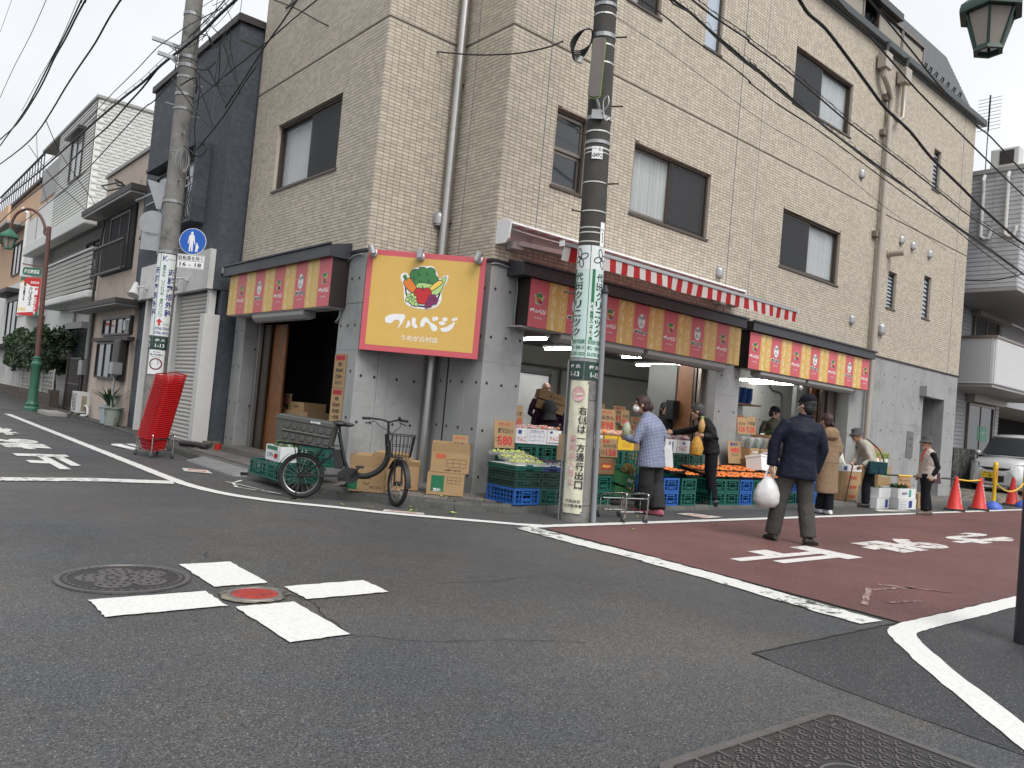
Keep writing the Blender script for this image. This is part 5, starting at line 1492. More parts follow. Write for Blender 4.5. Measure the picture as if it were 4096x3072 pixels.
# number plates
n1 = P1.sheet(p1, 4.31, 4.46, rad(-22), rad(25), .012, m_swht, 'number_plate'); P1.ink(p1, m_ink, .014, [('北1', rad(14), 4.425, .05, .045), ('-0492', rad(1), 4.355, .11, .055), ('世田谷区街路灯', rad(-10), 4.435, .05, .01)], n1)
n2 = P1.sheet(p1, 3.27, 3.56, rad(36), rad(60), .012, m_swht, 'number_plate'); P1.ink(p1, m_ink, .014, [('梅丘1', rad(48), 3.47, .045, .022), ('1', rad(48), 3.42, .012, .035), ('3', rad(48), 3.375, .02, .035), ('9', rad(48), 3.33, .02, .035)], n2)
# grey riser conduit with cap
b = MB(); b.tube([P1.pt(z, rad(72), .045)-p1.location for z in (0, 1, 2, 2.72)], .032, 10); b.build('riser_conduit', m_cond, p1, smooth=60)
b = MB(); b.tube([P1.pt(z, rad(72), .045)-p1.location for z in (2.72,2.74,2.82)], [.04,.045,.02], 10); b.build('conduit_cap', m_ink, p1)
b = MB(); b.tube([P1.pt(z, rad(-80), .02)-p1.location for z in (0, 1, 1.9)], .012, 8); b.build('riser_conduit', m_cond, p1, smooth=60)
# yellowed traffic banner tied to the foot
bn = MB(); n = 12
bn.grid([[P1.pt(z, rad(-52+i*74/n), .014+.006*math.sin(z*9+i*.7)*math.sin(PI*i/n))-p1.location for i in range(n+1)] for z in np.linspace(.10, 1.655, 26)])
bo = bn.build('banner', m_vinyl, p1, smooth=60)
P1.ink(p1, m_ink, .0245, [('v','右側は一方通行出口', rad(5), 1.36, .38, .085, .018)], bo)
P1.ink(p1, m_fade, .0245, [('v','車両進入禁止', rad(-24), 1.02, .42, .075, .02)], bo)
P1.ink(p1, m_ink, .0245, [('世田谷区', rad(-12), .245, .17, .035), ('北沢警察署', rad(-12), .19, .2, .035)], bo)
b = MB(); f = P1.fn(.0242); c0 = rad(-14)*P1.rad(1.5)
flat(b, circ(c0,1.50,.072,24,.085), f); b.v = [tuple(Vector(p)-p1.location) for p in b.v]; b.build('no_entry_symbol', m_fade, bo)
b = MB(); f = P1.fn(.0255); flat(b, [(c0-.05,1.485),(c0+.05,1.485),(c0+.05,1.515),(c0-.05,1.515)], f); b.v = [tuple(Vector(p)-p1.location) for p in b.v]; b.build('no_entry_bar', m_vinyl, bo)
for z in (1.64,1.16,.12):
 for ph in (-49,19):
  b = MB(); c = P1.pt(z, rad(ph), .026)-p1.location; b.ell(c, .008, 8, 5); b.build('eyelet', m_ink, bo)
# LED street light on a tilted bracket
m_lens = mat('lamp_lens', (.20,.17,.165), .2, spec=.7, var=.1)
sl = thing('street_light', 'flat elongated lamp head with lime green edge on the concrete pole', 'street light', tuple(P1.pt(4.83, 0, .02)))
def slp(u, v, d):
 a = P1.ax(4.83+v); p = a+P1.c*(P1.rad(5)+.03+d)+P1.r*u; return Vector((p.x, p.y, 4.83+v))-sl.location
def capsule(w0, w1, h, n=8):
 p = []
 for cx, cy, a0 in ((0,h-w1*.5,0),(0,w0*.5,180)):
  w = w1 if cy > h/2 else w0
  for i in range(n+1):
   a = R(a0+180*i/n); p.append((cx+math.copysign(abs(math.cos(a))**.72, math.cos(a))*w, cy+math.copysign(abs(math.sin(a))**.72, math.sin(a))*w*.7))
 return p
cp = [(x-.045-.03*(1-y/.63), y+.19) for x, y in capsule(.078,.078,.63)]
tl = lambda y: .04+.14*(y-.19)/.63
for nm, m, e0, e1, sc in (('housing', m_vent, -.03, .018, 1.), ('lime_edge', mat('lime_plastic', (.35,.62,.12), .5), .0185, .022, 1.012), ('lens', m_lens, .0245, .05, .94)):
 b = MB(); cx, cy = -.06, .5; pp = [(cx+(x-cx)*sc, cy+(y-cy)*(sc if sc > 1 else .975)) for x, y in cp]; k = len(pp)
 b.add([slp(x, y, tl(y)+e) for e in (e0, e1) for x, y in pp], [tuple(range(k-1,-1,-1)), tuple(range(k, 2*k))]+[(i,(i+1) % k, k+(i+1) % k, k+i) for i in range(k)])
 b.build(nm, m, sl, smooth=50)
b = MB(); b.tube([slp(0,.0,-.02), slp(-.01,.1,.02), slp(-.06,.22,.06)], .018, 8); b.build('arm', m_galv, sl)
b = MB(); b.add([slp(x,y,d) for d in (-.02,.02) for x, y in ((-.09,-.05),(.05,-.05),(.05,.06),(-.09,.06))], [(0,3,2,1),(4,5,6,7),(0,1,5,4),(1,2,6,5),(2,3,7,6),(3,0,4,7)]); b.build('bracket', m_galv, sl)
b = MB(); b.tube(spline([slp(.03,.02,.03), slp(.1,.12,.04), slp(.09,.22,.03), slp(.04,.15,.03), slp(.07,-.06,.03), slp(.13,-.03,0)], 5), .007, 6); b.build('supply_wire', m_vent, sl)
# coiled spare cable and clamp
cc = thing('cable_coil', 'coil of black spare cable tied to the concrete pole beside the lamp', 'cable', tuple(P1.pt(5.75, rad(-80), .12)))
for k in range(7):
 b = MB(); c = P1.c*(.02*k-.04); b.tube([c+P1.r*(.09+.006*k)*math.cos(a)+P1.r*(.06*math.sin(a))+Vector((0,0,(.21-.012*k)*math.sin(a))) for a in np.linspace(0, 2*PI, 22)[:-1]], .008, 5, closed=True); b.build('cable_loop', mat('cable_black', (.012,.012,.014), .55), cc)
b = MB(); b.tube([P1.r*-.02+Vector((0,0,-.24)), P1.r*.0+Vector((0,0,-.17))], .035, 10); b.build('splice_cap', m_trimw, cc)
# ---- concrete pole on the left street
P2 = Pole((3.99,14.02), (3.96,14.03), 7.8, .168, .004)
p2 = thing('utility_pole', 'tall grey concrete utility pole in front of the shuttered navy house', 'utility pole', (3.99,14.02,0))
P2.shaft(p2, m_polec, 1.2, m_polec, 12)
for z, h, e in ((7.5,.05,.01),(6.75,.06,.012),(6.6,.06,.012),(6.4,.04,.008),(6.1,.05,.012),(5.85,.04,.01),(4.25,.05,.012),(3.38,.05,.014),(5.1,.012,.006)): P2.band(p2, z, h, e, m_galv)
for z, ph in ((7.2,70),(6.9,-70),(6.3,75),(5.75,70),(5.4,10),(5.9,-80),(4.6,15),(3.45,35)):
 a, b_ = P2.pt(z, rad(ph), -.02)-p2.location, P2.pt(z, rad(ph), .14)-p2.location
 b = MB(); b.tube([a, b_], .011, 6); b.build('step_bolt', m_galv, p2)
for z, ln in ((6.9,.42),(6.68,.34)):
 a = P2.pt(z, rad(-90), -.1)-p2.location; b_ = a+(-P2.r)*ln*1.3+Vector((0,0,.05)); b = MB(); b.bar(a, b_, .05, .06); b.build('cross_arm', m_galv, p2)
 b = MB(); b.bar(a+Vector((0,0,-.15)), a.lerp(b_, .6), .03); b.build('arm_brace', m_galv, p2)
ads = []
for p0, p1_ in ((-88,-42),(-38,50)):
 s_ = P2.sheet(p2, 1.95, 3.34, rad(p0), rad(p1_), .007, m_adw, 'advert_sheet'); ads.append(s_)
 a_ = P2.sheet(p2, 1.73, 1.935, rad(p0), rad(p1_), .008, m_addr, 'address_plate')
 c = -62 if p0 < -50 else 4
 P2.ink(p2, m_swht, .010, [('梅 丘' if c > 0 else '丘', rad(c), 1.875, .15 if c > 0 else .05, .05), ('1-13' if c > 0 else '3', rad(c), 1.785, .14 if c > 0 else .03, .06)], a_)
P2.ink(p2, m_inkb, .0095, [('v','近藤整形外科', rad(30), 3.10, 2.27, .11, .035)], ads[1]); P2.ink(p2, m_inkb, .0095, [('v','近藤整形外科', rad(-58), 3.12, 2.27, .09, .035)], ads[0])
P2.ink(p2, m_inkg, .0095, [('v','整形外科・リハビリ科・通所リハビリ', rad(-12), 3.15, 2.27, .05, .02)], ads[1])
P2.ink(p2, m_inkb, .0095, [('K', rad(-12), 3.26, .08, .09), ('KONDO ORTHOPEDICS', rad(24), 3.25, .12, .018), ('3706-7043', rad(6), 2.075, .23, .05), ('3706-4976', rad(6), 2.00, .23, .05)], ads[1])
P2.ink(p2, m_inkg, .0095, [('すぐそこ', rad(28), 2.15, .10, .04)], ads[1])
b = MB(); f = P2.fn(.0095); c0 = rad(-12)*.16; flat(b, [(c0-.018,2.12),(c0+.018,2.12),(c0+.018,2.18),(c0+.05,2.18),(c0,2.245),(c0-.05,2.18),(c0-.018,2.18)], f); b.v = [tuple(Vector(p)-p2.location) for p in b.v]; b.build('arrow', m_inkr, ads[1])
ns = P2.sheet(p2, 1.30, 1.71, rad(-52), rad(36), .012, m_adw, 'no_smoking_sign');
b = MB(); f = P2.fn(.0145); c0 = rad(-8)*.163; stroke2d(b, circ(c0,1.475,.088,28), .02, f, True); stroke2d(b, [(c0-.06,1.535),(c0+.06,1.415)], .018, f); b.v = [tuple(Vector(p)-p2.location) for p in b.v]; b.build('prohibition_ring', mat('maroon', (.16,.015,.02), .5), ns)
b = MB(); f = P2.fn(.0142); flat(b, [(c0-.055,1.465),(c0+.03,1.465),(c0+.03,1.483),(c0-.055,1.483)], f); stroke2d(b, [(c0+.035,1.49),(c0+.045,1.51),(c0+.02,1.52),(c0+.03,1.54)], .007, f); b.v = [tuple(Vector(p)-p2.location) for p in b.v]; b.build('cigarette', MATS['maroon'], ns)
P2.ink(p2, m_ink, .0142, [('路上喫煙禁止', rad(-8), 1.63, .19, .032), ('区内全域', rad(-8), 1.675, .10, .018), ('No Smoking', rad(-8), 1.592, .12, .016)], ns)
# blue pedestrian sign with plate
ss = thing('pedestrian_sign', 'round blue pedestrian sign with white time plate clamped to the left pole', 'road sign', (4.27,13.76,3.16))
SR = Vector((.80,-.60,0)); SN = Vector((-.60,-.80,0))
def ssf(d): return lambda u, v: Vector((4.275,13.77,0))+SR*u+SN*d+Vector((0,0,v))-ss.location
def disc(mb, cx, cy, r, d0, d1, n=32):
 p = circ(cx, cy, r, n); k = n
 mb.add([ssf(d0)(*q) for q in p]+[ssf(d1)(*q) for q in p], [tuple(range(k-1,-1,-1)), tuple(range(k, 2*k))]+[(i,(i+1) % k, k+(i+1) % k, k+i) for i in range(k)])
b = MB(); disc(b, 0, 3.615, .225, -.01, 0); b.build('rim', m_swht, ss)
b = MB(); disc(b, 0, 3.615, .217, .0005, .0015); b.build('blue_face', mat('sign_blue', (.008,.10,.46), .35), ss)
b = MB(); f = ssf(.003)
for p in (circ(-.02,3.755,.022,12,.027), cspline([(-.055,3.725),(.015,3.725),(.03,3.65),(.045,3.58),(.03,3.575),(.012,3.65),(.01,3.58),(.012,3.45),(-.01,3.445),(-.02,3.56),(-.03,3.445),(-.052,3.45),(-.05,3.58),(-.05,3.66),(-.065,3.575),(-.08,3.58),(-.07,3.66)], 2),
          circ(.075,3.575,.014,10,.018), cspline([(.05,3.555),(.098,3.555),(.108,3.50),(.095,3.50),(.09,3.52),(.098,3.445),(.085,3.44),(.075,3.48),(.065,3.44),(.052,3.445),(.06,3.52),(.045,3.57),(.035,3.575)], 2)): flat(b, p, f)
b.build('walking_figures', m_swht, ss)
b = MB(); q = [ssf(d)(u, v) for d in (-.008, 0) for u, v in ((-.225,3.15),(.225,3.15),(.225,3.385),(-.225,3.385))]; b.add(q, [(0,3,2,1),(4,5,6,7),(0,1,5,4),(1,2,6,5),(2,3,7,6),(3,0,4,7)]); pl = b.build('plate', m_swht, ss)
b = MB(); f = ssf(.0015); text2d(b, '自転車を除く', 0, 3.325, h=.075, w=.40, bold=.012, fn=f); text2d(b, '16 - 18', 0, 3.215, h=.07, w=.36, bold=.02, fn=f); stroke2d(b, [(-.21,3.278),(.21,3.278)], .005, f); stroke2d(b, [(-.215,3.16),(.215,3.16),(.215,3.375),(-.215,3.375)], .004, f, True); b.build('lettering', m_ink, pl)
b = MB(); b.bar(ssf(-.02)(-.26,3.62), ssf(-.02)(.1,3.62), .03, .03); b.bar(ssf(-.02)(-.26,3.27), ssf(-.02)(.1,3.27), .03, .03); b.build('clamp_arm', m_galv, ss)
# backs of three signs facing up the side street
tsg = thing('sign_bracket', 'grey backs of triangular, round and square road signs left of the pole', 'road sign', (3.72,14.25,3.4))
def tf(d): return lambda u, v: Vector((3.72,14.25,0))+Vector((.72,-.35,0)).normalized()*u+Vector((-.4,-.9,0))*d+Vector((0,0,v))-tsg.location
def plate(nm, poly):
 b = MB(); k = len(poly); b.add([tf(0)(*q) for q in poly]+[tf(.012)(*q) for q in poly], [tuple(range(k-1,-1,-1)), tuple(range(k, 2*k))]+[(i,(i+1) % k, k+(i+1) % k, k+i) for i in range(k)]); return b.build(nm, m_galv, tsg)
plate('triangle_sign', [(-.14,4.60),(.16,4.55),(.12,4.12),(.05,4.12)]); plate('round_sign', circ(.02,3.86,.22,24)); plate('square_sign', [(-.14,3.40),(.14,3.40),(.14,3.70),(-.14,3.70)])
b = MB(); b.tube([tf(.03)(.15,3.35), tf(.03)(.19,4.65)], .022, 8); b.build('pole', m_galv, tsg)
b = MB(); b.bar(tf(.03)(.18,4.3), tf(.03)(.36,4.3), .03); b.bar(tf(.03)(.16,3.5), tf(.03)(.36,3.5), .03); b.build('clamp_arm', m_galv, tsg)
# coil of white wire
wc = thing('cable_coil', 'loose coil of pale telephone wire hanging on the left pole', 'cable', (4.0,13.82,5.0))
for k in range(6):
 b = MB(); b.tube([(.03*math.sin(k)+(.05+.012*k)*math.cos(a), .0-.02*k*.3, (.17+.02*(k % 3))*math.sin(a)-.06) for a in np.linspace(0, 2*PI, 18)[:-1]], .005, 4, closed=True); b.build('wire_loop', m_vent, wc)
for pts in ([(4.1,13.85,6.5),(4.14,13.82,6.2),(4.12,13.83,5.6),(4.16,13.82,5.2),(4.1,13.84,4.9),(4.15,13.83,4.6)], [(4.0,13.84,5.2),(4.2,13.7,5.05),(4.3,13.65,5.2),(4.2,13.7,5.3)]):
 b = MB(); b.tube(spline(pts, 4), .012, 5); b.build('wire_loop', MATS['cable_black'], wc, world=True)
rr = random.Random(11); tg = thing('wire_tangle', 'tangle of black drop wires around the top of the left pole', 'cable', (4.0,13.85,6.5))
for k in range(9):
 c = V_((rr.uniform(-.1,.5), rr.uniform(-.5,.0), rr.uniform(-.3,1.3)))
 b = MB(); b.tube(spline([c+V_((rr.gauss(0,.16), rr.gauss(0,.16), rr.gauss(0,.25))) for _ in range(6)], 5), rr.choice((.005,.008,.011)), 5); b.build('wire_loop', MATS['cable_black'], tg)
# ---- shopping street lamps
m_lgrn = mat('lamp_green', (.035,.13,.085), .45, var=.15)
m_lbrn = mat('lamp_brown', (.12,.055,.045), .5, var=.15)
m_ldk = mat('lamp_dark_blue', (.012,.014,.022), .5)
m_lgl = mat('lantern_glass', (.36,.31,.27), .35, spec=.6, alpha=.9)
m_lgg = mat('lantern_frame', (.02,.06,.045), .45)
def lantern(root, c, s=1., fr=None):
 """six sided tapering lantern under a brimmed cap, hanging; c = top of the cap in local coordinates"""
 b = MB(); fr = fr or m_lgg; n = 6
 def ring(r, z): return [(c[0]+r*s*math.cos(2*PI*i/n+.3), c[1]+r*s*math.sin(2*PI*i/n+.3), c[2]+z*s) for i in range(n)]
 b.grid([ring(.05,.06), ring(.10,.0), ring(.24,-.12), ring(.25,-.16), ring(.25,-.19), ring(.20,-.19)], True); b.add(ring(.05,.06), [tuple(range(6))]); cap = b.build('lantern_cap', fr, root)
 top, bot = ring(.185,-.19), ring(.10,-.47)
 for i in range(n):
  j = (i+1) % n
  g = MB(); g.add([top[i], top[j], bot[j], bot[i]], [(0,1,2,3)]); g.build('lantern_pane', m_lgl, root)
  g = MB(); g.bar(top[i], bot[i], .022*s); g.build('lantern_rib', fr, root)
 b = MB(); b.grid([ring(.112,-.46), ring(.118,-.50), ring(.085,-.50), ring(.08,-.46)], True); b.build('lantern_ring', fr, root)
 b = MB(); b.lathe([(.0,-.28*s),(.03*s,-.28*s),(.045*s,-.34*s),(.03*s,-.40*s),(0,-.41*s)][::-1], 10, c); b.build('bulb', m_swht, root)
la = thing('street_lamp', 'brown arched street lamp with green fluted base and hanging green lantern at the left', 'street lamp', (4.10,25.82,0))
b = MB(); b.lathe([(.20,.0),(.20,.08),(.15,.14),(.165,.2),(.13,.26),(.12,.3),(.115,1.25),(.14,1.3),(.14,1.36),(.10,1.42),(.10,1.5),(.12,1.52),(.07,1.56)], 16); b.build('base', m_lgrn, la, smooth=30)
b = MB(); b.tube([(0,0,1.5),(-.06,.04,5.3)], [.07,.06], 12); b.build('shaft', m_lbrn, la, smooth=60)
dl = Vector((-.72,.62,0))
b = MB(); b.tube(spline([Vector((-.06,.04,5.05))+dl*.06*0, Vector((-.06,.04,5.1))+dl*.12, Vector((0,0,5.3))+dl*.22, Vector((0,0,5.62))+dl*.42, Vector((0,0,5.76))+dl*.75, Vector((0,0,5.62))+dl*1.08, Vector((0,0,5.35))+dl*1.22, Vector((0,0,5.1))+dl*1.25], 5), .04, 10); b.build('arch', m_lbrn, la, smooth=60)
lantern(la, tuple(dl*1.25+Vector((0,0,5.08))), 1.05, m_lgrn)
b = MB(); b.bar(Vector((-.03,.03,4.12)), Vector((-.03,.03,4.17))+dl*.72, .03); b.build('banner_arm', m_lbrn, la)
def bnf(d, z0): return lambda u, v: Vector((4.06,25.86,0))+dl*(.72-u)+Vector((-.62,-.72,0))*d+Vector((0,0,v))
sgn = thing('shopping_street_sign', 'green name board of the shopping street on the left lamp post', 'sign', tuple(bnf(0,0)(.36,3.85)))
f0 = bnf(0,0); f1 = bnf(.012,0); f2 = bnf(.014,0)
def pl2(root, nm, m, poly):
 b = MB(); k = len(poly); b.add([f0(*q)-root.location for q in poly]+[f1(*q)-root.location for q in poly], [tuple(range(k-1,-1,-1)), tuple(range(k, 2*k))]+[(i,(i+1) % k, k+(i+1) % k, k+i) for i in range(k)]); return b.build(nm, m, root)
pl2(sgn, 'board', m_lgrn, [(.05+x, 3.97+y) for x, y in ((0,-.05),(.04,-.11),(.52,-.11),(.56,-.05),(.56,.05),(.52,.11),(.04,.11),(0,.05))])
b = MB(); text2d(b, '梅丘商店街', .33, 3.97, h=.12, w=.46, bold=.02, fn=lambda u, v: f2(u, v)-sgn.location); b.build('lettering', m_swht, sgn)
fl = thing('festival_banner', 'red and white 2024 Christmas festival banner hanging from the left lamp post', 'banner', tuple(f0(.36,2.7)))
pl2(fl, 'cloth', m_swht, [(.02,2.70),(.64,2.70),(.64,3.80),(.02,3.80)])
def fp(d): return lambda u, v: f2(u, v)+Vector((-.62,-.72,0))*d-fl.location
b = MB(); flat(b, [(.36,3.55),(.64,3.55),(.64,3.80),(.02,3.80),(.02,3.72)], fp(0)); flat(b, [(.55,2.7),(.64,2.7),(.64,3.55),(.58,3.55)], fp(0)); flat(b, [(.02,2.7),(.55,2.7),(.5,2.82),(.02,2.76)], fp(0)); b.build('red_print', m_inkr, fl)
b = MB(); flat(b, [(.02,3.62),(.2,3.80),(.02,3.80)], fp(.001)); flat(b, [(.5,2.7),(.64,2.7),(.64,2.9)], fp(.001)); b.build('green_print', m_lgrn, fl)
b = MB(); text2d(b, '2024', .46, 3.66, h=.07, w=.26, bold=.03, fn=fp(.002)); b.build('year_lettering', m_swht, fl)
b = MB(); vtext(b, 'クリスマス', .36, 3.53, 2.98, .11, .03, fp(.002)); vtext(b, '11/23-12/25', .17, 3.65, 3.12, .06, .02, fp(.002)); b.build('lettering', m_ink, fl)
b = MB(); vtext(b, '梅・夢フェスタ', .53, 3.52, 2.82, .10, .03, fp(.002)); b.build('lettering', m_inkr, fl)
b = MB(); text2d(b, '100', .15, 2.87, h=.11, w=.22, bold=.03, fn=fp(.002));
for cx, cy, r in ((.09,3.66,.05),(.2,3.58,.045),(.07,3.5,.03)): flat(b, [(cx+r*(1 if k % 2 == 0 else .45)*math.sin(PI*k/5), cy+r*(1 if k % 2 == 0 else .45)*math.cos(PI*k/5)) for k in range(10)], fp(.002))
b.build('gold_print', m_scorn, fl)
lr = thing('street_lamp', 'dark lamp post at the right edge with lantern hanging into the upper right corner', 'street lamp', (6.10,1.66,0))
b = MB(); b.tube([(0,0,0),(0,0,1.4)], .115, 16); b.build('base', m_ldk, lr, smooth=60)
b = MB(); b.tube([(0,0,1.4),(0,0,4.9)], [.06,.055], 12); b.build('shaft', m_lbrn, lr, smooth=60)
dr = Vector((.36,.66,0))
b = MB(); b.tube(spline([(0,0,4.7)+dr*0 if False else Vector((0,0,4.7)), Vector((0,0,4.95))+dr*.12, Vector((0,0,5.22))+dr*.4, Vector((0,0,5.26))+dr*.7, Vector((0,0,5.05))+dr*.97, Vector((0,0,4.82))+dr], 5), .035, 10); b.build('arch', m_lbrn, lr, smooth=60)
lantern(lr, tuple(dr+Vector((0,0,4.79))), .95)
# transformer cluster at the far left
tfm = thing('line_insulator', 'white line insulators on a bracket at the far left sky', 'insulator', (1.9,20.5,6.6))
for k in range(3):
 b = MB(); b.lathe([(.03,0),(.07,.03),(.04,.06),(.07,.09),(.04,.12),(.06,.15),(.02,.2)], 10, (.0,-.3+.3*k,.0)); b.build('insulator', m_swht, tfm, smooth=40)
b = MB(); b.bar((0,-.6,-.03),(0,1.6,-.03),.06); b.build('bracket', m_galv, tfm)
b = MB(); b.tube([(0,-.45,-.3),(0,-.42,-.05)], [.04,.06], 8); b.build('arrester', m_ink, tfm)
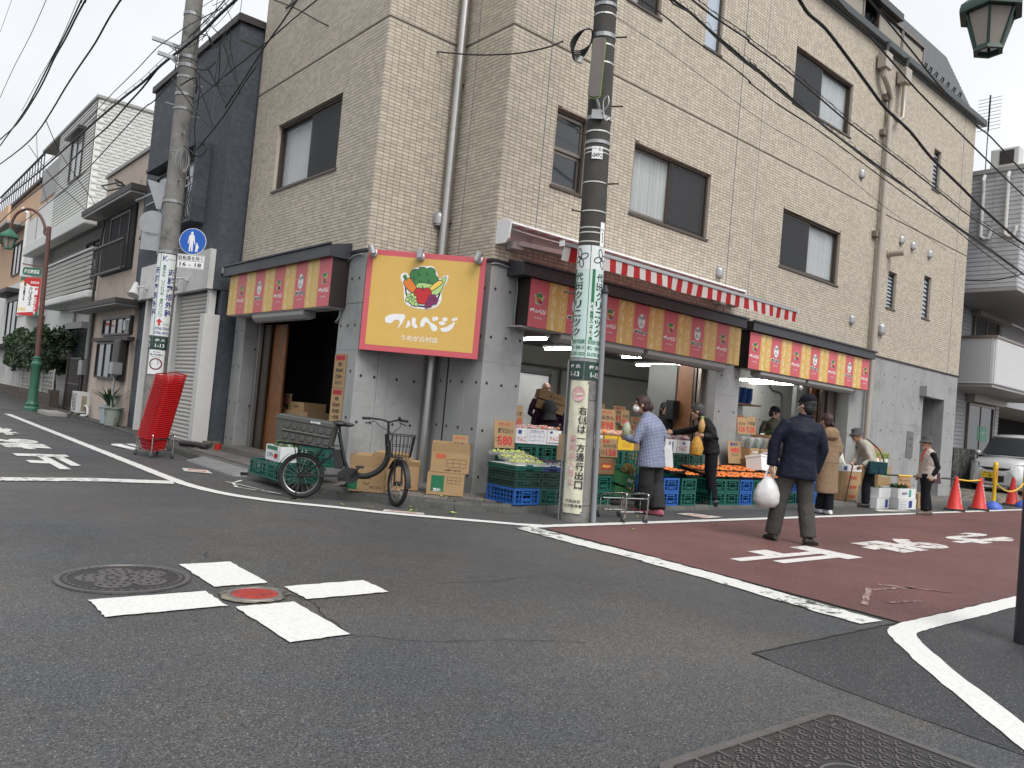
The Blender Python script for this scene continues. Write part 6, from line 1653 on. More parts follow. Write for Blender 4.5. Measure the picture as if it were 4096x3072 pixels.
# ---- overhead cables: label, radius, points
CABLES = [
('thickest black cable sagging across the upper right of the tiled wall', 0.017, [(8.34, 5.2, 6.63), (8.46, 5.2, 6.57), (8.68, 5.2, 6.49), (9.1, 5.2, 6.47), (9.68, 5.2, 6.33), (10.31, 5.2, 6.16), (10.89, 5.2, 6.01), (11.71, 5.2, 5.93), (12.5, 5.2, 5.76), (13.74, 5.2, 5.61), (14.71, 5.2, 5.49), (15.93, 5.2, 5.38), (16.91, 5.2, 5.31), (19.63, 5.2, 5.29)]),
('dark cable passing in front of the rainwater hoppers', 0.011, [(9.49, 5.4, 7.2), (9.7, 5.4, 7.16), (10.84, 5.4, 7.01), (11.49, 5.4, 6.92), (12.26, 5.4, 6.81), (13.26, 5.4, 6.72), (14.25, 5.4, 6.64), (15.33, 5.4, 6.55), (17.38, 5.4, 6.4), (20.21, 5.4, 6.29)]),
('topmost dark cable running beside the roof gutter', 0.011, [(10.72, 5.6, 7.79), (10.96, 5.6, 7.76), (11.62, 5.6, 7.68), (12.62, 5.6, 7.53), (13.55, 5.6, 7.38), (15.28, 5.6, 7.22), (16.04, 5.6, 7.22), (17.93, 5.6, 7.04), (20.89, 5.6, 6.78)]),
('cable with spiral hanger wire below the thick cable', 0.01, [(7.58, 6.35, 6.72), (7.83, 6.35, 6.71), (8.3, 6.35, 6.68), (9.08, 6.35, 6.68), (9.15, 6.35, 6.65), (9.94, 6.35, 6.62), (11.0, 6.35, 6.53), (12.04, 6.35, 6.43), (13.3, 6.35, 6.37), (14.67, 6.35, 6.29), (16.08, 6.35, 6.19), (17.51, 6.35, 6.1), (20.68, 6.35, 6.08), (23.98, 6.35, 6.19)]),
('thin messenger wire just above the spiral hanger cable', 0.004, [(7.58, 6.35, 6.78), (7.83, 6.35, 6.77), (8.3, 6.35, 6.74), (9.08, 6.35, 6.74), (9.15, 6.35, 6.71), (9.94, 6.35, 6.68), (11.0, 6.35, 6.59), (12.04, 6.35, 6.49), (13.3, 6.35, 6.43), (14.67, 6.35, 6.35), (16.08, 6.35, 6.25), (17.51, 6.35, 6.16), (20.68, 6.35, 6.14), (23.98, 6.35, 6.25)]),
('heavy bundled cable with a splice box above the middle windows', 0.014, [(7.41, 6.5, 6.71), (7.63, 6.5, 6.68), (8.01, 6.5, 6.66), (8.46, 6.5, 6.59), (9.03, 6.5, 6.53), (9.58, 6.5, 6.45), (9.41, 6.5, 6.5), (10.45, 6.5, 6.38), (11.61, 6.5, 6.25), (12.65, 6.5, 6.18), (13.8, 6.5, 6.11), (15.08, 6.5, 6.02), (16.54, 6.5, 5.89), (19.08, 6.5, 5.77), (22.21, 6.5, 5.57)]),
('second strand of the heavy bundled cable', 0.008, [(7.41, 6.47, 6.66), (7.63, 6.47, 6.61), (8.01, 6.47, 6.63), (8.46, 6.47, 6.54), (9.03, 6.47, 6.46), (9.58, 6.47, 6.42), (9.41, 6.47, 6.45), (10.45, 6.47, 6.31), (11.61, 6.47, 6.22), (12.65, 6.47, 6.13), (13.8, 6.47, 6.04), (15.08, 6.47, 5.99), (16.54, 6.47, 5.84), (19.08, 6.47, 5.7), (22.21, 6.47, 5.54)]),
('lowest twisted black cable of the right hand bundle', 0.0075, [(6.94, 6.65, 6.56), (7.2, 6.65, 6.55), (7.68, 6.65, 6.53), (8.27, 6.65, 6.46), (9.05, 6.65, 6.43), (9.67, 6.65, 6.36), (9.67, 6.65, 6.34), (10.5, 6.65, 6.27), (11.55, 6.65, 6.25), (12.63, 6.65, 6.18), (14.02, 6.65, 6.08), (15.46, 6.65, 5.99), (16.93, 6.65, 5.94), (18.89, 6.65, 5.75), (21.61, 6.65, 5.59)]),
('hair thin wire leaving the concrete pole at the right', 0.003, [(6.62, 6.6, 6.12), (7.8, 6.7, 6.15), (8.99, 6.7, 6.03), (10.49, 6.7, 5.91), (12.05, 6.7, 5.9), (14.33, 6.7, 5.61), (17.16, 6.7, 5.4)]),
('short black cable looping from the grey apartment wall', 0.012, [(22.9, 8.4, 5.92), (22.9, 7.98, 5.86), (22.9, 7.55, 5.87), (22.9, 6.99, 5.98)]),
('main cable bundle with spiral hanger on the left street', 0.018, [(3.75, 11.0, 6.75), (3.75, 11.3, 6.74), (3.75, 11.95, 6.74), (3.75, 12.64, 6.71), (3.75, 13.42, 6.73), (3.75, 14.83, 6.79), (3.75, 16.01, 6.78), (3.75, 17.48, 6.84), (3.75, 19.8, 6.89), (3.75, 22.37, 6.92), (3.75, 25.98, 6.95), (3.75, 29.99, 7.05), (3.75, 34.58, 7.18)]),
('messenger wire over the main left bundle', 0.004, [(3.75, 11.0, 6.85), (3.75, 11.3, 6.84), (3.75, 11.95, 6.84), (3.75, 12.64, 6.81), (3.75, 13.42, 6.83), (3.75, 14.83, 6.89), (3.75, 16.01, 6.88), (3.75, 17.48, 6.94), (3.75, 19.8, 6.99), (3.75, 22.37, 7.02), (3.75, 25.98, 7.05), (3.75, 29.99, 7.15), (3.75, 34.58, 7.28)]),
('wire from the end of the pole cross arm along the left street', 0.006, [(3.54, 11.19, 6.5), (3.54, 12.64, 6.73), (3.54, 13.76, 6.84), (3.54, 14.38, 6.89), (3.54, 15.34, 6.86), (3.54, 16.34, 6.85), (3.54, 17.34, 6.85), (3.54, 18.8, 6.8), (3.54, 20.08, 6.79)]),
('cable below the main left bundle with a drooping loop', 0.013, [(3.8, 13.46, 6.78), (3.8, 14.95, 6.87), (3.8, 16.18, 6.74), (3.8, 17.11, 6.68), (3.8, 18.78, 6.55), (3.8, 20.81, 6.55), (3.8, 23.89, 6.44), (3.8, 29.99, 6.52), (3.8, 34.43, 6.46)]),
('lower cable fixed to the corner of the navy house', 0.009, [(4.1, 13.56, 6.79), (4.1, 15.14, 6.8), (4.1, 16.43, 6.66), (4.1, 17.27, 6.68), (4.1, 19.91, 6.45), (4.1, 23.17, 6.21), (4.1, 28.06, 6.14), (4.1, 33.27, 6.13)]),
('tangled feeder from the pole top down to the left', 0.008, [(3.9, 12.24, 7.13), (3.9, 12.82, 7.09), (3.9, 13.52, 7.07), (3.9, 14.34, 7.02), (3.9, 14.52, 6.66)]),
('sky cable nearest to the left pole', 0.008, [(1.9, 9.26, 5.34), (1.9, 9.41, 5.31), (1.9, 9.92, 5.26), (1.9, 10.52, 5.16), (1.9, 11.29, 5.11), (1.9, 12.15, 5.04), (1.9, 13.02, 4.93), (1.9, 14.15, 4.85), (1.9, 15.69, 4.91), (1.9, 18.19, 5.11)]),
('thicker sky cable of the close pair at the left', 0.009, [(1.9, 11.3, 6.07), (1.9, 11.41, 6.01), (1.9, 11.94, 5.95), (1.9, 12.58, 5.85), (1.9, 13.3, 5.79), (1.9, 14.06, 5.64), (1.9, 15.06, 5.55), (1.9, 16.54, 5.52), (1.9, 18.64, 5.69)]),
('second sky cable of the close pair at the left', 0.008, [(1.9, 11.57, 6.17), (1.9, 11.69, 6.1), (1.9, 12.22, 6.0), (1.9, 12.88, 5.9), (1.9, 13.62, 5.82), (1.9, 14.43, 5.7), (1.9, 15.46, 5.58), (1.9, 17.01, 5.55), (1.9, 18.52, 5.54)]),
('thin sky wire beside the close pair', 0.003, [(1.9, 11.76, 6.24), (1.9, 11.93, 6.19), (1.9, 13.08, 5.92), (1.9, 14.39, 5.82), (1.9, 16.05, 5.65)]),
('thin sky wire crossing the upper left sky', 0.004, [(1.9, 14.53, 7.23), (1.9, 14.72, 7.16), (1.9, 16.1, 6.99), (1.9, 17.82, 6.92), (1.9, 19.45, 6.74)]),
('thin sky wire in the extreme upper left corner', 0.003, [(1.9, 19.1, 8.87), (1.9, 19.41, 8.8), (1.9, 20.85, 8.57)]),
('drop wire from sky cable to the white sided house', 0.007, [(2.86, 20.18, 6.73), (3.21, 21.13, 6.57), (3.59, 22.05, 6.43), (4.04, 22.9, 6.26), (4.81, 23.49, 5.6)]),
('second drop wire from sky cable to the beige house eave', 0.007, [(3.19, 24.91, 7.23), (3.59, 24.64, 6.66), (3.92, 24.44, 6.26), (4.24, 24.24, 5.98), (4.72, 23.9, 5.48)]),
('third drop wire hanging from the sky cable to the lamp post', 0.005, [(3.09, 22.99, 7.09), (3.29, 24.05, 6.91), (3.51, 25.09, 6.68), (3.94, 25.95, 5.97)]),
('wire from left pole up to the right over the navy house', 0.005, [(4.68, 12.86, 6.82), (4.36, 13.36, 6.38), (4.07, 13.84, 5.96)]),
('black wire from the tiled wall down to the left pole', 0.009, [(4.7, 12.84, 6.54), (4.6, 13.04, 6.27), (4.49, 13.25, 5.91), (4.34, 13.49, 5.53), (4.17, 13.75, 5.16)]),
('long drop wire spanning from the top left to the concrete pole', 0.008, [(4.73, 13.12, 7.89), (4.8, 12.58, 7.62), (4.94, 11.97, 7.32), (5.21, 11.27, 6.91), (5.58, 10.47, 6.59), (5.83, 9.78, 6.35), (6.21, 8.98, 6.17), (6.35, 8.37, 6.04), (6.37, 7.87, 5.93), (6.37, 7.39, 5.86), (6.25, 7.01, 5.77)]),
('black wire crossing the left tiled wall from the top', 0.008, [(5.12, 11.61, 7.44), (4.91, 12.03, 7.16), (4.73, 12.43, 6.89), (4.54, 12.83, 6.63), (4.35, 13.25, 6.38)]),
('second black wire crossing the left tiled wall', 0.01, [(4.84, 11.65, 7.41), (4.74, 12.03, 7.04), (4.66, 12.4, 6.76), (4.52, 12.81, 6.27), (4.39, 13.22, 5.83)]),
]
m_cab = mat('cable_black', (.012,.012,.014), .55)
for i_, (lab, r, pts) in enumerate(CABLES):
 if i_ < 8 or 10 <= i_ < 12 or 16 <= i_ < 22:      # street cables run on past the view
  a_, b_ = Vector(pts[0]), Vector(pts[1]); d_ = (a_-b_).normalized()
  pts = [tuple(a_+d_*6+Vector((0,0,.4))), tuple(a_+d_*2+Vector((0,0,.05)))]+list(pts)
 b = MB(); b.tube(spline(pts, 3), r*1.35, 5)
 oc_ = tag(b.build('overhead_cable', m_cab, smooth=80), lab, 'cable', 'overhead cables')
 if i_ in (3,5,10):
  c_ = spline(pts, 12); h_ = MB(); h_.tube([(p[0]+.03*math.sin(k*1.3), p[1], p[2]+.035+.045*math.cos(k*1.3)) for k, p in enumerate(c_)], .004, 4); h_.build('hanger_spiral', m_cab, oc_)
# ================================================================ THINGS IN THE STREET
m_rub = mat('rubber', (.014,.014,.015), .75)
m_bkmat = mat('bike_frame_green_black', (.011,.014,.014), .4, .1)
m_blk = mat('black_metal', (.012,.012,.013), .4, .3)
m_chr = mat('chrome', (.62,.61,.60), .16, 1.)
m_blkpl = mat('black_plastic', (.015,.015,.017), .5)
m_reflr = mat('red_reflector', (.35,.02,.015), .3)
# ---- electric bicycle
bk = thing('electric_bicycle', 'dark compact electric bicycle with front basket parked at the kerb on its stand', 'bicycle', (4.11,8.47,0), math.atan2(-.70,.90))
def sub(name, m, parent, fn, smooth=50):
 b = MB(); fn(b); return b.build(name, m, parent, smooth=smooth)
def wheel(parent, c, ang, tag_):
 Mx = Matrix.Translation(c) @ Matrix.Rotation(ang, 4, 'Z')
 def ringpts(r, y=0.): return [Mx @ Vector((r*math.cos(a), y, r*math.sin(a))) for a in np.linspace(0, 2*PI, 37)[:-1]]
 w = sub('wheel', m_rub, parent, lambda b: b.tube(ringpts(.238), .026, 10, closed=True))
 sub('rim', mat('grey_rim', (.25,.25,.25), .35, .8), w, lambda b: b.tube(ringpts(.208), .011, 6, closed=True))
 sub('hub', m_blk, w, lambda b: b.tube([Mx @ Vector((0,-.05,0)), Mx @ Vector((0,.05,0))], .038 if tag_ else .025, 12))
 def sp(b):
  for i in range(18):
   a = 2*PI*i/18; s_ = .03 if i % 2 else -.03
   b.tube([Mx @ Vector((.02*math.cos(a+.8), s_, .02*math.sin(a+.8))), Mx @ Vector((.205*math.cos(a), 0, .205*math.sin(a)))], .0016, 3, cap=False)
 stuff(sub('spokes', m_vent, w, sp, None))
 return w
wheel(bk, Vector((0,0,.264)), 0, 1)
FA = Vector((1.12,0,.264)); SA_ = R(-60)
wheel(bk, FA, SA_, 0)
sub('frame', m_bkmat, bk, lambda b: (b.tube(spline([(.96,0,.72),(.975,0,.60),(.94,0,.47),(.85,0,.37),(.72,0,.315),(.58,0,.33)], 5), [.034]*26, 12), b.tube([(.56,0,.30),(.47,0,.50),(.385,0,.80)], [.024,.022,.020], 10), b.tube([(1.0,0,.56),(.955,0,.76)], .028, 12)))
for y in (-.06,.06):
 sub('chain_stay', m_bkmat, bk, lambda b: b.tube([(.52,y*.7,.30),(.25,y,.28),(0,y,.264)], .012, 8))
 sub('seat_stay', m_bkmat, bk, lambda b: b.tube([(.43,y*.4,.60),(.2,y,.42),(0,y,.264)], .009, 8))
 sub('rack_strut', m_blk, bk, lambda b: b.tube([(0,y*1.2,.264),(-.1,y*1.3,.62)], .006, 6)); sub('rack_strut', m_blk, bk, lambda b: b.tube([(.0,y*1.2,.264),(.22,y*1.3,.60)], .006, 6))
 sub('stand_leg', m_blk, bk, lambda b: b.tube([(.0,y,.26),(-.02,y*1.9,.05),(.0,y*2.2,.012),(-.06,y*2.2,.008)], .009, 6))
sub('rack', m_blk, bk, lambda b: (b.bar((-.30,-.07,.625),(.34,-.07,.60),.012), b.bar((-.30,.07,.625),(.34,.07,.60),.012), b.bar((-.30,-.07,.625),(-.30,.07,.625),.012), b.bar((.0,-.07,.615),(.0,.07,.615),.012)))
sub('motor', m_blkpl, bk, lambda b: (b.prism([(.43,.24),(.62,.24),(.68,.31),(.62,.39),(.50,.40),(.42,.33)], -.05, .05, 'y'), b.tube([(.58,-.062,.30),(.58,.062,.30)], .075, 20)))
sub('chain_guard', m_blkpl, bk, lambda b: b.prism([(.0,.262),(.5,.285),(.5,.32),(.0,.285)], -.078, -.07, 'y'))
sub('battery', m_blkpl, bk, lambda b: b.prism([(.33,.59),(.42,.60),(.48,.43),(.46,.38),(.38,.38)], -.045, .045, 'y'))
sub('battery_handle', m_blk, bk, lambda b: b.tube([(.345,0,.59),(.34,0,.635),(.42,0,.645),(.43,0,.60)], .008, 6))
for s_, yy in ((1,-.10),(-1,.10)):
 sub('crank', m_blk, bk, lambda b: b.bar((.58,yy*.75,.30),(.58+.09*s_,yy*.85,.30+.12*s_),.018))
 sub('pedal', m_blkpl, bk, lambda b: b.cbox((.58+.10*s_,yy*1.35,.30+.13*s_),(.085,.08,.022)))
sub('saddle', m_blkpl, bk, lambda b: (b.ell((.375,0,.90),(.095,.085,.036), 14, 8), b.ell((.47,0,.895),(.085,.026,.026), 12, 8))); sub('seat_post', m_blk, bk, lambda b: b.tube([(.43,0,.64),(.38,0,.88)], .014, 8))
sub('mudguard', m_blkpl, bk, lambda b: b.grid([[Vector((0,0,.264))+Vector((.285*math.cos(a), y, .285*math.sin(a))) for y in (-.03,-.015,.015,.03)] for a in np.linspace(R(15), R(195), 18)]))
sub('tail_light', m_reflr, bk, lambda b: b.cbox((-.315,0,.46),(.03,.05,.05)))
MF = Matrix.Translation(FA) @ Matrix.Rotation(SA_, 4, 'Z')
sub('front_mudguard', m_blkpl, bk, lambda b: b.grid([[MF @ Vector((.285*math.cos(a), y, .285*math.sin(a))) for y in (-.03,-.015,.015,.03)] for a in np.linspace(R(-5), R(150), 16)]))
for y in (-.045,.045): sub('fork_blade', m_blk, bk, lambda b: b.tube([MF @ Vector((0,y,0)), MF @ Vector((-.03,y,.2)), MF @ Vector((-.06,y*.8,.30)), (1.0,0,.57)], .011, 8))
HB = Vector((.945,0,.97)); HM_ = Matrix.Translation(HB) @ Matrix.Rotation(SA_, 4, 'Z')
sub('stem', m_blk, bk, lambda b: b.tube([(.96,0,.74), tuple(HB)], .014, 8))
hbp = [(-.10,-.28,.02),(-.07,-.18,.025),(.0,-.08,.02),(.01,0,0),(.0,.08,.02),(-.07,.18,.025),(-.10,.28,.02)]
sub('handlebar', m_blk, bk, lambda b: b.tube(spline([HM_ @ Vector(p) for p in hbp], 4), .011, 8))
for s_ in (-1,1):
 sub('grip', m_rub, bk, lambda b: b.tube([HM_ @ Vector((-.078,.19*s_,.025)), HM_ @ Vector((-.103,.29*s_,.02))], .017, 10))
 sub('brake_lever', m_blk, bk, lambda b: b.tube([HM_ @ Vector((-.05,.16*s_,.0)), HM_ @ Vector((-.04,.2*s_,-.015)), HM_ @ Vector((-.07,.26*s_,-.035))], .007, 6))
 sub('brake_cable', m_blk, bk, lambda b: b.tube(spline([HM_ @ Vector((-.03,.16*s_,0)), HM_ @ Vector((.05,.13*s_,-.05)), (1.0,.08*s_,.84), (.99,.02*s_,.7)], 5), .004, 5))
sub('bell', m_blk, bk, lambda b: b.ell(HM_ @ Vector((-.06,.16,.05)), .02, 10, 6))
def basket_wire(b, c, top, bot, h, n, r, tilt=0):
 def pt(t, k):  # k 0 bottom 1 top, t along perimeter
  L_, W_ = (bot[0]+(top[0]-bot[0])*k), (bot[1]+(top[1]-bot[1])*k)
  s_ = (t % 4)
  if s_ < 1: q = (-L_/2+L_*s_, -W_/2)
  elif s_ < 2: q = (L_/2, -W_/2+W_*(s_-1))
  elif s_ < 3: q = (L_/2-L_*(s_-2), W_/2)
  else: q = (-L_/2, W_/2-W_*(s_-3))
  return Vector((c[0]+q[0], c[1]+q[1], c[2]+h*k))
 for k in (0,.5,1): b.tube([pt(t, k) for t in np.linspace(0, 4, 33)[:-1]], r*(1.7 if k == 1 else 1.2), 5, closed=True)
 for i in range(4*n): b.tube([pt(i/n, 0), pt(i/n, 1)], r, 4, cap=False)
 for i in range(1, n):
  b.tube([pt(i/n, 0), pt(3-i/n, 0)], r, 4, cap=False)
wb = sub('front_basket', m_blk, bk, lambda b: basket_wire(b, (1.10,0,.58), (.32,.40), (.26,.32), .25, 7, .0032), None)
sub('headlight', m_blkpl, bk, lambda b: b.ell((1.12,-.05,.545), (.035,.025,.025), 10, 6))
# grey-olive folding container strapped on the rack
m_oliv = mat('olive_plastic', (.062,.064,.060), .5, var=.08, vscale=4)
fc = thing('storage_box', 'olive grey lidded folding container strapped on the bicycle rack', 'storage box', (4.11,8.47,.60), math.atan2(-.70,.90))
fc.rotation_euler = (0, R(5), math.atan2(-.70,.90))
sub('body', m_oliv, fc, lambda b: b.frus((0,0,.04),(.60,.35),(0,0,.285),(.64,.38)), None)
sub('lid', m_oliv, fc, lambda b: (b.frus((0,0,.285),(.665,.40),(0,0,.325),(.66,.395)), b.frus((0,0,.325),(.62,.36),(0,0,.335),(.61,.35))), None)
for s_ in (-1,1):
 for i in range(6):
  for k in range(2):
   x, z = -.19+.085*i+(.02*(i//2)), .105+.12*k
   y = s_*(.178+.012*(z-.04)/.245)
   sub('stud', m_oliv, fc, lambda b: b.add([(x+.028*math.copysign(abs(math.cos(a))**.7, math.cos(a))*q, y+s_*d, z+.038*math.copysign(abs(math.sin(a))**.7, math.sin(a))*q) for d, q in ((0,1),(.012,.85)) for a in np.linspace(0, 2*PI, 13)[:-1]], [tuple(range(12,24))]+[(j,(j+1) % 12,12+(j+1) % 12,12+j) for j in range(12)]), 40)
 sub('rib', m_oliv, fc, lambda b: b.tube([(-.24,s_*.186,.165),(.30,s_*.186,.165)], .014, 8))
 for y in (-.12,-.06,0,.06,.12): sub('end_rib', m_oliv, fc, lambda b: b.tube([(s_*.302,y,.06),(s_*.318,y,.26)], .014, 8))
b = MB(); text2d(b, 'SLOWER', .12, .305, h=.022, bold=.03, fn=lambda u, v: (u, -.2005, v)); b.build('lettering', m_swht, fc)
# ---- chrome basket carts and stack of red baskets
def basket_cart(label, loc, rz):
 c = thing('basket_cart', label, 'cart', loc, rz, 'chrome basket carts')
 for s_ in (-1,1):
  sub('side_hoop', m_chr, c, lambda b: b.tube(spline([(-.25,s_*.17,.09),(-.25,s_*.17,.30),(-.21,s_*.17,.36),(.18,s_*.17,.30),(.25,s_*.17,.26),(.26,s_*.17,.09)], 5), .011, 8))
  sub('inner_hoop', m_chr, c, lambda b: b.tube([(-.16,s_*.13,.30),(-.16,s_*.13,.13),(.16,s_*.13,.11),(.16,s_*.13,.26)], .006, 6))
 for x, z in ((-.22,.30),(.21,.25),(-.16,.13),(.16,.11)): sub('cross_bar', m_chr, c, lambda b: b.tube([(x,-.17,z),(x,.17,z)], .008, 6))
 for x in (-.25,.26):
  for s_ in (-1,1):
   w = sub('caster', m_chr, c, lambda b: b.tube([(x,s_*.17,.10),(x+.02,s_*.17,.05)], [.014,.018], 8))
   sub('caster_wheel', mat('grey_rubber', (.06,.06,.062), .6), w, lambda b: b.tube([(x+.025,s_*.17-.013,.042),(x+.025,s_*.17+.013,.042)], .042, 14))
 return c
basket_cart('empty chrome basket cart on the white line beside the concrete pole', (7.48,6.48,0), R(80))
basket_cart('chrome basket cart under the leaning stack of red baskets', (3.80,13.02,0), R(100))
m_rbk = mat('red_basket_plastic', (.52,.012,.015), .4)
def bask_rim(b):
 for d0, d1, z0, z1 in (((.47,.33),(.485,.345),.205,.205),((.485,.345),(.485,.345),.205,.222),((.485,.345),(.455,.315),.222,.222)):
  n_ = 24
  rr = [[(d[0]/2*math.copysign(min(1, abs(math.cos(a))*1.25), math.cos(a)), d[1]/2*math.copysign(min(1, abs(math.sin(a))*1.25), math.sin(a)), z) for a in np.linspace(0, 2*PI, n_+1)[:-1]] for d, z in ((d0,z0),(d1,z1))]
  b.grid(rr, True)
def bask_body(b):
 n_ = 28
 def pt(i, k):
  L_, W_ = .36+.075*k, .235+.065*k; a = 2*PI*i/n_
  return Vector((L_/2*math.copysign(min(1, abs(math.cos(a))*1.25), math.cos(a)), W_/2*math.copysign(min(1, abs(math.sin(a))*1.25), math.sin(a)), .205*k))
 for k in (0,.3,.6,.9): b.tube([pt(i, k) for i in range(n_)], .005, 4, closed=True)
 for i in range(n_): b.bar(pt(i, 0), pt(i, 1), .007, .004)
 b.add([pt(i, 0) for i in range(n_)], [tuple(range(n_))])
lean = Vector((.763,-.646,0))
bs0 = None
for k in range(30):
 t = k*.0335
 p = Vector((3.78,13.03,.13+t))+lean*(t*.19)
 lab = 'nested red shopping basket in the tall leaning stack' if k else 'bottom red shopping basket of the tall leaning stack'
 if k == 0:
  bs0 = thing('shopping_basket', lab, 'basket', p, R(100), 'red shopping baskets in the leaning stack')
  b = MB(); bask_rim(b); b.build('rim', m_rbk, bs0); b = MB(); bask_body(b); b.build('body', m_rbk, bs0)
  bs0.rotation_euler = (R(-9.5), R(-4), R(100))
 else: copy_tree(bs0, p, tuple(bs0.rotation_euler), lab)
# ---- plastic kerb ramp, stickers, leaves
rp = thing('kerb_ramp', 'grey plastic kerb ramp with studded top in front of the left doorway', 'ramp', (4.28,11.5,0), R(90))
sub('wedge', mat('grey_plastic_ramp', (.24,.24,.245), .6, var=.15), rp, lambda b: b.add([(-.95,.16,0),(.95,.16,0),(.95,-.12,.0),(-.95,-.12,0),(.95,.16,.02),(-.95,.16,.02),(.9,-.12,.105),(-.9,-.12,.105)], [(0,1,2,3),(4,5,7,6),(0,5,4,1),(3,2,6,7),(1,4,6,2),(0,3,7,5)]), None)
st_ = MB()
for i in range(34):
 for j in range(5):
  y = .13-.05*j; z = .02+.085*(.16-y)/.28; st_.cbox((-.86+i*.052,y,z+.004),(.03,.03,.008))
stuff(st_.build('studs', MATS['grey_plastic_ramp'], rp))
sub('gap_cover', m_rub, rp, lambda b: b.cbox((-.93,.0,.03),(.03,.1,.05)), None)
m_stk = mat('road_sticker', (.55,.53,.48), .6, var=.15, vscale=12, dirt=(.25,.24,.22), dscale=8, dthr=.58)
m_stkr = mat('sticker_red', (.45,.10,.07), .6, var=.3, vscale=14)
def sticker(label, pts, z, red=True):
 c = Vector((sum(p[0] for p in pts)/len(pts), sum(p[1] for p in pts)/len(pts), 0))
 s = thing('pavement_sticker', label, 'sticker', c)
 b = MB(); b.sheet([(p[0]-c.x, p[1]-c.y) for p in pts], z); b.build('sheet', m_stk, s)
 if red:
  u = Vector((pts[1][0]-pts[0][0], pts[1][1]-pts[0][1], 0)); v = Vector((pts[3][0]-pts[0][0], pts[3][1]-pts[0][1], 0)); o = Vector((*pts[0], 0))-c
  b = MB(); stroke2d(b, circ(.5,.5,.3,20,.34), .07, lambda a, e: tuple(o+u*a+v*e+Vector((0,0,z+.001))), True); stroke2d(b, [(.28,.7),(.72,.3)], .07, lambda a, e: tuple(o+u*a+v*e+Vector((0,0,z+.001)))); b.build('print', m_stkr, s)
sticker('no smoking sticker on the road between ramp and white line', [(3.62,11.0),(3.92,10.75),(3.99,11.15),(3.72,11.4)], .0095)
sticker('small sticker on the road below the bicycle front wheel', [(4.60,7.42),(4.95,7.12),(5.02,7.24),(4.68,7.52)], .0095)
sticker('scuffed sticker on the asphalt right of the basket cart', [(8.98,6.81),(9.12,6.40),(9.58,6.45),(9.31,6.83)], .0095)
sticker('white sheet on the road in front of the white vegetable boxes', [(14.6,6.55),(15.7,6.4),(15.9,6.62),(14.9,6.75)], .0095, False)
rough_line([(4.05,10.05),(3.82,9.75),(3.72,9.35),(3.95,8.75),(4.22,8.45)][:3], .03, .0095, m_white_worn, 'triangle_marking')
rough_line([(3.70,9.4),(4.02,8.75)], .03, .0096, m_white_worn, 'triangle_marking'); rough_line([(4.02,8.75),(3.78,9.9)], .025, .0097, m_white_worn, 'triangle_marking')
m_lleaf = mat('fallen_leaf', (.28,.36,.10), .6, rnd=.3, hue=.03)
for k, (x, y, s_) in enumerate(((4.95,7.35,.10),(5.05,7.55,.07),(5.35,7.15,.10),(5.62,7.75,.09),(4.30,7.80,.07),(4.55,7.60,.05),(6.0,7.42,.07),(3.95,8.15,.05),(7.9,6.6,.04),(8.6,5.9,.05),(6.9,5.8,.04))):
 z = .112 if (x > 5.5 and y > 7.38 and x < 6.4) else .012
 b = MB(); n_ = 7
 rows = [[(x+s_*(t-.5)*math.cos(k)-w*s_*.3*math.sin(k)*math.sin(PI*t), y+s_*(t-.5)*math.sin(k)+w*s_*.3*math.cos(k)*math.sin(PI*t), z+.012*abs(w)+.01*math.sin(4*t+k)**2) for w in (-1,0,1)] for t in np.linspace(0, 1, n_)]
 b.grid(rows); tag(b.build('cabbage_leaf', m_lleaf), 'torn scrap of green vegetable leaf lying on the road or kerb', 'leaf', 'vegetable scraps on the ground')
# ---- cones, posts, chain, bar
m_cone = mat('cone_red', (.55,.025,.02), .45, var=.08)
m_cband = mat('cone_print', (.62,.55,.55), .5)
def cone(label, loc):
 c = thing('traffic_cone', label, 'traffic cone', loc, R(20), 'red traffic cones along the parking lot')
 sub('base', m_rub, c, lambda b: (b.frus((0,0,0),(.40,.40),(0,0,.05),(.38,.38)),), None)
 sub('body', m_cone, c, lambda b: b.lathe([(.165,.05),(.15,.07),(.04,.66),(.035,.70),(.028,.71),(0,.71)], 20))
 b = MB()
 def cf(u, v):
  r_ = .15-.11*(v-.07)/.59+.003; a = R(-115)+u/r_
  return (r_*math.cos(a), r_*math.sin(a), v)
 vtext(b, '駐車場出入口', .0, .58, .15, .05, .03, cf); b.build('lettering', m_cband, c); return c
cone('red traffic cone nearest to the old woman', (17.75,6.40,0)); cone('red traffic cone between the old woman and the yellow post', (19.05,6.38,0)); cone('red traffic cone at the right edge beside the second yellow post', (22.6,6.82,0))
m_ypost = mat('yellow_post', (.72,.45,.02), .45)
m_bbase = mat('blue_base', (.05,.11,.48), .5)
def ypost(label, loc):
 c = thing('chain_post', label, 'post', loc, 0, 'yellow chain posts')
 sub('base', m_bbase, c, lambda b: b.lathe([(.19,0),(.19,.03),(.16,.10),(.07,.16),(.045,.18)], 20))
 sub('post', m_ypost, c, lambda b: b.lathe([(.04,.16),(.038,.55),(.05,.58),(.05,1.0),(.045,1.06),(.02,1.08),(0,1.08)], 14))
 b = MB(); vtext(b, '駐車禁止', 0, .92, .68, .04, .02, lambda u, v: (.052*math.cos(R(-125)+u/.052), .052*math.sin(R(-125)+u/.052), v)); b.build('lettering', m_inkr, c); return c
ypost('yellow chain post on blue base in front of the silver car', (20.2,6.47,0)); ypost('yellow chain post on blue base at the right edge', (22.55,6.55,0))
b = MB(); b.tube(spline([(20.2,6.47,.62),(20.8,6.48,.45),(21.4,6.5,.40),(22.0,6.52,.47),(22.55,6.55,.64)], 6), .018, 6); tag(b.build('plastic_chain', m_ypost), 'sagging yellow plastic chain between the two yellow posts', 'chain')
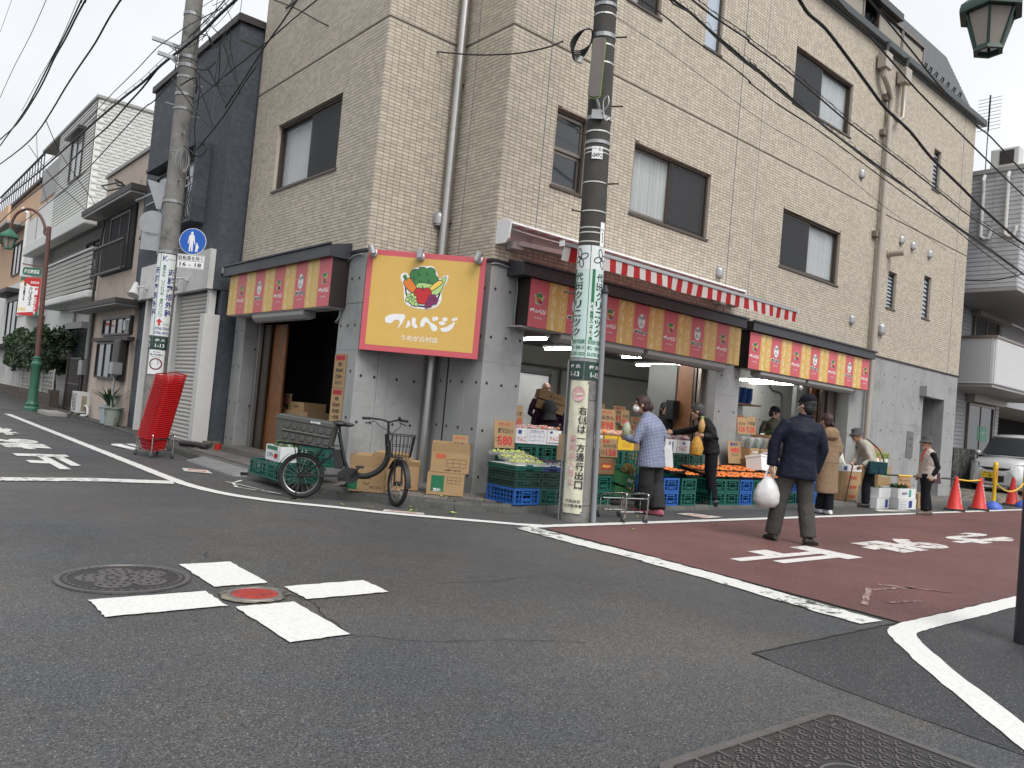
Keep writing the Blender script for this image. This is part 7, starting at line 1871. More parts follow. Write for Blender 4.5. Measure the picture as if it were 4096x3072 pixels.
b = MB(); b.tube([(17.75,6.40,.655),(18.4,6.39,.63),(19.05,6.38,.655)], .017, 8); tag(b.build('cone_bar', m_ypost), 'yellow and black bar joining the two red cones', 'bar')
cb = thing('cone_bar', 'black and yellow bar from the cone to the vegetable boxes behind the old woman', 'bar', (16.6,7.3,.6))
for k in range(5):
 a, c_ = Vector((16.55,7.35,.62)), Vector((17.72,6.42,.66)); b = MB(); b.tube([a.lerp(c_, k/5), a.lerp(c_, (k+1)/5-.002)], .018, 8); b.build('bar_section', m_ypost if k % 2 else m_ink, cb, world=True)
# ---- things along the left house fronts
oc = thing('air_conditioner', 'white air conditioner outdoor unit on the ground by the beige house', 'air conditioner', (4.74,22.9,.1), 0)
sub('body', m_trimw, oc, lambda b: b.box(-.15,.15,-.4,.4,.08,.62), None); sub('grille', m_eave, oc, lambda b: b.cbox((-.152,.12,.35),(.01,.46,.44)), None)
for k in range(12): sub('grille_bar', m_trimw, oc, lambda b: b.cbox((-.16,.12,.15+k*.037),(.008,.46,.012)), None)
sub('fan_ring', m_trimw, oc, lambda b: b.tube([(-.162,.12+.2*math.cos(a),.35+.2*math.sin(a)) for a in np.linspace(0, 2*PI, 25)[:-1]], .008, 5, closed=True), None)
sub('side_stain', mat('rust_stain', (.30,.26,.18), .8, var=.3), oc, lambda b: b.cbox((-.02,-.402,.32),(.12,.003,.4)), None)
for y in (-.3,.3): sub('foot', m_mortar, oc, lambda b: b.cbox((0,y,.04),(.42,.1,.08)), None)
sub('hose', m_trimw, oc, lambda b: b.tube(spline([(.0,-.4,.25),(.0,-.55,.28),(.02,-.7,.2),(.0,-.75,.05),(-.1,-.6,.03)], 5), .03, 8))
m_pot = mat('pale_pot', (.30,.34,.30), .7, var=.2, vscale=5, dirt=(.15,.18,.13), dscale=5, dthr=.52); m_potb = mat('blue_pot', (.35,.40,.46), .6, var=.15)
m_blade = mat('sword_leaf', (.022,.05,.016), .4, rnd=.35)
def pot(label, loc, m, r, h, leaves):
 c = thing('potted_plant', label, 'plant', loc, 0, 'plants in pots by the beige house')
 sub('pot', m, c, lambda b: b.lathe([(r*.72,0),(r*.95,h*.9),(r*1.08,h*.9),(r*1.08,h),(r*.95,h),(r*.9,h*.92),(0,h*.92)], 18))
 rr = random.Random(3)
 for i in range(leaves):
  a = rr.uniform(0, 6.28); l = rr.uniform(.35,.62); o_ = rr.uniform(.4,1.25); d = Vector((math.cos(a), math.sin(a), 0)); s_ = Vector((-d.y, d.x, 0))
  b = MB(); rows = []
  for t in np.linspace(0, 1, 7):
   p = d*(.03+l*math.sin(o_*t)*t)+Vector((0,0,h*.9+l*(t-.35*t*t*o_))); w = .03*math.sin(PI*(.12+.88*t))
   rows.append([p-s_*w+Vector((0,0,.006)), p, p+s_*w+Vector((0,0,.006))])
  b.grid(rows); b.build('leaf', m_blade, c)
 return c
pot('potted sword leaved plant in a weathered pale pot by the shutters', (4.62,19.15,.1), m_pot, .2, .42, 4); pot('spreading dark sword leaved plant in the blue grey pot', (4.66,19.75,.1), m_potb, .2, .42, 26)
mb_ = thing('letter_box', 'grey letter box on a slim post by the beige house', 'letter box', (4.62,19.35,.1)); sub('box', m_vent, mb_, lambda b: b.box(-.1,.1,-.16,.16,1.15,1.42), None); sub('post', m_vent, mb_, lambda b: b.cyl((0,0,0),(0,0,1.1),.025,n=8)); sub('collar', m_vent, mb_, lambda b: b.frus((0,0,1.08),(.06,.06),(0,0,1.15),(.16,.2)), None)
rb = thing('folded_board', 'white striped board lying on the road behind the basket cart', 'board', (4.1,14.6,0), R(30)); sub('board', m_swht, rb, lambda b: b.add([(-.5,-.25,.012),(.4,-.3,.012),(.45,.25,.05),(-.45,.3,.05),(-.5,-.25,.0),(.4,-.3,.0),(.45,.25,.03),(-.45,.3,.03)], [(0,1,2,3),(4,7,6,5),(0,4,5,1),(1,5,6,2),(2,6,7,3),(3,7,4,0)]), None)
for k in range(3): sub('stripe', m_ink, rb, lambda b: b.add([(-.35+.25*k,-.22,.016),(-.27+.25*k,-.22,.016),(-.2+.25*k,.25,.052),(-.28+.25*k,.25,.052)], [(0,1,2,3)]), None)
slb = thing('access_cover', 'pale concrete gully slab beside the foot of the left lamp', 'gully cover', (4.35,24.3,0)); sub('slab', mat('pale_concrete', (.33,.32,.30), .85, var=.15), slb, lambda b: b.cbox((0,0,.05),(.45,1.5,.09)), None)
grt = thing('bundle', 'dark plastic bundle on the pavement between the navy house and the shop', 'bundle', (4.7,13.85,.1)); sub('bundle', m_eave, grt, lambda b: b.tube(spline([(-.15,.3,.05),(.0,.0,.06),(.1,-.3,.05)], 4), .05, 8)); sub('red_cup', m_cone, grt, lambda b: b.lathe([(.05,0),(.06,.1),(.05,.1)], 10, (.3,-.25,0)))
# ---- silver kei car on the raised lot
lot = MB(); lot.add([(22.6,7.15,.01),(60,7.0,.01),(60,7.7,.2),(24.0,7.4,.19),(22.62,8.2,.06),(60,16,.22),(22.62,16,.2)], [(0,1,2,3),(0,3,4),(4,3,2,5,6)]); struct(lot.build('parking_lot', m_mortar))
m_silver = mat('silver_paint', (.66,.67,.68), .25, .3, coat=.6)
m_cgl = mat('car_glass', (.02,.025,.028), .05, spec=.8, alpha=.8)
car = thing('parked_car', 'silver box shaped kei car with yellow number plate parked beyond the cones', 'car', (24.75,7.95,.19), R(176))
def loft(b, secs):
 """secs: (x, half width bottom, half width top, z bottom, z top, roundness) -> closed tube of body cross-sections"""
 rows = []
 for x, wb_, wt, zb, zt in secs:
  r_ = .08
  rows.append([(x,-wb_+r_,zb),(x,wb_-r_,zb),(x,wb_,zb+r_),(x,(wb_+wt)/2+.02,(zb+zt)/2),(x,wt,zt-r_*1.4),(x,wt-r_*1.4,zt-.012),(x,0,zt+.012),(x,-wt+r_*1.4,zt-.012),(x,-wt,zt-r_*1.4),(x,-(wb_+wt)/2-.02,(zb+zt)/2),(x,-wb_,zb+r_)])
 b.grid(rows, True); n_ = len(rows[0]); b.add(rows[0], [tuple(range(n_))]); b.add(rows[-1], [tuple(range(n_))])
sub('body', m_silver, car, lambda b: loft(b, [(0,.55,.50,.24,.62),(-.05,.66,.60,.20,.80),(-.14,.71,.67,.18,.90),(-.4,.735,.70,.17,.97),(-.75,.738,.71,.17,1.02),(-1.2,.738,.72,.17,1.02),(-3.2,.735,.72,.18,1.02),(-3.38,.70,.70,.25,1.0)]), 55)
sub('cabin', m_silver, car, lambda b: loft(b, [(-.62,.70,.68,.95,1.03),(-.9,.71,.66,.95,1.32),(-1.15,.71,.62,.95,1.60),(-1.35,.71,.60,.95,1.68),(-2.2,.71,.60,.95,1.70),(-3.1,.71,.60,.95,1.66),(-3.36,.70,.60,.95,1.5)]), 55)
sub('windscreen', m_cgl, car, lambda b: b.grid([[(x, w*t, z+.018) for t in np.linspace(-1, 1, 7)] for x, w, z in ((-.63,.62,1.04),(-.88,.60,1.32),(-1.12,.55,1.58))]), 60)
sub('grille', m_blkpl, car, lambda b: b.grid([[(.012-.05*t*t, .48*t, z) for t in np.linspace(-1, 1, 7)] for z in (.62,.70)]), None)
sub('lower_grille', m_blkpl, car, lambda b: b.grid([[(.016-.07*t*t, .55*t, z) for t in np.linspace(-1, 1, 7)] for z in (.30,.48)]), None)
sub('bumper', m_silver, car, lambda b: b.grid([[(.03-.10*t*t-abs(z-.54)*.15, .64*t, z) for t in np.linspace(-1, 1, 9)] for z in (.48,.52,.58,.62)]), 60)
for s_ in (-1,1):
 sub('headlight', mat('headlight_glass', (.55,.57,.58), .1, .4, spec=.9), car, lambda b: b.grid([[(.0-.13*t-.02*k, s_*(.40+.29*t), .66+.14*k+.06*t*k) for t in np.linspace(0, 1, 5)] for k in (0,.5,1)]), 60)
 sub('side_window', m_cgl, car, lambda b: b.grid([[(x, s_*(.735-.10*k), 1.05+.5*k) for x in (-.95-.22*k,-1.9,-3.2)] for k in (0, 1)]), 60)
 sub('mirror', m_silver, car, lambda b: b.ell((-.85,s_*.83,1.08), (.06,.09,.08), 10, 8))
 for x in (-.62,-3.0):
  w = sub('wheel', m_rub, car, lambda b: b.tube([(x,s_*.60,.27),(x,s_*.742,.27)], .27, 24)); sub('rim', m_alu, w, lambda b: b.tube([(x,s_*.743,.27),(x,s_*.750,.27)], .19, 18))
np_ = sub('number_plate', mat('plate_yellow', (.72,.52,.03), .4), car, lambda b: b.box(.04,.05,-.33,.0,.40,.565), None)
b = MB(); text2d(b, '品川 584', -.165, .535, h=.035, w=.2, bold=.03, fn=lambda u, v: (.052, u, v)); text2d(b, '・・23', -.165, .46, h=.075, w=.22, bold=.04, fn=lambda u, v: (.052, u, v)); b.build('lettering', m_ink, np_)
b = MB(); text2d(b, 'S', .06, .72, h=.09, w=.10, bold=.05, fn=lambda u, v: (.02, u, v)); b.build('emblem', m_chr, car)
sub('wiper', m_blkpl, car, lambda b: b.bar((-.62,-.5,1.06),(-.66,.3,1.09),.02), None)
# ================================================================ GOODS OF THE GREENGROCER
m_cg = mat('crate_green', (.006,.088,.066), .45, rnd=.12, island=False)
m_cdg = mat('crate_dark_green', (.008,.040,.030), .5)
m_cbl = mat('crate_blue', (.018,.10,.36), .45, rnd=.1, island=False)
m_ctn = mat('cardboard', (.36,.235,.12), .85, var=.08, vscale=5, rnd=.1, island=False)
m_ctnd = mat('cardboard_brown', (.20,.115,.055), .85, var=.1, rnd=.1, island=False)
m_ctw = mat('white_carton', (.66,.67,.68), .7, var=.05)
m_cty = mat('yellow_carton', (.68,.44,.03), .7)
m_ctg = mat('green_carton', (.03,.15,.05), .7)
m_blkt = mat('black_tray', (.012,.012,.013), .35)
m_pers = mat('persimmon', (.70,.17,.015), .3, var=.12, vscale=30, rnd=.2, hue=.012, island=False)
m_mik = mat('mandarin', (.72,.22,.02), .4, rnd=.12, var=.1, vscale=40)
m_calyx = mat('calyx', (.10,.09,.03), .8)
m_grp = mat('muscat_grape', (.42,.46,.13), .3, rnd=.25, hue=.02)
m_grpb = mat('black_grape', (.03,.02,.05), .3, rnd=.3)
m_film = mat('clear_film', (.8,.82,.84), .12, spec=.8, alpha=.22)
m_mel = mat('watermelon', (.035,.075,.02), .3, var=.5, vscale=7)
m_dai = mat('daikon_white', (.70,.70,.60), .5, var=.08)
m_green = mat('leaf_green', (.09,.19,.04), .5, rnd=.4, hue=.02)
m_dgreen = mat('leaf_dark_green', (.025,.075,.02), .45, rnd=.4, hue=.02)
m_pale = mat('leaf_pale', (.36,.44,.20), .55, rnd=.25, hue=.02)
m_pine = mat('pineapple_skin', (.26,.19,.06), .7, rnd=.35)
CR = {}
def crate_meshes(L, W_, H, m):
 k = (L, W_, H, m.name)
 if k in CR: return CR[k]
 f = MB()                                          # rims and corner posts
 for z0, z1 in ((0,.022),(H-.03,H)):
  f.box(-L/2,L/2,-W_/2,-W_/2+.014,z0,z1); f.box(-L/2,L/2,W_/2-.014,W_/2,z0,z1); f.box(-L/2,-L/2+.014,-W_/2+.014,W_/2-.014,z0,z1); f.box(L/2-.014,L/2,-W_/2+.014,W_/2-.014,z0,z1)
 for sx in (-1,1):
  for sy in (-1,1): f.box(min(sx*L/2,sx*(L/2-.03)),max(sx*L/2,sx*(L/2-.03)),min(sy*W_/2,sy*(W_/2-.03)),max(sy*W_/2,sy*(W_/2-.03)),.022,H-.03)
 def panel(w, hd):
  p = MB(); n = max(4, int(w/.055)); z0, z1 = .022, H-.03
  for i in range(1, n):
   x = -w/2+w*i/n
   if hd and abs(x) < .07: p.box(x-.005,x+.005,-.008,.004,z0,z0+(z1-z0)*.45)
   else: p.box(x-.005,x+.005,-.008,.004,z0,z1)
  for q in (.33,.66): p.box(-w/2,w/2,-.007,.003,z0+(z1-z0)*q-.005,z0+(z1-z0)*q+.005)
  if hd: p.box(-.085,-.07,-.012,.005,z0,z1); p.box(.07,.085,-.012,.005,z0,z1); p.box(-.07,.07,-.012,.005,z1-.028,z1-.012); p.box(-.05,.05,-.013,.004,z0+.02,z0+.05)
  for i in range(n*2):
   x = -w/2+w*i/(n*2); p.bar((x,.004,z0),(x+w/n,.004,z0+(z1-z0)*.33),.004,.004)
  return p
 fl = MB(); fl.box(-L/2+.014,L/2-.014,-W_/2+.014,W_/2-.014,.004,.012)
 r = (f.mesh('crate'), panel(L-.06,False).mesh('side_panel'), panel(W_-.06,True).mesh('end_panel'), fl.mesh('floor'))
 for q in r: q.materials.append(m)
 CR[k] = r
 return r
def crate(label, loc, rz=0., m=None, L=.36, W_=.52, H=.2, group=None, inner=True):
 """folding crate; the short side with the handle faces -Y"""
 m = m or m_cg
 f, sp_, ep, fl = crate_meshes(W_, L, H, m)
 c = obj('folding_crate', f); tag(c, label, 'crate', group or 'folding crates along the shop front')
 c.location = loc; c.rotation_euler = (0,0,rz+PI/2)
 for me, x, y, a in ((sp_,0,-L/2+.012,0),(sp_,0,L/2-.012,PI),(ep,-W_/2+.012,0,-PI/2),(ep,W_/2-.012,0,PI/2)):
  o = obj(me.name, me, None, c); o.location = (x,y,0); o.rotation_euler = (0,0,a)
 obj('floor', fl, None, c)
 return c
FACE = {'f': lambda L, W_, d: (lambda u, v: (u, -W_/2-d, v)), 'b': lambda L, W_, d: (lambda u, v: (-u, W_/2+d, v)), 'l': lambda L, W_, d: (lambda u, v: (-L/2-d, -u, v)), 'r': lambda L, W_, d: (lambda u, v: (L/2+d, u, v))}
def carton(label, loc, rz, size, m, opened=True, flaps=.0, prints=(), group=None, tilt=None):
 """cardboard box with 4 walls, floor, flaps; prints: (face, kind, ...)"""
 L, W_, H = size
 c = thing('carton', label, 'box', loc, rz, group or 'cartons of the greengrocer')
 if tilt: c.rotation_euler = (tilt[0], tilt[1], rz)
 t = .006
 b = MB(); b.box(-L/2,L/2,-W_/2,-W_/2+t,0,H); b.box(-L/2,L/2,W_/2-t,W_/2,0,H); b.box(-L/2,-L/2+t,-W_/2+t,W_/2-t,0,H); b.box(L/2-t,L/2,-W_/2+t,W_/2-t,0,H); b.box(-L/2+t,L/2-t,-W_/2+t,W_/2-t,0,t)
 b.build('walls', m, c)
 if not opened:
  for s_ in (-1,1): b = MB(); b.box(-L/2,L/2,min(.001*s_,s_*W_/2),max(.001*s_,s_*W_/2),H+.0005,H+.005); b.build('flap', m, c)
  b = MB(); b.box(-L/2-.001,L/2+.001,-.025,.025,H+.005,H+.006); b.build('tape', mat('packing_tape', (.42,.31,.18), .3), c)
 elif flaps:
  for s_ in (-1,1):
   b = MB(); b.add([(-L/2,s_*W_/2,H),(L/2,s_*W_/2,H),(L/2-.01,s_*(W_/2+.02),H+flaps),(-L/2+.01,s_*(W_/2+.02),H+flaps)], [(0,1,2,3)]); b.build('flap', m, c)
   b = MB(); b.add([(s_*L/2,-W_/2,H),(s_*L/2,W_/2,H),(s_*(L/2+.015),W_/2-.01,H+flaps),(s_*(L/2+.015),-W_/2+.01,H+flaps)], [(0,1,2,3)]); b.build('flap', m, c)
 for p in prints:
  fn = FACE[p[0]](L, W_, .0015); b = MB()
  if p[1] == 'rect': flat(b, [(p[2]-p[4]/2,p[3]-p[5]/2),(p[2]+p[4]/2,p[3]-p[5]/2),(p[2]+p[4]/2,p[3]+p[5]/2),(p[2]-p[4]/2,p[3]+p[5]/2)], fn); b.build('print', p[6], c)
  elif p[1] == 'smile':
   f2 = FACE[p[0]](L, W_, .002)
   for s_ in (-1,1): stroke2d(b, [(p[2]+s_*p[4]*.4+.02*math.cos(a), p[3]+p[4]*.4+.012*math.sin(a)) for a in np.linspace(0, PI, 7)], .006, f2)
   stroke2d(b, [(p[2]+p[4]*.5*math.cos(a), p[3]+p[4]*.4*math.sin(a)) for a in np.linspace(PI, 2*PI, 9)], .008, f2); b.build('smile_print', m_ink, c)
  elif p[1] == 'table':
   f2 = FACE[p[0]](L, W_, .002); x, y, w, h = p[2:6]
   for k in range(3): stroke2d(b, [(x-w/2,y-h/2+h*k/2),(x+w/2,y-h/2+h*k/2)], .003, f2)
   for k in range(4): stroke2d(b, [(x-w/2+w*k/3,y-h/2),(x-w/2+w*k/3,y+h/2)], .003, f2)
   b.build('table_print', p[6], c)
  else: text2d(b, p[1], p[2], p[3], h=p[5], w=p[4], bold=.02, fn=FACE[p[0]](L, W_, .0025)); b.build('lettering', p[6], c)
 return c
m_pen = mat('marker_red', (.50,.03,.035), .6)
def board(label, loc, w, h, rz=0., lean=-10, lines=(), m=None):
 """hand lettered cardboard price board standing up, leaning back"""
 c = thing('price_board', label, 'sign', loc, rz, 'hand lettered cardboard price boards'); c.rotation_euler = (R(lean), 0, rz)
 b = MB(); b.box(-w/2,w/2,-.004,.004,0,h); b.build('board', m or m_ctn, c)
 for s_, x, y, ww, hh, mm in lines:
  b = MB(); text2d(b, s_, x*w, y*h, w=ww*w, h=hh*h, bold=.03, fn=lambda u, v: (u, -.0055, v)); b.build('lettering', mm, c)
 return c
def price(sv, name, p, unit='円'): return [(sv, 0, .86, .6, .13, m_pen), (name, .05, .62, .75, .2, m_ink), (p, .02, .27, .72, .34, m_pen), ('1コ', -.36, .3, .16, .16, m_ink)]
b_ = lambda x, y0=.08: .1 if x < 7.6 else .062
# ---- front row of crates, two high along the kerb
cols = [(6.46,'b'),(6.86,'g'),(9.28,'b'),(9.70,'g'),(10.46,'g'),(10.83,'g'),(11.22,'b'),(11.60,'g'),(12.2,'b'),(12.6,'g'),(13.1,'b'),(13.5,'b'),(13.95,'g')]
for i, (x, c) in enumerate(cols):
 z = b_(x)
 if i == 0:
  crate('bright blue crate at the bottom of the muscat grape stand', (x,7.42,z), 0, m_cbl, .42, .54)
  for k in range(2): crate(('lower' if k == 0 else 'upper')+' dark green crate in the muscat grape stand', (x,7.42,z+.205+k*.105), 0, m_cdg, .42, .54, .1)
  crate('green tray crate on top of the muscat grape stand', (x,7.42,z+.415), 0, m_cg, .44, .56, .06)
 elif i == 1:
  crate('green crate under the black grapes next to the blue crate', (x,7.42,z), 0, m_cg, .36, .54)
  for k in range(2): crate(('lower' if k == 0 else 'upper')+' dark green crate under the black grapes', (x,7.42,z+.205+k*.105), 0, m_cdg, .36, .54, .1)
  crate('dark blue tray crate holding the black grapes', (x,7.42,z+.415), 0, mat('crate_navy', (.02,.05,.16), .5), .36, .56, .06)
 else:
  k2 = {'b': 'blue', 'g': 'green'}
  top = c if i in (2,3) or i == 6 else ('b' if i in (9,11) else 'g')
  where = 'below the woman in the checked shirt' if i < 4 else ('below the persimmon trays' if i < 8 else ('behind the man in the navy jacket' if i < 11 else 'beside the woman in the beige coat'))
  crate(f'{k2[c]} folding crate in the lower row {where}', (x,7.42,z), 0, m_cbl if c == 'b' else m_cg)
  crate(f'{k2[top]} folding crate in the upper row {where}', (x,7.42,z+.204), 0, m_cbl if top == 'b' else m_cg)
for k in range(2): crate(f'{"lower" if k == 0 else "upper"} green crate right behind the concrete pole', (7.83,7.42,.075+.204*k), 0, m_cg, .32, .5)
# second row, higher, behind
for x, lab in ((6.98,'under the apple cartons'),(7.36,'under the apple cartons'),(8.72,'under the mandarin cartons'),(9.1,'under the mandarin cartons'),(10.3,'under the white carton behind the person in black'),(10.7,'under the white carton behind the person in black')):
 for k in range(3):
  crate(f'{("bottom","middle","top")[k]} green crate in the back row {lab}', (x,8.02,.1+.235*k), 0, m_cg, .38, .42, .23)
# ---- grapes in clear packs
def grape_pack(label, loc, m, seed, L=.2, W_=.13):
 c = thing('grape_pack', label, 'grapes', loc, random.Random(seed).uniform(-.3,.3), 'clear packs of grapes')
 rr = random.Random(seed); b = MB()
 for k in range(34):
  u, v = rr.uniform(-.8,.8), rr.uniform(-.8,.8); h = (1-.6*u*u)*(1-.5*v*v)
  b.ell((u*L*.5, v*W_*.5, .016+.055*h*rr.uniform(.3,1)), .0135, 8, 5)
 stuff(b.build('grape_bunch', m, c, smooth=80))
 b = MB(); b.frus((0,0,.0),(L*.9,W_*.9),(0,0,.045),(L*1.05,W_*1.05)); b.build('tray', m_film, c)
 return c
k = 0
for i in range(4):
 for j in range(3):
  grape_pack('clear pack of yellow green muscat grapes on the corner stand', (6.30+.115*i+.02*(j % 2), 7.24+.17*j, .575+.045*j), m_grp, k, .2, .15); k += 1
for i in range(2):
 for j in range(2): grape_pack('clear pack of black grapes right of the muscat grapes', (6.79+.15*i,7.26+.17*j,.578), m_grpb, 40+i*2+j, .16, .13)
b = MB(); b.box(6.25,7.05,7.15,7.7,.572,.576); tag(b.build('white_liner', m_swht), 'white paper sheet under the packed grapes', 'paper')
board('price board for muscat grapes marked 580', (6.56,7.78,.74), .34, .36, 0, -8, price('大サービス','長野マスカット','580'))
# ---- apple cartons (white)
ap = lambda: [('f','りんご',-.02,.06,.2,.07,m_inkr),('f','table',.05,.14,.18,.05,m_inkb)]
carton('white apple carton nearest to the corner pier', (6.86,7.98,.815), 0, (.19,.36,.2), m_ctw, True, 0, [('f','りんご',0,.06,.15,.07,m_inkr),('f','rect',-.04,.15,.06,.05,m_inkb)])
carton('white apple carton with a blue printed table in the middle', (7.13,7.98,.815), 0, (.36,.36,.2), m_ctw, True, 0, [('f','table',0,.10,.26,.11,m_inkb),('f','岩手県産 JAいわて花巻',0,.175,.24,.018,m_inkb)])
carton('white apple carton with red りんご print beside the pole', (7.45,7.98,.815), 0, (.26,.36,.2), m_ctw, True, 0, [('f','りんご',0,.09,.16,.06,m_inkr),('f','rect',0,.025,.24,.01,m_inkb),('f','rect',-.06,.17,.05,.03,m_inkb)])
def bagged(label, loc, m, r, n, seed, cat='fruit'):
 c = thing('bag_of_fruit', label, cat, loc, 0, 'bagged fruit on the cartons'); rr = random.Random(seed)
 b = MB()
 for i in range(n): b.ell((rr.uniform(-1,1)*r, rr.uniform(-1,1)*r*.8, r*.45+rr.uniform(0,1)*r*.5), (r*.42,r*.42,r*.36), 10, 7)
 stuff(b.build('fruit', m, c, smooth=80))
 b = MB(); b.ell((0,0,r*.62), (r*1.3,r*1.15,r*.68), 14, 8); b.build('bag', m_film, c, smooth=80)
 return c
m_apple = mat('apple_mixed', (.45,.12,.05), .35, rnd=.35, hue=.03)
for i in range(5): bagged('film bag of apples on the white cartons behind the grapes', (6.95+.14*i,7.93,.97+.01*(i % 2)), m_apple, .075, 5, 60+i)
# ---- mandarins, yellow cartons, pineapples
for i in range(6): bagged('film bag of orange mandarins on the yellow cartons', (8.40+.125*i,7.9,.985), m_mik, .08, 6, 70+i)
carton('yellow mandarin carton at the left next to the pole', (8.60,7.98,.80), 0, (.28,.36,.2), m_cty, True)
carton('yellow mandarin carton with printed table by the woman in the checked shirt', (8.94,7.98,.80), 0, (.36,.36,.2), m_cty, True, 0, [('f','table',.02,.08,.18,.06,m_inkr)])
carton('white carton with りん print behind the mandarins', (8.30,7.98,.80), 0, (.24,.36,.2), m_ctw, True, 0, [('f','りん',0,.1,.12,.06,m_inkr)])
board('price board for pineapple marked 158 in front of the yellow carton', (8.34,7.58,.70), .36, .26, 0, -6, [('目玉!',-.15,.85,.4,.18,m_pen),('パイナップル',.05,.6,.8,.22,m_ink),('158',.12,.25,.6,.36,m_pen),('1コ',-.36,.25,.16,.2,m_ink)])
board('price board for mandarins marked 398 at the back of the stall', (8.86,8.14,1.05), .38, .34, 0, -5, price('大サービス','みかん','398'))
board('price board marked 98 beside the mandarin board', (9.5,8.35,1.15), .2, .26, 0, -5, price('','えのき','98'))
board('price board marked 50 leaning inside the shop behind the apple cartons', (7.2,8.3,1.0), .22, .32, .1, -6, price('','なす','50'))
board('blank topped board above the mandarin board', (8.88,8.5,1.38), .18, .14, 0, -5, [('ゼスト',0,.6,.8,.3,m_ink)])
carton('brown carton with red oval brand mark beside the pole', (7.98,7.5,.485), 0, (.33,.45,.22), m_ctnd, True, .0, [('f','rect',0,.11,.2,.08,mat('brand_red', (.35,.03,.02), .6)),('f','FRESH',0,.11,.16,.04,m_scorn)])
carton('open brown carton standing on edge behind the pole', (7.72,7.72,.62), .3, (.3,.3,.35), m_ctn, True)
gp = lambda: [('f','rect',0,.07,.36,.14,m_ctg),('r','rect',.0,.07,.2,.1,m_swht),('f','GOLDEN PINE',0,.04,.2,.03,m_swht)]
carton('upper tilted green pineapple carton at the feet of the stall', (8.32,7.42,.40), 0, (.38,.4,.15), m_ctg, True, 0, [('f','PINE',.09,.08,.12,.05,m_swht)], None, (R(14),R(12)))
carton('lower tilted green pineapple carton at the feet of the stall', (8.32,7.44,.20), 0, (.38,.4,.15), m_ctg, True, 0, [('f','PINE',.09,.08,.12,.05,m_swht)], None, (R(12),R(12)))
for x, y, z, lab in ((8.52,7.35,.56,'pineapple lying in the upper green carton beside the dark trousers'),(8.22,7.45,.60,'pineapple lying at the back of the upper green carton')):
 c = thing('pineapple', lab, 'pineapple', (x,y,z), 0, 'pineapples in the green cartons'); b = MB()
 for i in range(9):
  for j in range(10):
   a = 2*PI*j/10+i*.31; t = i/8; r_ = .06*math.sin(PI*(.15+.75*t))+.01; b.ell((-.09+.18*t, r_*math.cos(a), r_*math.sin(a)), .017, 6, 4)
 stuff(b.build('eyes', m_pine, c)); sub('core', m_pine, c, lambda q: q.ell((0,0,0), (.10,.058,.058), 12, 8))
 for j in range(8): sub('crown_leaf', m_dgreen, c, lambda q: q.tube([(.09,0,0),(.17,.04*math.cos(j),.04*math.sin(j))], [.012,.001], 4))
# ---- persimmon trays
pm = MB(); pm.lathe([(.001,.004),(.022,.0),(.034,.014),(.036,.026),(.030,.040),(.016,.045),(.001,.042)], 12); pm_me = pm.mesh('persimmon', 80); pm_me.materials.append(m_pers)
cx = MB(); cx.add([(.016*(1 if k % 2 else .4)*math.cos(k*PI/4), .016*(1 if k % 2 else .4)*math.sin(k*PI/4), .0465) for k in range(8)], [tuple(range(8))]); cx_me = cx.mesh('calyx'); cx_me.materials.append(m_calyx)
def tray(label, loc, tilt, flabel, seed):
 c = thing('fruit_tray', label, 'tray', loc, 0, 'black trays of persimmons'); c.rotation_euler = (R(tilt),0,0)
 b = MB(); b.grid([[(x*sx, y*sy, z) for x, y in ((-.19,-.2),(.19,-.2),(.19,.2),(-.19,.2))] for sx, sy, z in ((.9,.9,.0),(1,1,.045),(1.03,1.03,.045))], True); b.sheet([(-.171,-.18),(.171,-.18),(.171,.18),(-.171,.18)], .004); b.build('shell', m_blkt, c)
 rr = random.Random(seed); Mt = Matrix.Translation(loc) @ Matrix.Rotation(R(tilt), 4, 'X')
 for i in range(4):
  for j in range(4):
   o = obj('persimmon', pm_me); tag(o, flabel, 'persimmon', 'persimmons in the black trays')
   o.matrix_world = Mt @ Matrix.Translation((-.126+.084*i+rr.uniform(-.006,.006), -.132+.088*j+rr.uniform(-.006,.006), .008)) @ Matrix.Rotation(rr.uniform(0, 6), 4, 'Z') @ Matrix.Rotation(rr.uniform(-.3,.3), 4, 'X')
   obj('calyx', cx_me, None, o)
for i, x in enumerate((9.42,9.82)): tray(f'{("left","right")[i]} black persimmon tray beside the checked shirt woman', (x,7.36,.50+.05*(i == 0)), 6, 'orange persimmon in a tray beside the checked shirt woman', i)
for i, x in enumerate((10.5,10.9,11.3,11.7,12.1)):
 w_ = ('first','second','third','fourth','fifth')[i]
 tray(f'{w_} front black persimmon tray counted from the person in black', (x,7.36,.49), 7, 'orange persimmon in the front trays left of the navy jacket', 10+i)
 tray(f'{w_} rear black persimmon tray counted from the person in black', (x,7.77,.56), 9, 'orange persimmon in the rear trays left of the navy jacket', 20+i)
for x in (10.5,10.9,11.3,11.7,12.1):
 crate('green crate hidden under the rear persimmon trays', (x,7.8,.065), 0, m_cg, .36, .4, .45)
carton('white carton with blue stripes behind the person in black', (10.05,8.0,.80), 0, (.26,.36,.21), m_ctw, True, 0, [('f','rect',-.05,.1,.03,.16,m_inkb),('f','rect',.03,.1,.03,.16,m_inkb)])
carton('white apple carton with red print behind the person in black', (10.36,8.0,.80), 0, (.32,.36,.21), m_ctw, True, 0, [('f','りんご',-.02,.08,.2,.06,m_inkr),('f','rect',0,.16,.06,.03,m_inkb)])
m_swp = mat('sweet_potato', (.24,.06,.08), .6, rnd=.3)
for i in range(6): bagged('film bag of sweet potatoes on the white cartons behind the person in black', (9.75+.16*i,7.95,1.0), m_swp, .07, 4, 90+i)
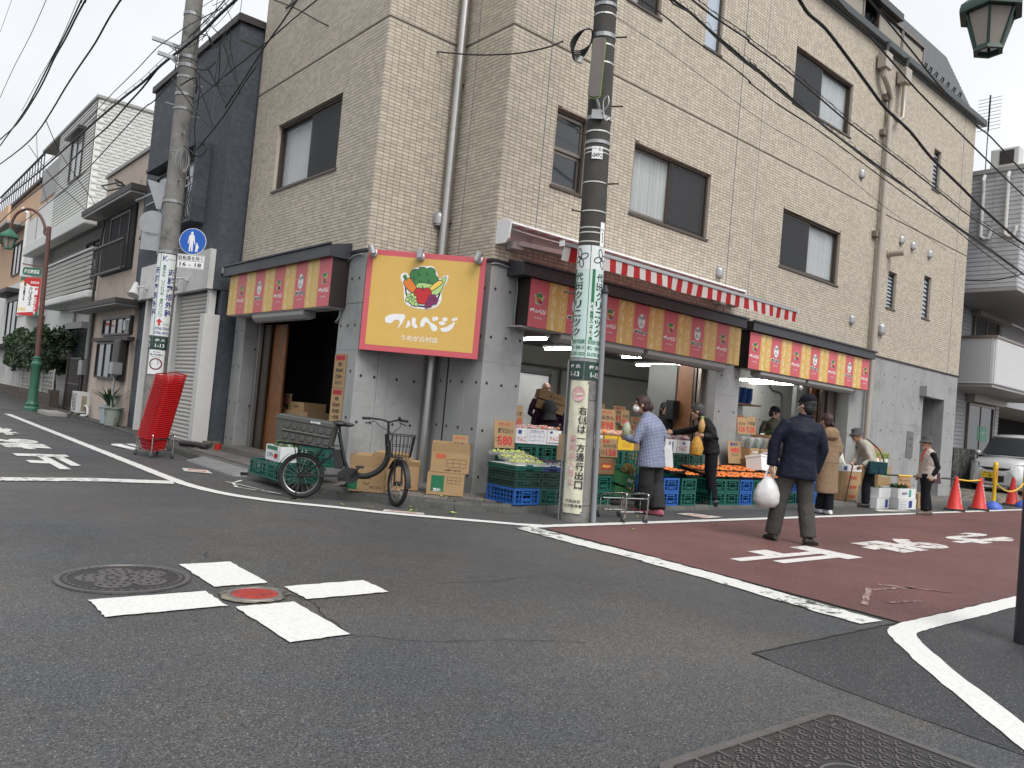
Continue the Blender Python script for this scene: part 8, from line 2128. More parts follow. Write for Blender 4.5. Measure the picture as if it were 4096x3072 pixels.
# ---- right hand opening: boards, greens, crates
board('tall price board for persimmons marked 480 leaning on the middle pier', (12.15,8.02,.66), .42, .40, 0, -9, [('富有柿',.0,.86,.6,.16,m_inkb),('480',.0,.6,.7,.22,m_pen),('4コ入',.0,.4,.5,.12,m_ink)])
board('blank back of a price board leaning beside the person in black', (11.45,7.95,.62), .3, .42, .1, -14)
board('price board for broccoli marked 158 behind the leafy greens', (12.58,8.22,1.2), .27, .3, 0, -6, price('','まつな','158'))
board('price board for spinach marked 128 behind the leafy greens', (12.88,8.22,1.2), .29, .33, -.1, -6, price('','小松菜','128'))
board('small white price board marked 100 in the right opening', (13.5,8.3,1.0), .26, .24, 0, -6, price('','水菜','100'), m_swht)
kp = lambda: [('f','rect',0,.13,.28,.06,m_ctnd),('f','小松菜',0,.13,.2,.045,m_swht),('f','rect',0,.05,.26,.05,mat('carton_print', (.22,.13,.05), .8))]
carton('left komatsuna carton with bagged greens', (12.5,8.05,.76), 0, (.30,.36,.2), m_ctn, True, 0, kp()); carton('right komatsuna carton with bagged greens', (12.84,8.05,.76), 0, (.30,.36,.2), m_ctn, True, 0, kp())
carton('brown carton supporting the komatsuna cartons', (12.66,8.05,.06), 0, (.7,.4,.69), m_ctnd, False)
carton('open tall brown carton beside the komatsuna', (13.2,8.1,.8), 0, (.3,.36,.42), m_ctn, True)
carton('brown carton below the tall carton', (13.2,8.1,.06), 0, (.4,.4,.73), m_ctn, False)
def greens(label, loc, m, n, h, spread, seed, name='leafy_greens', film=True, cat='vegetable'):
 c = thing(name, label, cat, loc, 0, 'leafy vegetables on the stall'); rr = random.Random(seed); b = MB()
 for i in range(n):
  a = rr.uniform(0, 6.28); o_ = rr.uniform(.1,1)*spread; d = Vector((math.cos(a), math.sin(a), 0)); s_ = Vector((-d.y, d.x, 0)); l = h*rr.uniform(.7,1.1)
  rows = []
  for t in np.linspace(0, 1, 5):
   p = d*(o_*t*t)+Vector((rr.uniform(-.01,.01), rr.uniform(-.01,.01), l*t*(1-.25*t*o_/spread))); w = h*.16*math.sin(PI*min(1, .08+.9*t))*(.3 if t < .4 else 1)
   rows.append([p-s_*w, p+d*.01, p+s_*w])
  b.grid(rows)
 stuff(b.build('leaves', m, c, smooth=60))
 if film: b = MB(); b.tube([(0,0,0),(0,0,h*.4),(0,0,h*1.02)], [spread*.35,spread*.75,spread*1.15], 10); b.build('bag', m_film, c)
 return c
for i in range(5): greens('film bag of komatsuna greens standing in the cartons', (12.42+.12*i,7.98+.04*(i % 2),.85), m_dgreen, 16, .3, .10, 100+i)
for i in range(4): greens('bunch of loose dark greens hanging from the tall carton', (13.1+.1*i,8.0,1.12), m_dgreen, 18, .2, .18, 110+i, film=False)
stb = thing('foam_box', 'white foam box tipped behind the persimmon trays', 'box', (12.36,7.62,.56), 0); stb.rotation_euler = (R(-12),R(6),0); sub('body', m_swht, stb, lambda b: b.box(-.22,.22,-.14,.16,0,.24), None); sub('lid', m_swht, stb, lambda b: b.box(-.23,.23,-.15,.17,.242,.28), None)
carton('brown carton beside the beige coat woman', (14.0,7.6,.48), .1, (.4,.4,.3), m_ctn, True, .1)
# ---- daikon boxes at the far right
dk = lambda s_: [('f',s_,.05,.07,.34,.07,m_inkr),('f','rect',-.17,.09,.04,.04,m_pen)]
for k, s_ in enumerate(('三浦市','三浦市農協','三浦市農協')): carton(f'{("bottom","second","third")[k]} printed daikon carton of the stack behind the old man', (15.55,7.75,.065+.19*k), 0, (.82,.4,.185), m_ctn, False, 0, dk(s_))
carton('white open daikon carton with blue wave print on top of the stack', (15.55,7.75,.64), 0, (.82,.4,.13), m_ctw, True, 0, [('f','rect',-.28,.06,.14,.08,m_inkb),('f','だいこん',.08,.06,.3,.05,m_inkr)])
carton('plain carton under the daikon stand right of the old man', (16.9,7.7,.065), 0, (.6,.4,.42), m_ctn, False); carton('green printed open carton of daikon right of the old man', (16.9,7.7,.49), 0, (.6,.4,.28), m_ctn, True, 0, [('f','rect',0,.14,.3,.18,mat('carton_pale_green', (.28,.36,.22), .8))])
def daikon(label, loc, tilt, az):
 c = thing('daikon', label, 'daikon', loc, az, 'white daikon radishes'); c.rotation_euler = (R(tilt),0,az)
 sub('root', m_dai, c, lambda b: b.lathe([(.005,-.2),(.03,-.12),(.04,.05),(.038,.14),(.02,.165),(.0,.17)], 12))
 b = MB(); rr = random.Random(int(loc[0]*100))
 for i in range(12):
  a = rr.uniform(0, 6.28); e = rr.uniform(.02,.09); b.tube([(.01*math.cos(a),.01*math.sin(a),.15),(.6*e*math.cos(a),.6*e*math.sin(a),.22),(e*math.cos(a),e*math.sin(a),.29)], [.007,.006,.004], 4)
 stuff(b.build('leaf_stubs', mat('daikon_green', (.36,.46,.10), .5), c)); return c
for i, (x, t) in enumerate(((15.25,-8),(15.42,-30),(15.36,5),(15.6,-20))): daikon('daikon radish with cut tops in the blue wave carton', (x,7.68+.04*i,.86), t, .4*i)
for i in range(7): daikon('daikon radish with cut tops in the stand below the 158 board', (16.68+.075*i,7.62+.05*(i % 2),.78), -10-6*(i % 3), .5*i)
board('tilted price board for daikon marked 2 for 158', (17.25,7.86,.86), .72, .36, R(-4), -8, [('大特価',-.2,.85,.35,.14,m_pen),('だいこん',-.02,.6,.6,.2,m_ink),('2本158',.0,.28,.8,.32,m_pen)]).rotation_euler = (R(-10),R(14),0)
board('price board for cauliflower behind the white vegetable cartons', (17.1,7.15,.3), .62, .34, 0, -6, [('大サービス',0,.88,.6,.12,m_pen),('グリーンボール',.0,.66,.8,.16,m_ink),('1個 80',.0,.28,.7,.26,m_pen)])
wc_ = lambda: [('f','rect',.12,.1,.1,.14,mat('carton_teal', (.05,.32,.22), .7)),('f','農協野菜',-.1,.1,.2,.05,m_inkb)]
carton('lower white vegetable carton with blue flame logo on the road', (16.2,6.9,0), -.05, (.72,.4,.2), m_ctw, False, 0, [('f','rect',.12,.1,.14,.14,m_inkb),('f','table',-.15,.1,.24,.12,m_ink)])
carton('upper white vegetable carton with leafy cabbages', (16.2,6.92,.21), -.05, (.72,.4,.2), m_ctw, True, 0, wc_())
carton('lower white carton behind the old man feet', (15.45,7.05,0), 0, (.5,.4,.2), m_ctw, False, 0, [('f','rect',.15,.1,.12,.16,m_inkb)]); carton('upper white carton of cauliflower', (15.5,7.05,.21), 0, (.5,.4,.19), m_ctw, True)
carton('brown carton behind the old woman', (17.0,6.95,0), .1, (.4,.35,.3), m_ctn, False)
for i in range(5): greens('large dark green cabbage leaves in the white carton', (15.98+.13*i,6.92,.30), m_dgreen, 12, .2, .16, 120+i, 'cabbage', False)
for i in range(3): greens('pale cauliflower with leaves in the upper white carton', (15.38+.13*i,7.02,.32), m_pale, 16, .12, .12, 130+i, 'cauliflower', False)
# ---- left doorway and corner
for i, (y, lab) in enumerate(((9.85,'green crate lying nearest to the ramp under the melon carton'),(9.28,'green crate lying behind the bicycle rear wheel'))): crate(lab, (4.42,y,.1), R(-90), m_cg, .56, .5, .2, 'green crates on the pavement by the bicycle')
crate('green crate stacked higher behind the bicycle saddle', (4.75,9.3,.302), R(-90), m_cg, .5, .4, .22, 'green crates on the pavement by the bicycle')
carton('white and green carton holding two watermelons', (4.5,9.78,.302), R(-90), (.46,.36,.2), m_ctw, True, 0, [('f','rect',-.03,.165,.32,.05,m_inkg),('f','とうがん',-.08,.08,.18,.06,m_ink),('f','table',.13,.08,.14,.1,m_ink)])
for i, (y, lab) in enumerate(((9.88,'dark green winter melon at the left in the white carton'),(9.66,'dark green winter melon at the right in the white carton'))):
 c = thing('winter_melon', lab, 'melon', (4.48,y,.44), 0, 'winter melons'); sub('fruit', m_mel, c, lambda b: b.ell((0,0,0), (.125,.11,.15), 18, 12)); sub('stem', m_calyx, c, lambda b: b.cyl((0,0,.14),(.01,0,.17),.008,n=6))
ib = lambda: [('f','rect',-.17,.12,.13,.2,m_inkg),('f','smile',.0,.12,.07),('f','はくさい',.12,.06,.14,.035,m_ink),('r','rect',-.15,.2,.08,.1,m_inkg),('r','JAグリーン',.0,.05,.2,.03,m_ink)]
carton('open carton of hakusai print behind the bicycle cranks', (4.98,8.42,.11), R(-37), (.42,.5,.3), m_ctn, True, .13, ib()); carton('open carton behind the bicycle front basket', (5.32,8.55,.11), R(-33), (.34,.4,.36), m_ctn, True, .1, ib())
carton('narrow open carton with price board next to the stacked orange cartons', (5.62,8.55,.11), R(-35), (.3,.34,.30), m_ctn, True, .06, [('f','rect',-.02,.25,.06,.1,m_inkg),('f','JA',.05,.04,.05,.03,m_ink)])
bx1 = carton('bottom upside down carton with green print of the corner stack', (5.90,8.08,.11), R(-38), (.46,.40,.27), m_ctn, False, 0, [('f','rect',-.10,.14,.16,.2,m_inkg),('f','茨城',-.1,.06,.1,.04,m_swht),('f','table',.1,.19,.16,.08,m_ink),('l','smile',0,.12,.1),('r','table',.0,.18,.2,.08,m_ink),('r','rect',.1,.06,.04,.08,m_inkg)])
carton('top open carton with orange print and smile of the corner stack', (5.94,8.10,.39), R(-34), (.48,.42,.25), m_ctn, True, .12, [('l','rect',.08,.13,.18,.18,mat('carton_orange', (.45,.10,.04), .7)),('l','smile',-.1,.14,.1),('f','rect',-.12,.20,.12,.06,MATS['carton_orange']),('f','table',.08,.12,.24,.1,m_ink),('f','JA常陸いばらき',.04,.03,.2,.028,m_ink),('l','オレンジクイーン',-.08,.03,.2,.025,m_inkr)])
board('price board for hakusai standing in the orange printed carton', (6.08,8.1,.58), .2, .28, R(-38), -4, [('大サービス',0,.85,.7,.14,m_pen),('はくさい',0,.58,.8,.2,m_ink),('98',.0,.25,.6,.3,m_pen)])
board('price board marked 128 standing in the narrow carton', (5.58,8.62,.30), .22, .26, R(-35), -8, price('','はくさい','128'))
# posters taped to the pier
for z0, z1, top, l2, lab in ((1.33,1.80,'アルバイト',('募集','時給1200円','7:00~','スタッフ'),'upper brown paper job notice taped to the pier'),(.85,1.32,'レジスタッフ',('募集','時給1300円','10:00','~19:00'),'lower brown paper job notice taped to the pier')):
 c = thing('job_notice', lab, 'notice', (5.195,9.84,z0), R(-90)); sub('paper', m_ctn, c, lambda b: b.box(-.17,.17,-.006,-.002,0,z1-z0), None); sub('red_heading', m_pen, c, lambda b: b.box(-.13,.13,-.0075,-.0065,z1-z0-.085,z1-z0-.015), None)
 b = MB(); text2d(b, top, 0, z1-z0-.05, h=.055, w=.24, bold=.02, fn=lambda u, v: (u, -.009, v))
 for k, s_ in enumerate(l2): text2d(b, s_, .0, z1-z0-.14-.085*k, h=.055, w=.2 if k else .1, bold=.02, fn=lambda u, v: (u, -.009, v))
 b.build('lettering', m_ink, c)
# cartons in the dark doorway
for i, (x, y, z, L, W_, H, lab) in enumerate(((5.85,13.15,.21,.4,.34,.36,'lower carton stacked against the wooden door'),(5.85,13.15,.575,.4,.34,.42,'upper carton stacked against the wooden door'),(5.95,12.45,.21,.4,1.0,.34,'wide bottom carton in the doorway'),(5.95,12.45,.555,.4,1.2,.35,'wide carton with printed characters in the doorway'),(6.0,12.4,.91,.4,.6,.14,'flat carton on top of the doorway stack'))):
 carton(lab, (x,y,z), R(-90), (W_,L,H), m_ctn, False, 0, [('f','すいか',.0,H*.5,.16,.06,m_ink)])
board('price board for watermelon marked 1500 on the doorway cartons', (5.8,12.8,1.0), .36, .18, R(-90), -4, [('スイカ',0,.7,.7,.3,m_ink),('1500',0,.3,.6,.3,m_pen)])
bc = thing('traffic_cone', 'dark blue cone standing inside the left doorway', 'traffic cone', (6.1,11.4,.2)); sub('body', mat('navy_cone', (.012,.02,.12), .5), bc, lambda b: b.lathe([(.16,.0),(.15,.03),(.04,.66),(0,.7)], 16)); sub('base', MATS['navy_cone'], bc, lambda b: b.box(-.2,.2,-.2,.2,-.1,.0), None)
# blue tubs on a shelf in the right opening
shf = thing('wall_shelf', 'wooden wall shelf with blue tubs in the right opening', 'shelf', (13.9,9.2,1.78)); sub('plank', m_wood, shf, lambda b: b.box(-.55,.5,-.2,.25,0,.035), None); sub('bracket', m_vent, shf, lambda b: b.box(-.5,.45,.2,.25,-.2,-.002), None)
for i in range(4):
 c = thing('blue_tub', f'{("leftmost","second","third","rightmost")[i]} stack of nested blue plastic tubs on the shelf', 'tub', (13.52+.22*i,9.2,1.82), 0, 'stacked blue tubs')
 for k in range(9): sub('tub', m_cbl, c, lambda b: b.lathe([(.075,.028*k),(.10,.028*k+.085),(.108,.028*k+.09),(.108,.028*k+.096),(.098,.028*k+.09)], 18))
# clutter inside the middle opening
for i, (x, y, z, L, W_, H, lab) in enumerate(((8.1,9.6,.1,.5,.4,.9,'tall brown carton inside the shop behind the apples'),(9.2,10.2,.1,.6,.5,.8,'wide carton on the shop floor behind the mandarins'),(9.9,9.6,.1,.5,.5,.95,'carton pile under the tube light'),(10.5,9.9,.1,.6,.5,.8,'carton beside the shop counter'),(9.35,8.6,.1,.5,.4,1.05,'carton block behind the mandarin board'),(10.0,8.7,.1,.4,.4,.98,'carton block behind the checked shirt woman'),(13.4,9.2,.1,.6,.5,.9,'carton under the blue tub shelf'),(14.4,9.4,.1,.6,.5,.7,'carton in the right opening behind the navy jacket'))):
 carton(lab, (x,y,z), .1*i-.3, (L,W_,H), m_ctn if i % 2 else m_ctnd, i % 3 == 0)
for i, (x, y, z, rr_, lab) in enumerate(((8.75,9.35,1.44,.2,'upper carton carried in the arms inside the middle opening'),(8.72,9.3,1.28,-.1,'lower carton carried in the arms inside the middle opening'))):
 carton(lab, (x,y,z), R(-40)+rr_, (.46,.3,.14), m_ctn, False, 0, [('f','きゅうり',.05,.07,.2,.05,m_ink)], None, (0,R(12)))
for i, (x, y, z, t, p_) in enumerate(((9.3,8.75,1.2,'キャベツ','150'),(10.1,9.0,1.2,'ぶどう','398'),(10.9,9.3,1.05,'なし','120'),(13.3,8.75,1.28,'白菜','198'),(14.3,9.0,.95,'ねぎ','98'))): board(f'{("cabbage","grape","pear","hakusai","leek")[i]} price board standing deep in the shop', (x,y,z), .3, .28, 0, -5, price('特価',t,p_))
frg = thing('drinks_fridge', 'white cabinet with black frame inside the shop', 'fridge', (9.7,11.2,.1)); sub('body', m_ctw, frg, lambda b: b.box(-.4,.4,-.35,.35,0,1.85), None); sub('frame', m_blkpl, frg, lambda b: (b.box(-.42,-.38,-.38,-.35,0,1.9), b.box(.38,.42,-.38,-.35,0,1.9)), None); sub('top', m_blkpl, frg, lambda b: b.box(-.42,.42,-.38,.35,1.86,1.95), None)
lsp = thing('wall_speaker', 'black wall speaker beside the wooden door inside the shop', 'speaker', (11.5,9.0,1.35)); sub('cabinet', m_blkpl, lsp, lambda b: b.box(-.09,.09,-.08,.08,0,.34), None); sub('grille', m_blk, lsp, lambda b: b.box(-.075,.075,-.086,-.081,.03,.31), None)
# ================================================================ PEOPLE
m_skin = mat('skin', (.46,.27,.19), .5, var=.06, vscale=12)
m_hairb = mat('hair_black', (.012,.010,.010), .5, bump=.6, bscale=160)
m_hairbr = mat('hair_brown', (.035,.014,.012), .45, bump=.6, bscale=160)
m_hairg = mat('hair_grey', (.035,.034,.034), .5, bump=.6, bscale=160)
m_lips = mat('lips', (.28,.10,.09), .5)
m_eye = mat('eye_dark', (.012,.010,.010), .25)
def cloth(n, c, b=.5, s=22., v=.12, r=.85): return mat(n, c, r, var=v, vscale=7, bump=b, bscale=s*.6, spec=.2, bdist=.03)
m_navyj = cloth('navy_jacket', (.006,.008,.020), .9, 14, .2, .6); m_greyt = cloth('grey_trousers', (.058,.055,.051), .8, 14); m_blackc = cloth('black_cloth', (.006,.006,.007), .9, 16, .2, .6)
m_beigec = cloth('beige_coat', (.24,.165,.105)); m_linen = cloth('pale_jacket', (.40,.375,.33)); m_vest = cloth('quilted_vest', (.46,.40,.36), 1., 30); m_dkt = cloth('dark_trousers', (.008,.009,.012)); m_olive = cloth('camo_jacket', (.05,.048,.035), .6, 20, .6); m_char = cloth('charcoal_trousers', (.028,.028,.030)); m_hatg = cloth('grey_hat', (.075,.075,.078)); m_plum = cloth('plum_sweater', (.035,.015,.03)); m_cap = cloth('navy_cap', (.006,.007,.012))
m_shoe = mat('dark_shoe', (.02,.016,.014), .4); m_shoew = mat('white_shoe', (.6,.6,.6), .5); m_shoep = mat('pink_shoe', (.45,.12,.17), .5, var=.4, vscale=30); m_shoet = mat('taupe_shoe', (.16,.12,.10), .6)
m_bagw = mat('plastic_bag', (.72,.72,.72), .25, trans=.15, bump=.8, bscale=14)
def gingham():
 m = bpy.data.materials.new('gingham'); m.use_nodes = True; t = m.node_tree; L = t.links.new; b = t.nodes['Principled BSDF']; b.inputs['Roughness'].default_value = .85
 tc = t.nodes.new('ShaderNodeTexCoord'); sp_ = t.nodes.new('ShaderNodeSeparateXYZ'); L(tc.outputs['Object'], sp_.inputs[0]); acc = None
 for ax, k in (('X',330.),('Z',330.)):
  s_ = t.nodes.new('ShaderNodeMath'); s_.operation = 'MULTIPLY'; s_.inputs[1].default_value = k; L(sp_.outputs[ax], s_.inputs[0])
  q = t.nodes.new('ShaderNodeMath'); q.operation = 'SINE'; L(s_.outputs[0], q.inputs[0])
  g = t.nodes.new('ShaderNodeMath'); g.operation = 'GREATER_THAN'; g.inputs[1].default_value = .05; L(q.outputs[0], g.inputs[0])
  if acc: a = t.nodes.new('ShaderNodeMath'); a.operation = 'ADD'; L(acc, a.inputs[0]); L(g.outputs[0], a.inputs[1]); acc = a.outputs[0]
  else: acc = g.outputs[0]
 r = t.nodes.new('ShaderNodeValToRGB'); r.color_ramp.elements[0].color = (.36,.40,.52,1); r.color_ramp.elements[1].color = (.012,.018,.085,1); d = t.nodes.new('ShaderNodeMath'); d.operation = 'DIVIDE'; d.inputs[1].default_value = 2; L(acc, d.inputs[0]); L(d.outputs[0], r.inputs[0]); L(r.outputs[0], b.inputs['Base Color'])
 n = t.nodes.new('ShaderNodeTexNoise'); n.inputs['Scale'].default_value = 14; L(tc.outputs['Object'], n.inputs['Vector']); bp = t.nodes.new('ShaderNodeBump'); bp.inputs['Strength'].default_value = .6; bp.inputs['Distance'].default_value = .02; L(n.outputs['Fac'], bp.inputs['Height']); L(bp.outputs['Normal'], b.inputs['Normal'])
 return m
m_ging = gingham()
V = Vector
def etube(b, secs, side, n=20):
 """elliptical tube: secs (centre, half width along side, half depth)"""
 P_ = [V(s[0]) for s in secs]; rows = []; side = V(side).normalized()
 for i, (c, w, d) in enumerate(secs):
  ax = (P_[min(i+1, len(P_)-1)]-P_[max(i-1, 0)]).normalized()
  sx = (side-ax*side.dot(ax)).normalized(); sy = ax.cross(sx)
  rows.append([P_[i]+sx*w*math.copysign(abs(math.cos(a))**.85, math.cos(a))+sy*d*math.copysign(abs(math.sin(a))**.85, math.sin(a)) for a in np.linspace(0, 2*PI, n+1)[:-1]])
 b.grid(rows, True); b.add(rows[0], [tuple(range(n-1,-1,-1))]); b.add(rows[-1], [tuple(range(n))])
def fuse(b, name, m, parent, vox=.013, it=3):
 o = b.build(name, m, parent, smooth=180)
 r = o.modifiers.new('fuse', 'REMESH'); r.mode = 'VOXEL'; r.voxel_size = vox; r.use_smooth_shade = True
 s_ = o.modifiers.new('soft', 'SMOOTH'); s_.factor = .6; s_.iterations = it
 return o
def hand(b, w, d, up, curl=.6, s=1.):
 """palm and five separate bent fingers; w wrist, d direction of the fingers, up = back of the hand"""
 w, d, up = V(w), V(d).normalized(), V(up); up = (up-d*up.dot(d)).normalized(); x = d.cross(up)
 b.tube([w, w+d*.03*s, w+d*.075*s, w+d*.088*s], [.026*s,.034*s,.036*s,.02*s], 10)
 for k, (o_, l) in enumerate(((-.030,.062),(-.010,.072),(.010,.068),(.028,.052))):
  p0 = w+d*.075*s+x*o_*s; p1 = p0+(d*math.cos(curl*.5)-up*math.sin(curl*.5))*l*.5*s; p2 = p1+(d*math.cos(curl*1.6)-up*math.sin(curl*1.6))*l*.55*s
  b.tube([p0, p1, p2], [.0095*s,.0088*s,.007*s], 7)
 t0 = w+d*.025*s-x*.03*s; b.tube([t0, t0+(d*.7-x*.7)*.032*s, t0+(d*1.0-x*.5-up*.3)*.06*s], [.012*s,.010*s,.008*s], 7)
def person(label, base, J, f, hf=None, top=None, bot=None, shoes=None, hair=m_hairb, hem=.75, hemw=.2, neckz=0., pants=True, fat=1., group=None, hs=1., tilt=0., sleeve=.006, curl=.6, leg=.02):
 """J: joints in a frame x = right across the view, y = away, z = up. f: way the chest faces, hf: way the head faces"""
 p = MB(); F = V((*f, 0)).normalized(); S = V((F.y, -F.x, 0)); HF = V((*(hf or f), 0)).normalized(); HS = V((HF.y, -HF.x, 0)); Z = V((0,0,1))
 j = {k: V(v) for k, v in J.items()}
 hc = j['head']; nk, ch, pe = j['neck'], j['chest'], j['pelvis']
 def torso(b, g, z0=None):
  lo = pe if z0 is None else z0
  etube(b, [(lo,(.165*fat+g) if z0 is None else hemw,(.115*fat+g) if z0 is None else hemw*.72),(pe.lerp(ch, .25),.150*fat+g*1.3,.108*fat+g*1.3),(pe.lerp(ch, .6),.150*fat+g*1.2,.105*fat+g*1.2),(ch,.165*fat+g,.112*fat+g),(ch.lerp(nk, .45),.162*fat+g,.098+g),(ch.lerp(nk, .75),.118*fat+g,.075+g),(nk-Z*.005,.062+g,.055+g)], S)
 def arms(b, g, to='wr', cut=1.):
  for s_ in 'LR':
   a, e, w = j['sh'+s_], j['el'+s_], j['wr'+s_]; w2 = e.lerp(w, cut)
   a = a-Z*.025; b.tube([ch.lerp(nk, .5).lerp(a, .5)-Z*.02, a.lerp(ch, .06), a.lerp(e, .5), e, e.lerp(w2, .5), w2], [.045+g*.5,.047+g*.7,.047+g,.041+g,.038+g,.028+g*1.3], 12)
 def legs(b, g, ft=True):
  for s_ in 'LR':
   h, k, a = j['hip'+s_], j['kn'+s_], j['an'+s_]
   b.tube([h+Z*.06, h-Z*.05, h.lerp(k, .5), k, k.lerp(a, .4), a+Z*.0], [.088*fat+min(g,.006),.086*fat+min(g,.008),.072+g,.054+g*1.3,.052+g*1.5,.036+g*2], 12)
 torso(p, -.012); arms(p, -.008); legs(p, -.008)
 Ht = (hc-nk).normalized()
 p.tube([nk-Z*.03, nk.lerp(hc, .4), hc-Ht*.03], [.055,.050,.052], 12)
 rot = Matrix((HS, HF, Z)).transposed() @ Matrix.Rotation(R(tilt), 3, 'X')
 def hp(x, y, z): return hc+rot @ V((x*hs, y*hs, z*hs))
 p.ell(hc+rot @ V((0,-.008,.022))*hs, (.074*hs,.092*hs,.095*hs), 18, 14, rot); p.ell(hp(0,.022,-.045), (.056*hs,.066*hs,.075*hs), 16, 12, rot)
 p.ell(hp(0,.094,-.012), (.013,.02,.022), 8, 6, rot); p.ell(hp(0,.085,.03), (.052,.014,.011), 10, 6, rot); p.ell(hp(0,.075,-.105), (.024,.02,.018), 8, 6, rot); p.ell(hp(0,.08,-.062), (.024,.016,.012), 8, 6, rot)
 for s_ in (-1,1): p.ell(hp(s_*.076,-.006,-.01), (.010,.022,.032), 8, 6, rot); p.ell(hp(s_*.04,.07,-.03), (.024,.02,.022), 8, 6, rot)
 for s_ in 'LR': d = (j['wr'+s_]-j['el'+s_]).normalized(); hand(p, j['wr'+s_]-d*.01, J.get('hd'+s_) or d, J.get('hu'+s_) or (S if s_ == 'R' else -S), curl)
 o = fuse(p, 'person', m_skin, None, .0085, 2); tag(o, label, 'person', group or 'people at the greengrocer'); o.location = base; o.rotation_euler = (0,0,R(-40.27))
 for s_ in (-1,1): sub('eye', m_eye, o, lambda b: b.ell(hp(s_*.031,.083,.008), (.013,.007,.006), 8, 6, rot)); sub('eyebrow', hair, o, lambda b: b.ell(hp(s_*.032,.09,.036), (.018,.007,.0045), 8, 5, rot))
 sub('mouth', m_lips, o, lambda b: b.ell(hp(0,.092,-.063), (.021,.006,.005), 8, 5, rot))
 b = MB(); torso(b, .012, V((*(pe.xy), hem)) if not isinstance(hem, tuple) else V(hem)); arms(b, sleeve, cut=.97); b.tube([nk-Z*.03, nk+Z*.025], [.07,.062], 14); fuse(b, 'top', top, o, .012, 12)
 b = MB(); etube(b, [(pe-Z*.06,.155*fat,.115*fat),(pe,.172*fat,.12*fat),(pe+Z*.1,.155*fat,.112*fat)], S); legs(b, leg); fuse(b, 'trousers', bot, o, .012)
 for s_ in 'LR':
  a = j['an'+s_]; d = V(J.get('toe'+s_) or F); d.normalize(); sd = V((d.y,-d.x,0))
  b = MB(); etube(b, [(a-d*.075+V((0,0,-.03)),.028,.03),(a-d*.05+V((0,0,-.035)),.042,.048),(a+d*.04+V((0,0,-.042)),.046,.044),(a+d*.10+V((0,0,-.055)),.046,.03),(a+d*.145+V((0,0,-.062)),.03,.02)], sd, 14); sh = b.build('shoe', shoes, o, smooth=80)
  b = MB(); etube(b, [(a-d*.08+V((0,0,-.079)),.03,.008),(a+d*.05+V((0,0,-.08)),.05,.008),(a+d*.15+V((0,0,-.08)),.03,.008)], sd, 12); b.build('sole', m_rub, sh, smooth=60)
 return o, hp, rot, j
def hairdo(o, hp, rot, m, back=True, longer=0., hs=1.):
 b = MB(); b.ell(hp(0,-.02,.036), (.084*hs,.100*hs,.094*hs), 18, 12, rot); b.ell(hp(0,-.05,-.02), (.078*hs,.062*hs,.09*hs), 14, 10, rot)
 for s_ in (-1,1): b.ell(hp(s_*.066,.01,.02), (.018,.05,.055), 10, 8, rot)
 b.ell(hp(0,.055,.085), (.055,.04,.028), 12, 8, rot)
 if longer: b.tube([hp(0,-.07,-.02), hp(0,-.09,-.1), hp(0,-.08,-.1-longer)], [.07,.06,.03], 12)
 return fuse(b, 'hair', m, o, .011, 2)
def legset(hl, hr, kl, kr, al, ar): return dict(hipL=hl, hipR=hr, knL=kl, knR=kr, anL=al, anR=ar)
ROT = R(-40.27); XR, YD = V((.763,-.646,0)), V((.646,.763,0))
def wp(base, q): return V(base)+XR*q[0]+YD*q[1]+V((0,0,q[2]))
def held(nm, label, cat, base, q):
 c = thing(nm, label, cat, wp(base, q), ROT); return c
def bucket_hat(o, hp, rot, m):
 b = MB(); n = 20
 prof = [(.155,.012),(.13,.032),(.094,.052),(.089,.105),(.078,.132),(.04,.142),(.0,.143)]
 rows = [[hp(r_*.86*math.cos(a), -.012+r_*1.02*math.sin(a), z-.01*(1 if i == 0 else 0)*math.sin(a*2)) for a in np.linspace(0, 2*PI, n+1)[:-1]] for i, (r_, z) in enumerate(prof)]
 b.grid(rows, True); h = b.build('bucket_hat', m, o, smooth=60); md = h.modifiers.new('t', 'SOLIDIFY'); md.thickness = .005
# 1 man in navy jacket walking away with a white bag
B1 = (8.46,4.75,0)
o, hp, rt, j = person('man in navy jacket and cap walking on the red road with a white bag', B1, dict(head=(.06,.02,1.60),neck=(.06,.02,1.475),chest=(.02,.0,1.29),pelvis=(-.01,0,.90),shL=(-.185,.02,1.41),shR=(.215,.02,1.40),elL=(-.285,.03,1.12),elR=(.275,.0,1.10),wrL=(-.29,.03,.86),wrR=(.21,.05,.83),**legset((-.095,0,.86),(.085,0,.86),(-.165,.05,.46),(.12,.0,.46),(-.20,.10,.085),(.16,-.07,.09)),toeL=(-.25,.95,0),toeR=(.85,.5,0)), (.15,1), (-.45,.9), m_navyj, m_greyt, m_shoe, hem=.745, hemw=.235, fat=1.18, sleeve=.028, leg=.027)
hairdo(o, hp, rt, m_hairb)
b = MB(); b.ell(hp(0,-.012,.062), (.088,.105,.078), 20, 12, rt); b.grid([[hp(x, .07+.085*(1-(x/.075)**2)*t, .052-.012*t-.08*x*x) for x in np.linspace(-.07, .07, 9)] for t in (0,.5,1)]); b.build('cap', m_cap, o, smooth=60)
sub('mask_strap', m_swht, o, lambda b: b.tube([hp(-.08,-.01,-.0), hp(-.07,.06,-.03), hp(-.04,.1,-.05)], .006, 5)); sub('collar', m_navyj, o, lambda b: b.tube([(.02+.075*math.cos(a)+.04,.02+.06*math.sin(a),1.485+.01*math.sin(a)) for a in np.linspace(0, 2*PI, 20)[:-1]], .02, 8, closed=True))
bg_ = held('shopping_bag', 'full white plastic shopping bag in the left hand of the navy jacket man', 'bag', B1, (-.31,.04,.38))
b = MB(); b.lathe([(.03,0),(.10,.01),(.15,.08),(.155,.17),(.12,.26),(.06,.33),(.03,.36)], 22);
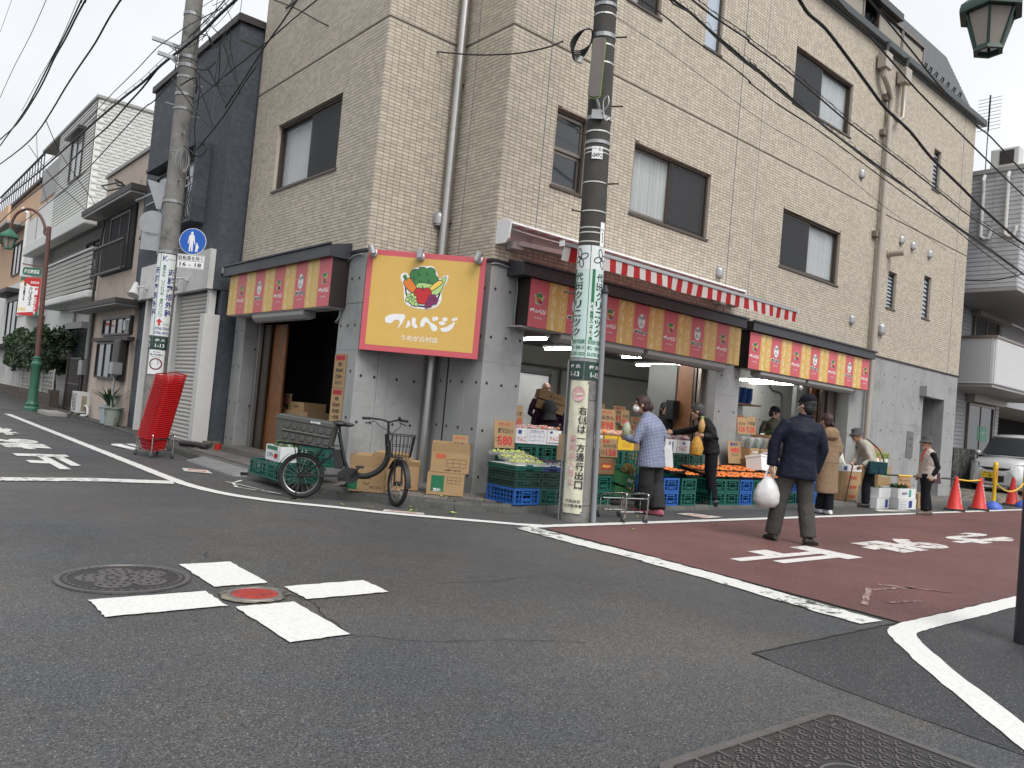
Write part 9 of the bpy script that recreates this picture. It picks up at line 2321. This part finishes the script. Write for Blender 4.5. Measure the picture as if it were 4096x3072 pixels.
b.v = [(x*(1+.1*math.sin(7*math.atan2(y, x)+z*12)), y*.8*(1+.08*math.sin(5*math.atan2(y, x)+z*20)), z) for x, y, z in b.v]; b.build('body', m_bagw, bg_, smooth=60)
for s_ in (-1,1): sub('handle', m_bagw, bg_, lambda b: b.tube([(s_*.05,0,.3),(s_*.035,.0,.40),(0,0,.455)], [.022,.012,.008], 8))
# 2 woman in checked shirt
B2 = (8.44,6.83,0)
o, hp, rt, j = person('woman in blue checked shirt and white face mask holding a cabbage', B2, dict(head=(-.235,.02,1.475),neck=(-.16,.02,1.36),chest=(-.08,.02,1.16),pelvis=(-.04,.0,.80),shL=(-.22,-.10,1.27),shR=(.04,.17,1.28),elL=(-.30,-.14,.98),elR=(.14,.20,1.06),wrL=(-.42,.02,1.02),wrR=(.02,.26,.93),**legset((-.10,-.06,.76),(.02,.08,.76),(-.11,-.05,.42),(.06,.08,.42),(-.11,.06,.085),(.09,-.05,.085))), (-.75,.62), (-1,.12), m_ging, m_char, m_shoep, m_hairbr, hem=.64, hemw=.235, fat=1.22, sleeve=.02, leg=.036)
hairdo(o, hp, rt, m_hairbr, hs=1.03); sub('bun', m_hairbr, o, lambda b: b.ell(hp(0,-.115,-.02), (.05,.035,.06), 12, 8)); sub('hair_claw', m_vent, o, lambda b: [b.tube([hp(.0,-.15,-.05+.022*k), hp(.05,-.12,-.05+.022*k)], .006, 5) for k in range(4)])
b = MB(); b.ell(hp(0,.06,-.055), (.064,.058,.056), 14, 10, rt); b.build('face_mask', m_swht, o, smooth=60); sub('mask_strap', m_swht, o, lambda b: (b.tube([hp(-.05,.06,-.03), hp(-.082,-.01,.0)], .003, 4), b.tube([hp(.05,.06,-.03), hp(.082,-.01,.0)], .003, 4)))
cbg = held('cabbage', 'film wrapped chinese cabbage in the hands of the checked shirt woman', 'cabbage', B2, (-.42,-.02,1.02)); sub('head', m_pale, cbg, lambda b: b.lathe([(.02,0),(.05,.03),(.055,.1),(.045,.16),(.01,.19)], 12)); sub('film', m_film, cbg, lambda b: b.lathe([(.03,0),(.06,.03),(.065,.12),(.03,.21)], 12))
tb = held('tote_bag', 'white cloth bag hanging on the right side of the checked shirt woman', 'bag', B2, (.20,.16,.66)); sub('body', m_bagw, tb, lambda b: b.frus((0,0,0),(.17,.08),(.0,0,.3),(.10,.03))); sub('strap', m_bagw, tb, lambda b: b.tube([(-.03,0,.29),(-.05,.02,.5)], .012, 6))
# 3 person in black jacket reaching to the stall
B3 = (10.42,7.22,.06)
o, hp, rt, j = person('grey haired person in black puffer jacket reaching over the stall', B3, dict(head=(-.35,.05,1.43),neck=(-.27,.05,1.33),chest=(-.15,.04,1.15),pelvis=(-.08,.02,.84),shL=(-.24,-.07,1.24),shR=(-.14,.18,1.24),elL=(-.06,-.10,1.02),elR=(-.44,.32,1.10),wrL=(-.27,-.12,1.06),wrR=(-.64,.38,1.06),**legset((-.09,-.06,.80),(-.07,.09,.80),(-.08,-.06,.44),(-.06,.09,.44),(-.02,-.06,.085),(-.06,.08,.085))), (-.95,.25), (-1,.25), m_blackc, m_dkt, m_shoe, m_hairg, hem=.78, hemw=.19, sleeve=.018, tilt=-12)
hairdo(o, hp, rt, m_hairg, hs=1.05); sub('scarf', mat('green_scarf', (.04,.055,.04), .9), o, lambda b: b.tube([(-.26+.07*math.cos(a),.05+.065*math.sin(a),1.335) for a in np.linspace(0, 2*PI, 18)[:-1]], .028, 8, closed=True))
sb_ = held('shopping_bag', 'mustard patterned shopping bag on the arm of the person in black', 'bag', B3, (-.36,-.14,.74)); sub('body', mat('mustard_print', (.42,.22,.03), .7, var=.5, vscale=26), sb_, lambda b: (b.lathe([(.03,0),(.09,.02),(.11,.12),(.07,.24),(.03,.30)], 16))); sub('handle', MATS['mustard_print'], sb_, lambda b: b.tube([(0,0,.28),(.06,0,.36)], .012, 6))
sn_ = held('snack_pack', 'golden bag of noodles held up by the person in black', 'packet', B3, (-.31,-.15,1.10)); sub('pack', mat('golden_pack', (.48,.30,.10), .4, var=.2, vscale=20), sn_, lambda b: b.lathe([(.02,0),(.045,.03),(.055,.12),(.03,.2),(.015,.23)], 12)); sub('top', m_pale, sn_, lambda b: b.lathe([(.018,.21),(.03,.25),(.01,.26)], 8))
# 4 woman in beige coat
B4 = (12.47,6.41,0)
o, hp, rt, j = person('woman with dark ponytail in long beige hooded coat seen from behind', B4, dict(head=(-.13,.02,1.54),neck=(-.10,.0,1.42),chest=(-.07,.0,1.24),pelvis=(-.05,0,.88),shL=(-.22,.02,1.33),shR=(.07,.02,1.30),elL=(-.27,.0,1.06),elR=(.11,-.01,1.05),wrL=(-.22,.12,.90),wrR=(.05,.1,.88),**legset((-.10,0,.84),(.0,0,.84),(-.08,.03,.46),(-.01,.0,.46),(-.10,.12,.085),(.0,-.02,.085))), (-.2,1), (-.5,.9), m_beigec, m_dkt, m_shoew, m_hairbr, hem=.35, hemw=.185, fat=.98, sleeve=.02)
hairdo(o, hp, rt, m_hairbr, hs=1.05); sub('ponytail', m_hairbr, o, lambda b: b.tube([hp(.0,-.1,-.02), hp(.02,-.13,-.08), hp(.03,-.12,-.14)], [.035,.035,.012], 10))
b = MB(); etube(b, [((-.09,-.06,1.42),.09,.05),((-.08,-.11,1.36),.13,.06),((-.08,-.12,1.28),.12,.05),((-.08,-.10,1.23),.07,.03)], (1,0,0)); fuse(b, 'hood', m_beigec, o, .014); sub('cape_seam', m_char, o, lambda b: b.box(-.22,.10,-.165,-.16,.86,.865), None)
# 5 stooped old man with cane
B5 = (15.27,7.0,0)
o, hp, rt, j = person('stooped old man in pale jacket and grey hat leaning on a dark cane', B5, dict(head=(-.37,.02,1.37),neck=(-.27,.03,1.27),chest=(-.14,.02,1.12),pelvis=(-.05,0,.80),shL=(-.22,-.12,1.17),shR=(-.17,.16,1.18),elL=(-.14,-.16,.92),elR=(-.25,.2,.94),wrL=(-.28,-.14,.80),wrR=(-.38,.05,.83),**legset((-.07,-.07,.76),(-.04,.08,.76),(-.14,-.05,.43),(.0,.08,.43),(-.14,-.08,.085),(.10,.05,.085))), (-1,.1), (-1,-.08), m_linen, m_dkt, m_shoe, m_hairg, hem=(.0,0,.72), hemw=.21, sleeve=.016, tilt=-14)
bucket_hat(o, hp, rt, m_hatg); sub('glasses', m_blk, o, lambda b: [b.tube([hp(s_*.032+.02*math.cos(a), .105, .005+.016*math.sin(a)) for a in np.linspace(0, 2*PI, 13)[:-1]], .0025, 4, closed=True) for s_ in (-1,1)])
cn = held('walking_cane', 'dark brown walking cane in the hand of the stooped old man', 'cane', B5, (-.38,.05,.0)); sub('stick', mat('cane_wood', (.06,.02,.02), .35), cn, lambda b: b.tube([(-.10,0,.03),(.0,0,.80)], .011, 8)); sub('handle', MATS['cane_wood'], cn, lambda b: b.tube([(-.05,0,.82),(.0,0,.81),(.07,0,.79)], .013, 8)); sub('ferrule', m_rub, cn, lambda b: b.tube([(-.102,0,.0),(-.1,0,.04)], .014, 8))
sh_ = held('shoulder_bag', 'teal canvas shoulder bag of the stooped old man', 'bag', B5, (-.03,-.22,.66)); sub('body', cloth('teal_canvas', (.015,.05,.06)), sh_, lambda b: b.box(-.17,.17,-.05,.05,0,.24), None); sub('flap', MATS['teal_canvas'], sh_, lambda b: b.box(-.15,-.01,-.062,-.05,.02,.14), None); sub('flap', MATS['teal_canvas'], sh_, lambda b: b.box(.01,.15,-.062,-.05,.02,.14), None); sub('strap', MATS['teal_canvas'], sh_, lambda b: b.tube(spline([(.12,.0,.24),(.08,.08,.42),(-.02,.1,.54),(-.14,.22,.66)], 5), .012, 6))
# 6 old woman in quilted vest
B6 = (15.5,6.13,0)
o, hp, rt, j = person('old woman in grey bucket hat, pale quilted vest and black trousers', B6, dict(head=(-.015,.0,1.335),neck=(.03,.0,1.22),chest=(.045,.0,1.05),pelvis=(.03,0,.74),shL=(.04,-.14,1.14),shR=(.06,.14,1.14),elL=(.13,-.17,.90),elR=(.12,.17,.90),wrL=(.03,-.16,.73),wrR=(-.02,.17,.72),**legset((.0,-.07,.70),(.05,.07,.70),(-.01,-.06,.40),(.07,.07,.40),(.0,-.07,.085),(.12,.05,.085)),hdL=(-.2,0,-1),toeL=(-1,-.05,0),toeR=(-1,.1,0)), (-1,-.15), (-1,-.3), m_vest, m_dkt, m_shoet, m_hairg, hem=.68, hemw=.195, fat=1.05, hs=.98)
bucket_hat(o, hp, rt, m_hatg)
b = MB()
for s_ in 'LR': b.tube([j['sh'+s_].lerp(j['neck'], .12), j['sh'+s_], j['sh'+s_].lerp(j['el'+s_], .5), j['el'+s_], j['el'+s_].lerp(j['wr'+s_], .5), j['el'+s_].lerp(j['wr'+s_], .93)], [.05,.068,.06,.055,.05,.042], 12)
fuse(b, 'black_sleeves', m_blackc, o, .012); sub('red_scarf', m_inkr, o, lambda b: b.tube([(-.03,-.02,1.22),(-.09,-.01,1.1),(-.105,.0,.98)], [.018,.012,.008], 8))
hb2 = held('handbag', 'dark maroon shoulder bag at the hip of the old woman', 'bag', B6, (.22,.02,.60)); sub('body', mat('maroon_bag', (.05,.012,.02), .4), hb2, lambda b: b.frus((0,0,0),(.14,.1),(0,0,.2),(.10,.05)), None); sub('strap', MATS['maroon_bag'], hb2, lambda b: b.tube([(0,-.03,.2),(-.06,-.08,.5),(-.14,-.04,.62)], .01, 6))
# people inside the shop
def std(z=0.): return dict(head=(0,.0,1.53+z),neck=(0,0,1.41+z),chest=(0,0,1.23+z),pelvis=(0,0,.88+z*.5),shL=(-.2,0,1.35+z),shR=(.2,0,1.35+z),elL=(-.25,-.02,1.08+z),elR=(.25,-.02,1.08+z),wrL=(-.12,-.2,1.0+z),wrR=(.12,-.2,1.0+z),**legset((-.09,0,.84),(.09,0,.84),(-.1,0,.46),(.1,0,.46),(-.1,0,.085),(.1,0,.085)))
o, hp, rt, j = person('shop worker in mottled dark jacket and black cap inside the right opening', (14.35,8.65,.1), std(.05), (.6,-.8), (.8,-.3), m_olive, m_dkt, m_shoe, hem=.8, sleeve=.014, tilt=-18); b = MB(); b.ell(hp(0,-.01,.06), (.09,.105,.08), 16, 10, rt); b.build('cap', m_cap, o, smooth=60); hairdo(o, hp, rt, m_hairb)
o, hp, rt, j = person('bald man with glasses deep inside the middle opening', (9.35,10.1,.1), std(.04), (-.3,-1), (.2,-1), m_plum, m_dkt, m_shoe, hem=.8); sub('glasses', m_blk, o, lambda b: b.tube([hp(-.06,.1,.008), hp(0,.108,.008), hp(.06,.1,.008)], .004, 5))
q = std(-.13); q.update(head=(-.02,-.12,1.23), neck=(-.02,-.02,1.18)); o, hp, rt, j = person('person in grey hood bending over cartons inside the shop', (8.68,9.25,.1), q, (-.6,.8), (-.6,.8), m_plum, m_dkt, m_shoe, hem=.8, fat=1.15); b = MB(); b.ell(hp(0,-.02,.0), (.11,.13,.14), 16, 12, rt); b.tube([hp(0,-.02,-.1), hp(0,-.03,-.2)], [.1,.13], 12); fuse(b, 'grey_hood', m_hatg, o, .014)
o, hp, rt, j = person('dark haired shop assistant behind cartons beside the wooden door', (11.55,9.2,.1), std(-.10), (-.5,-.9), (.4,-.9), m_blackc, m_dkt, m_shoe, hem=.8); hairdo(o, hp, rt, m_hairb, longer=.12)
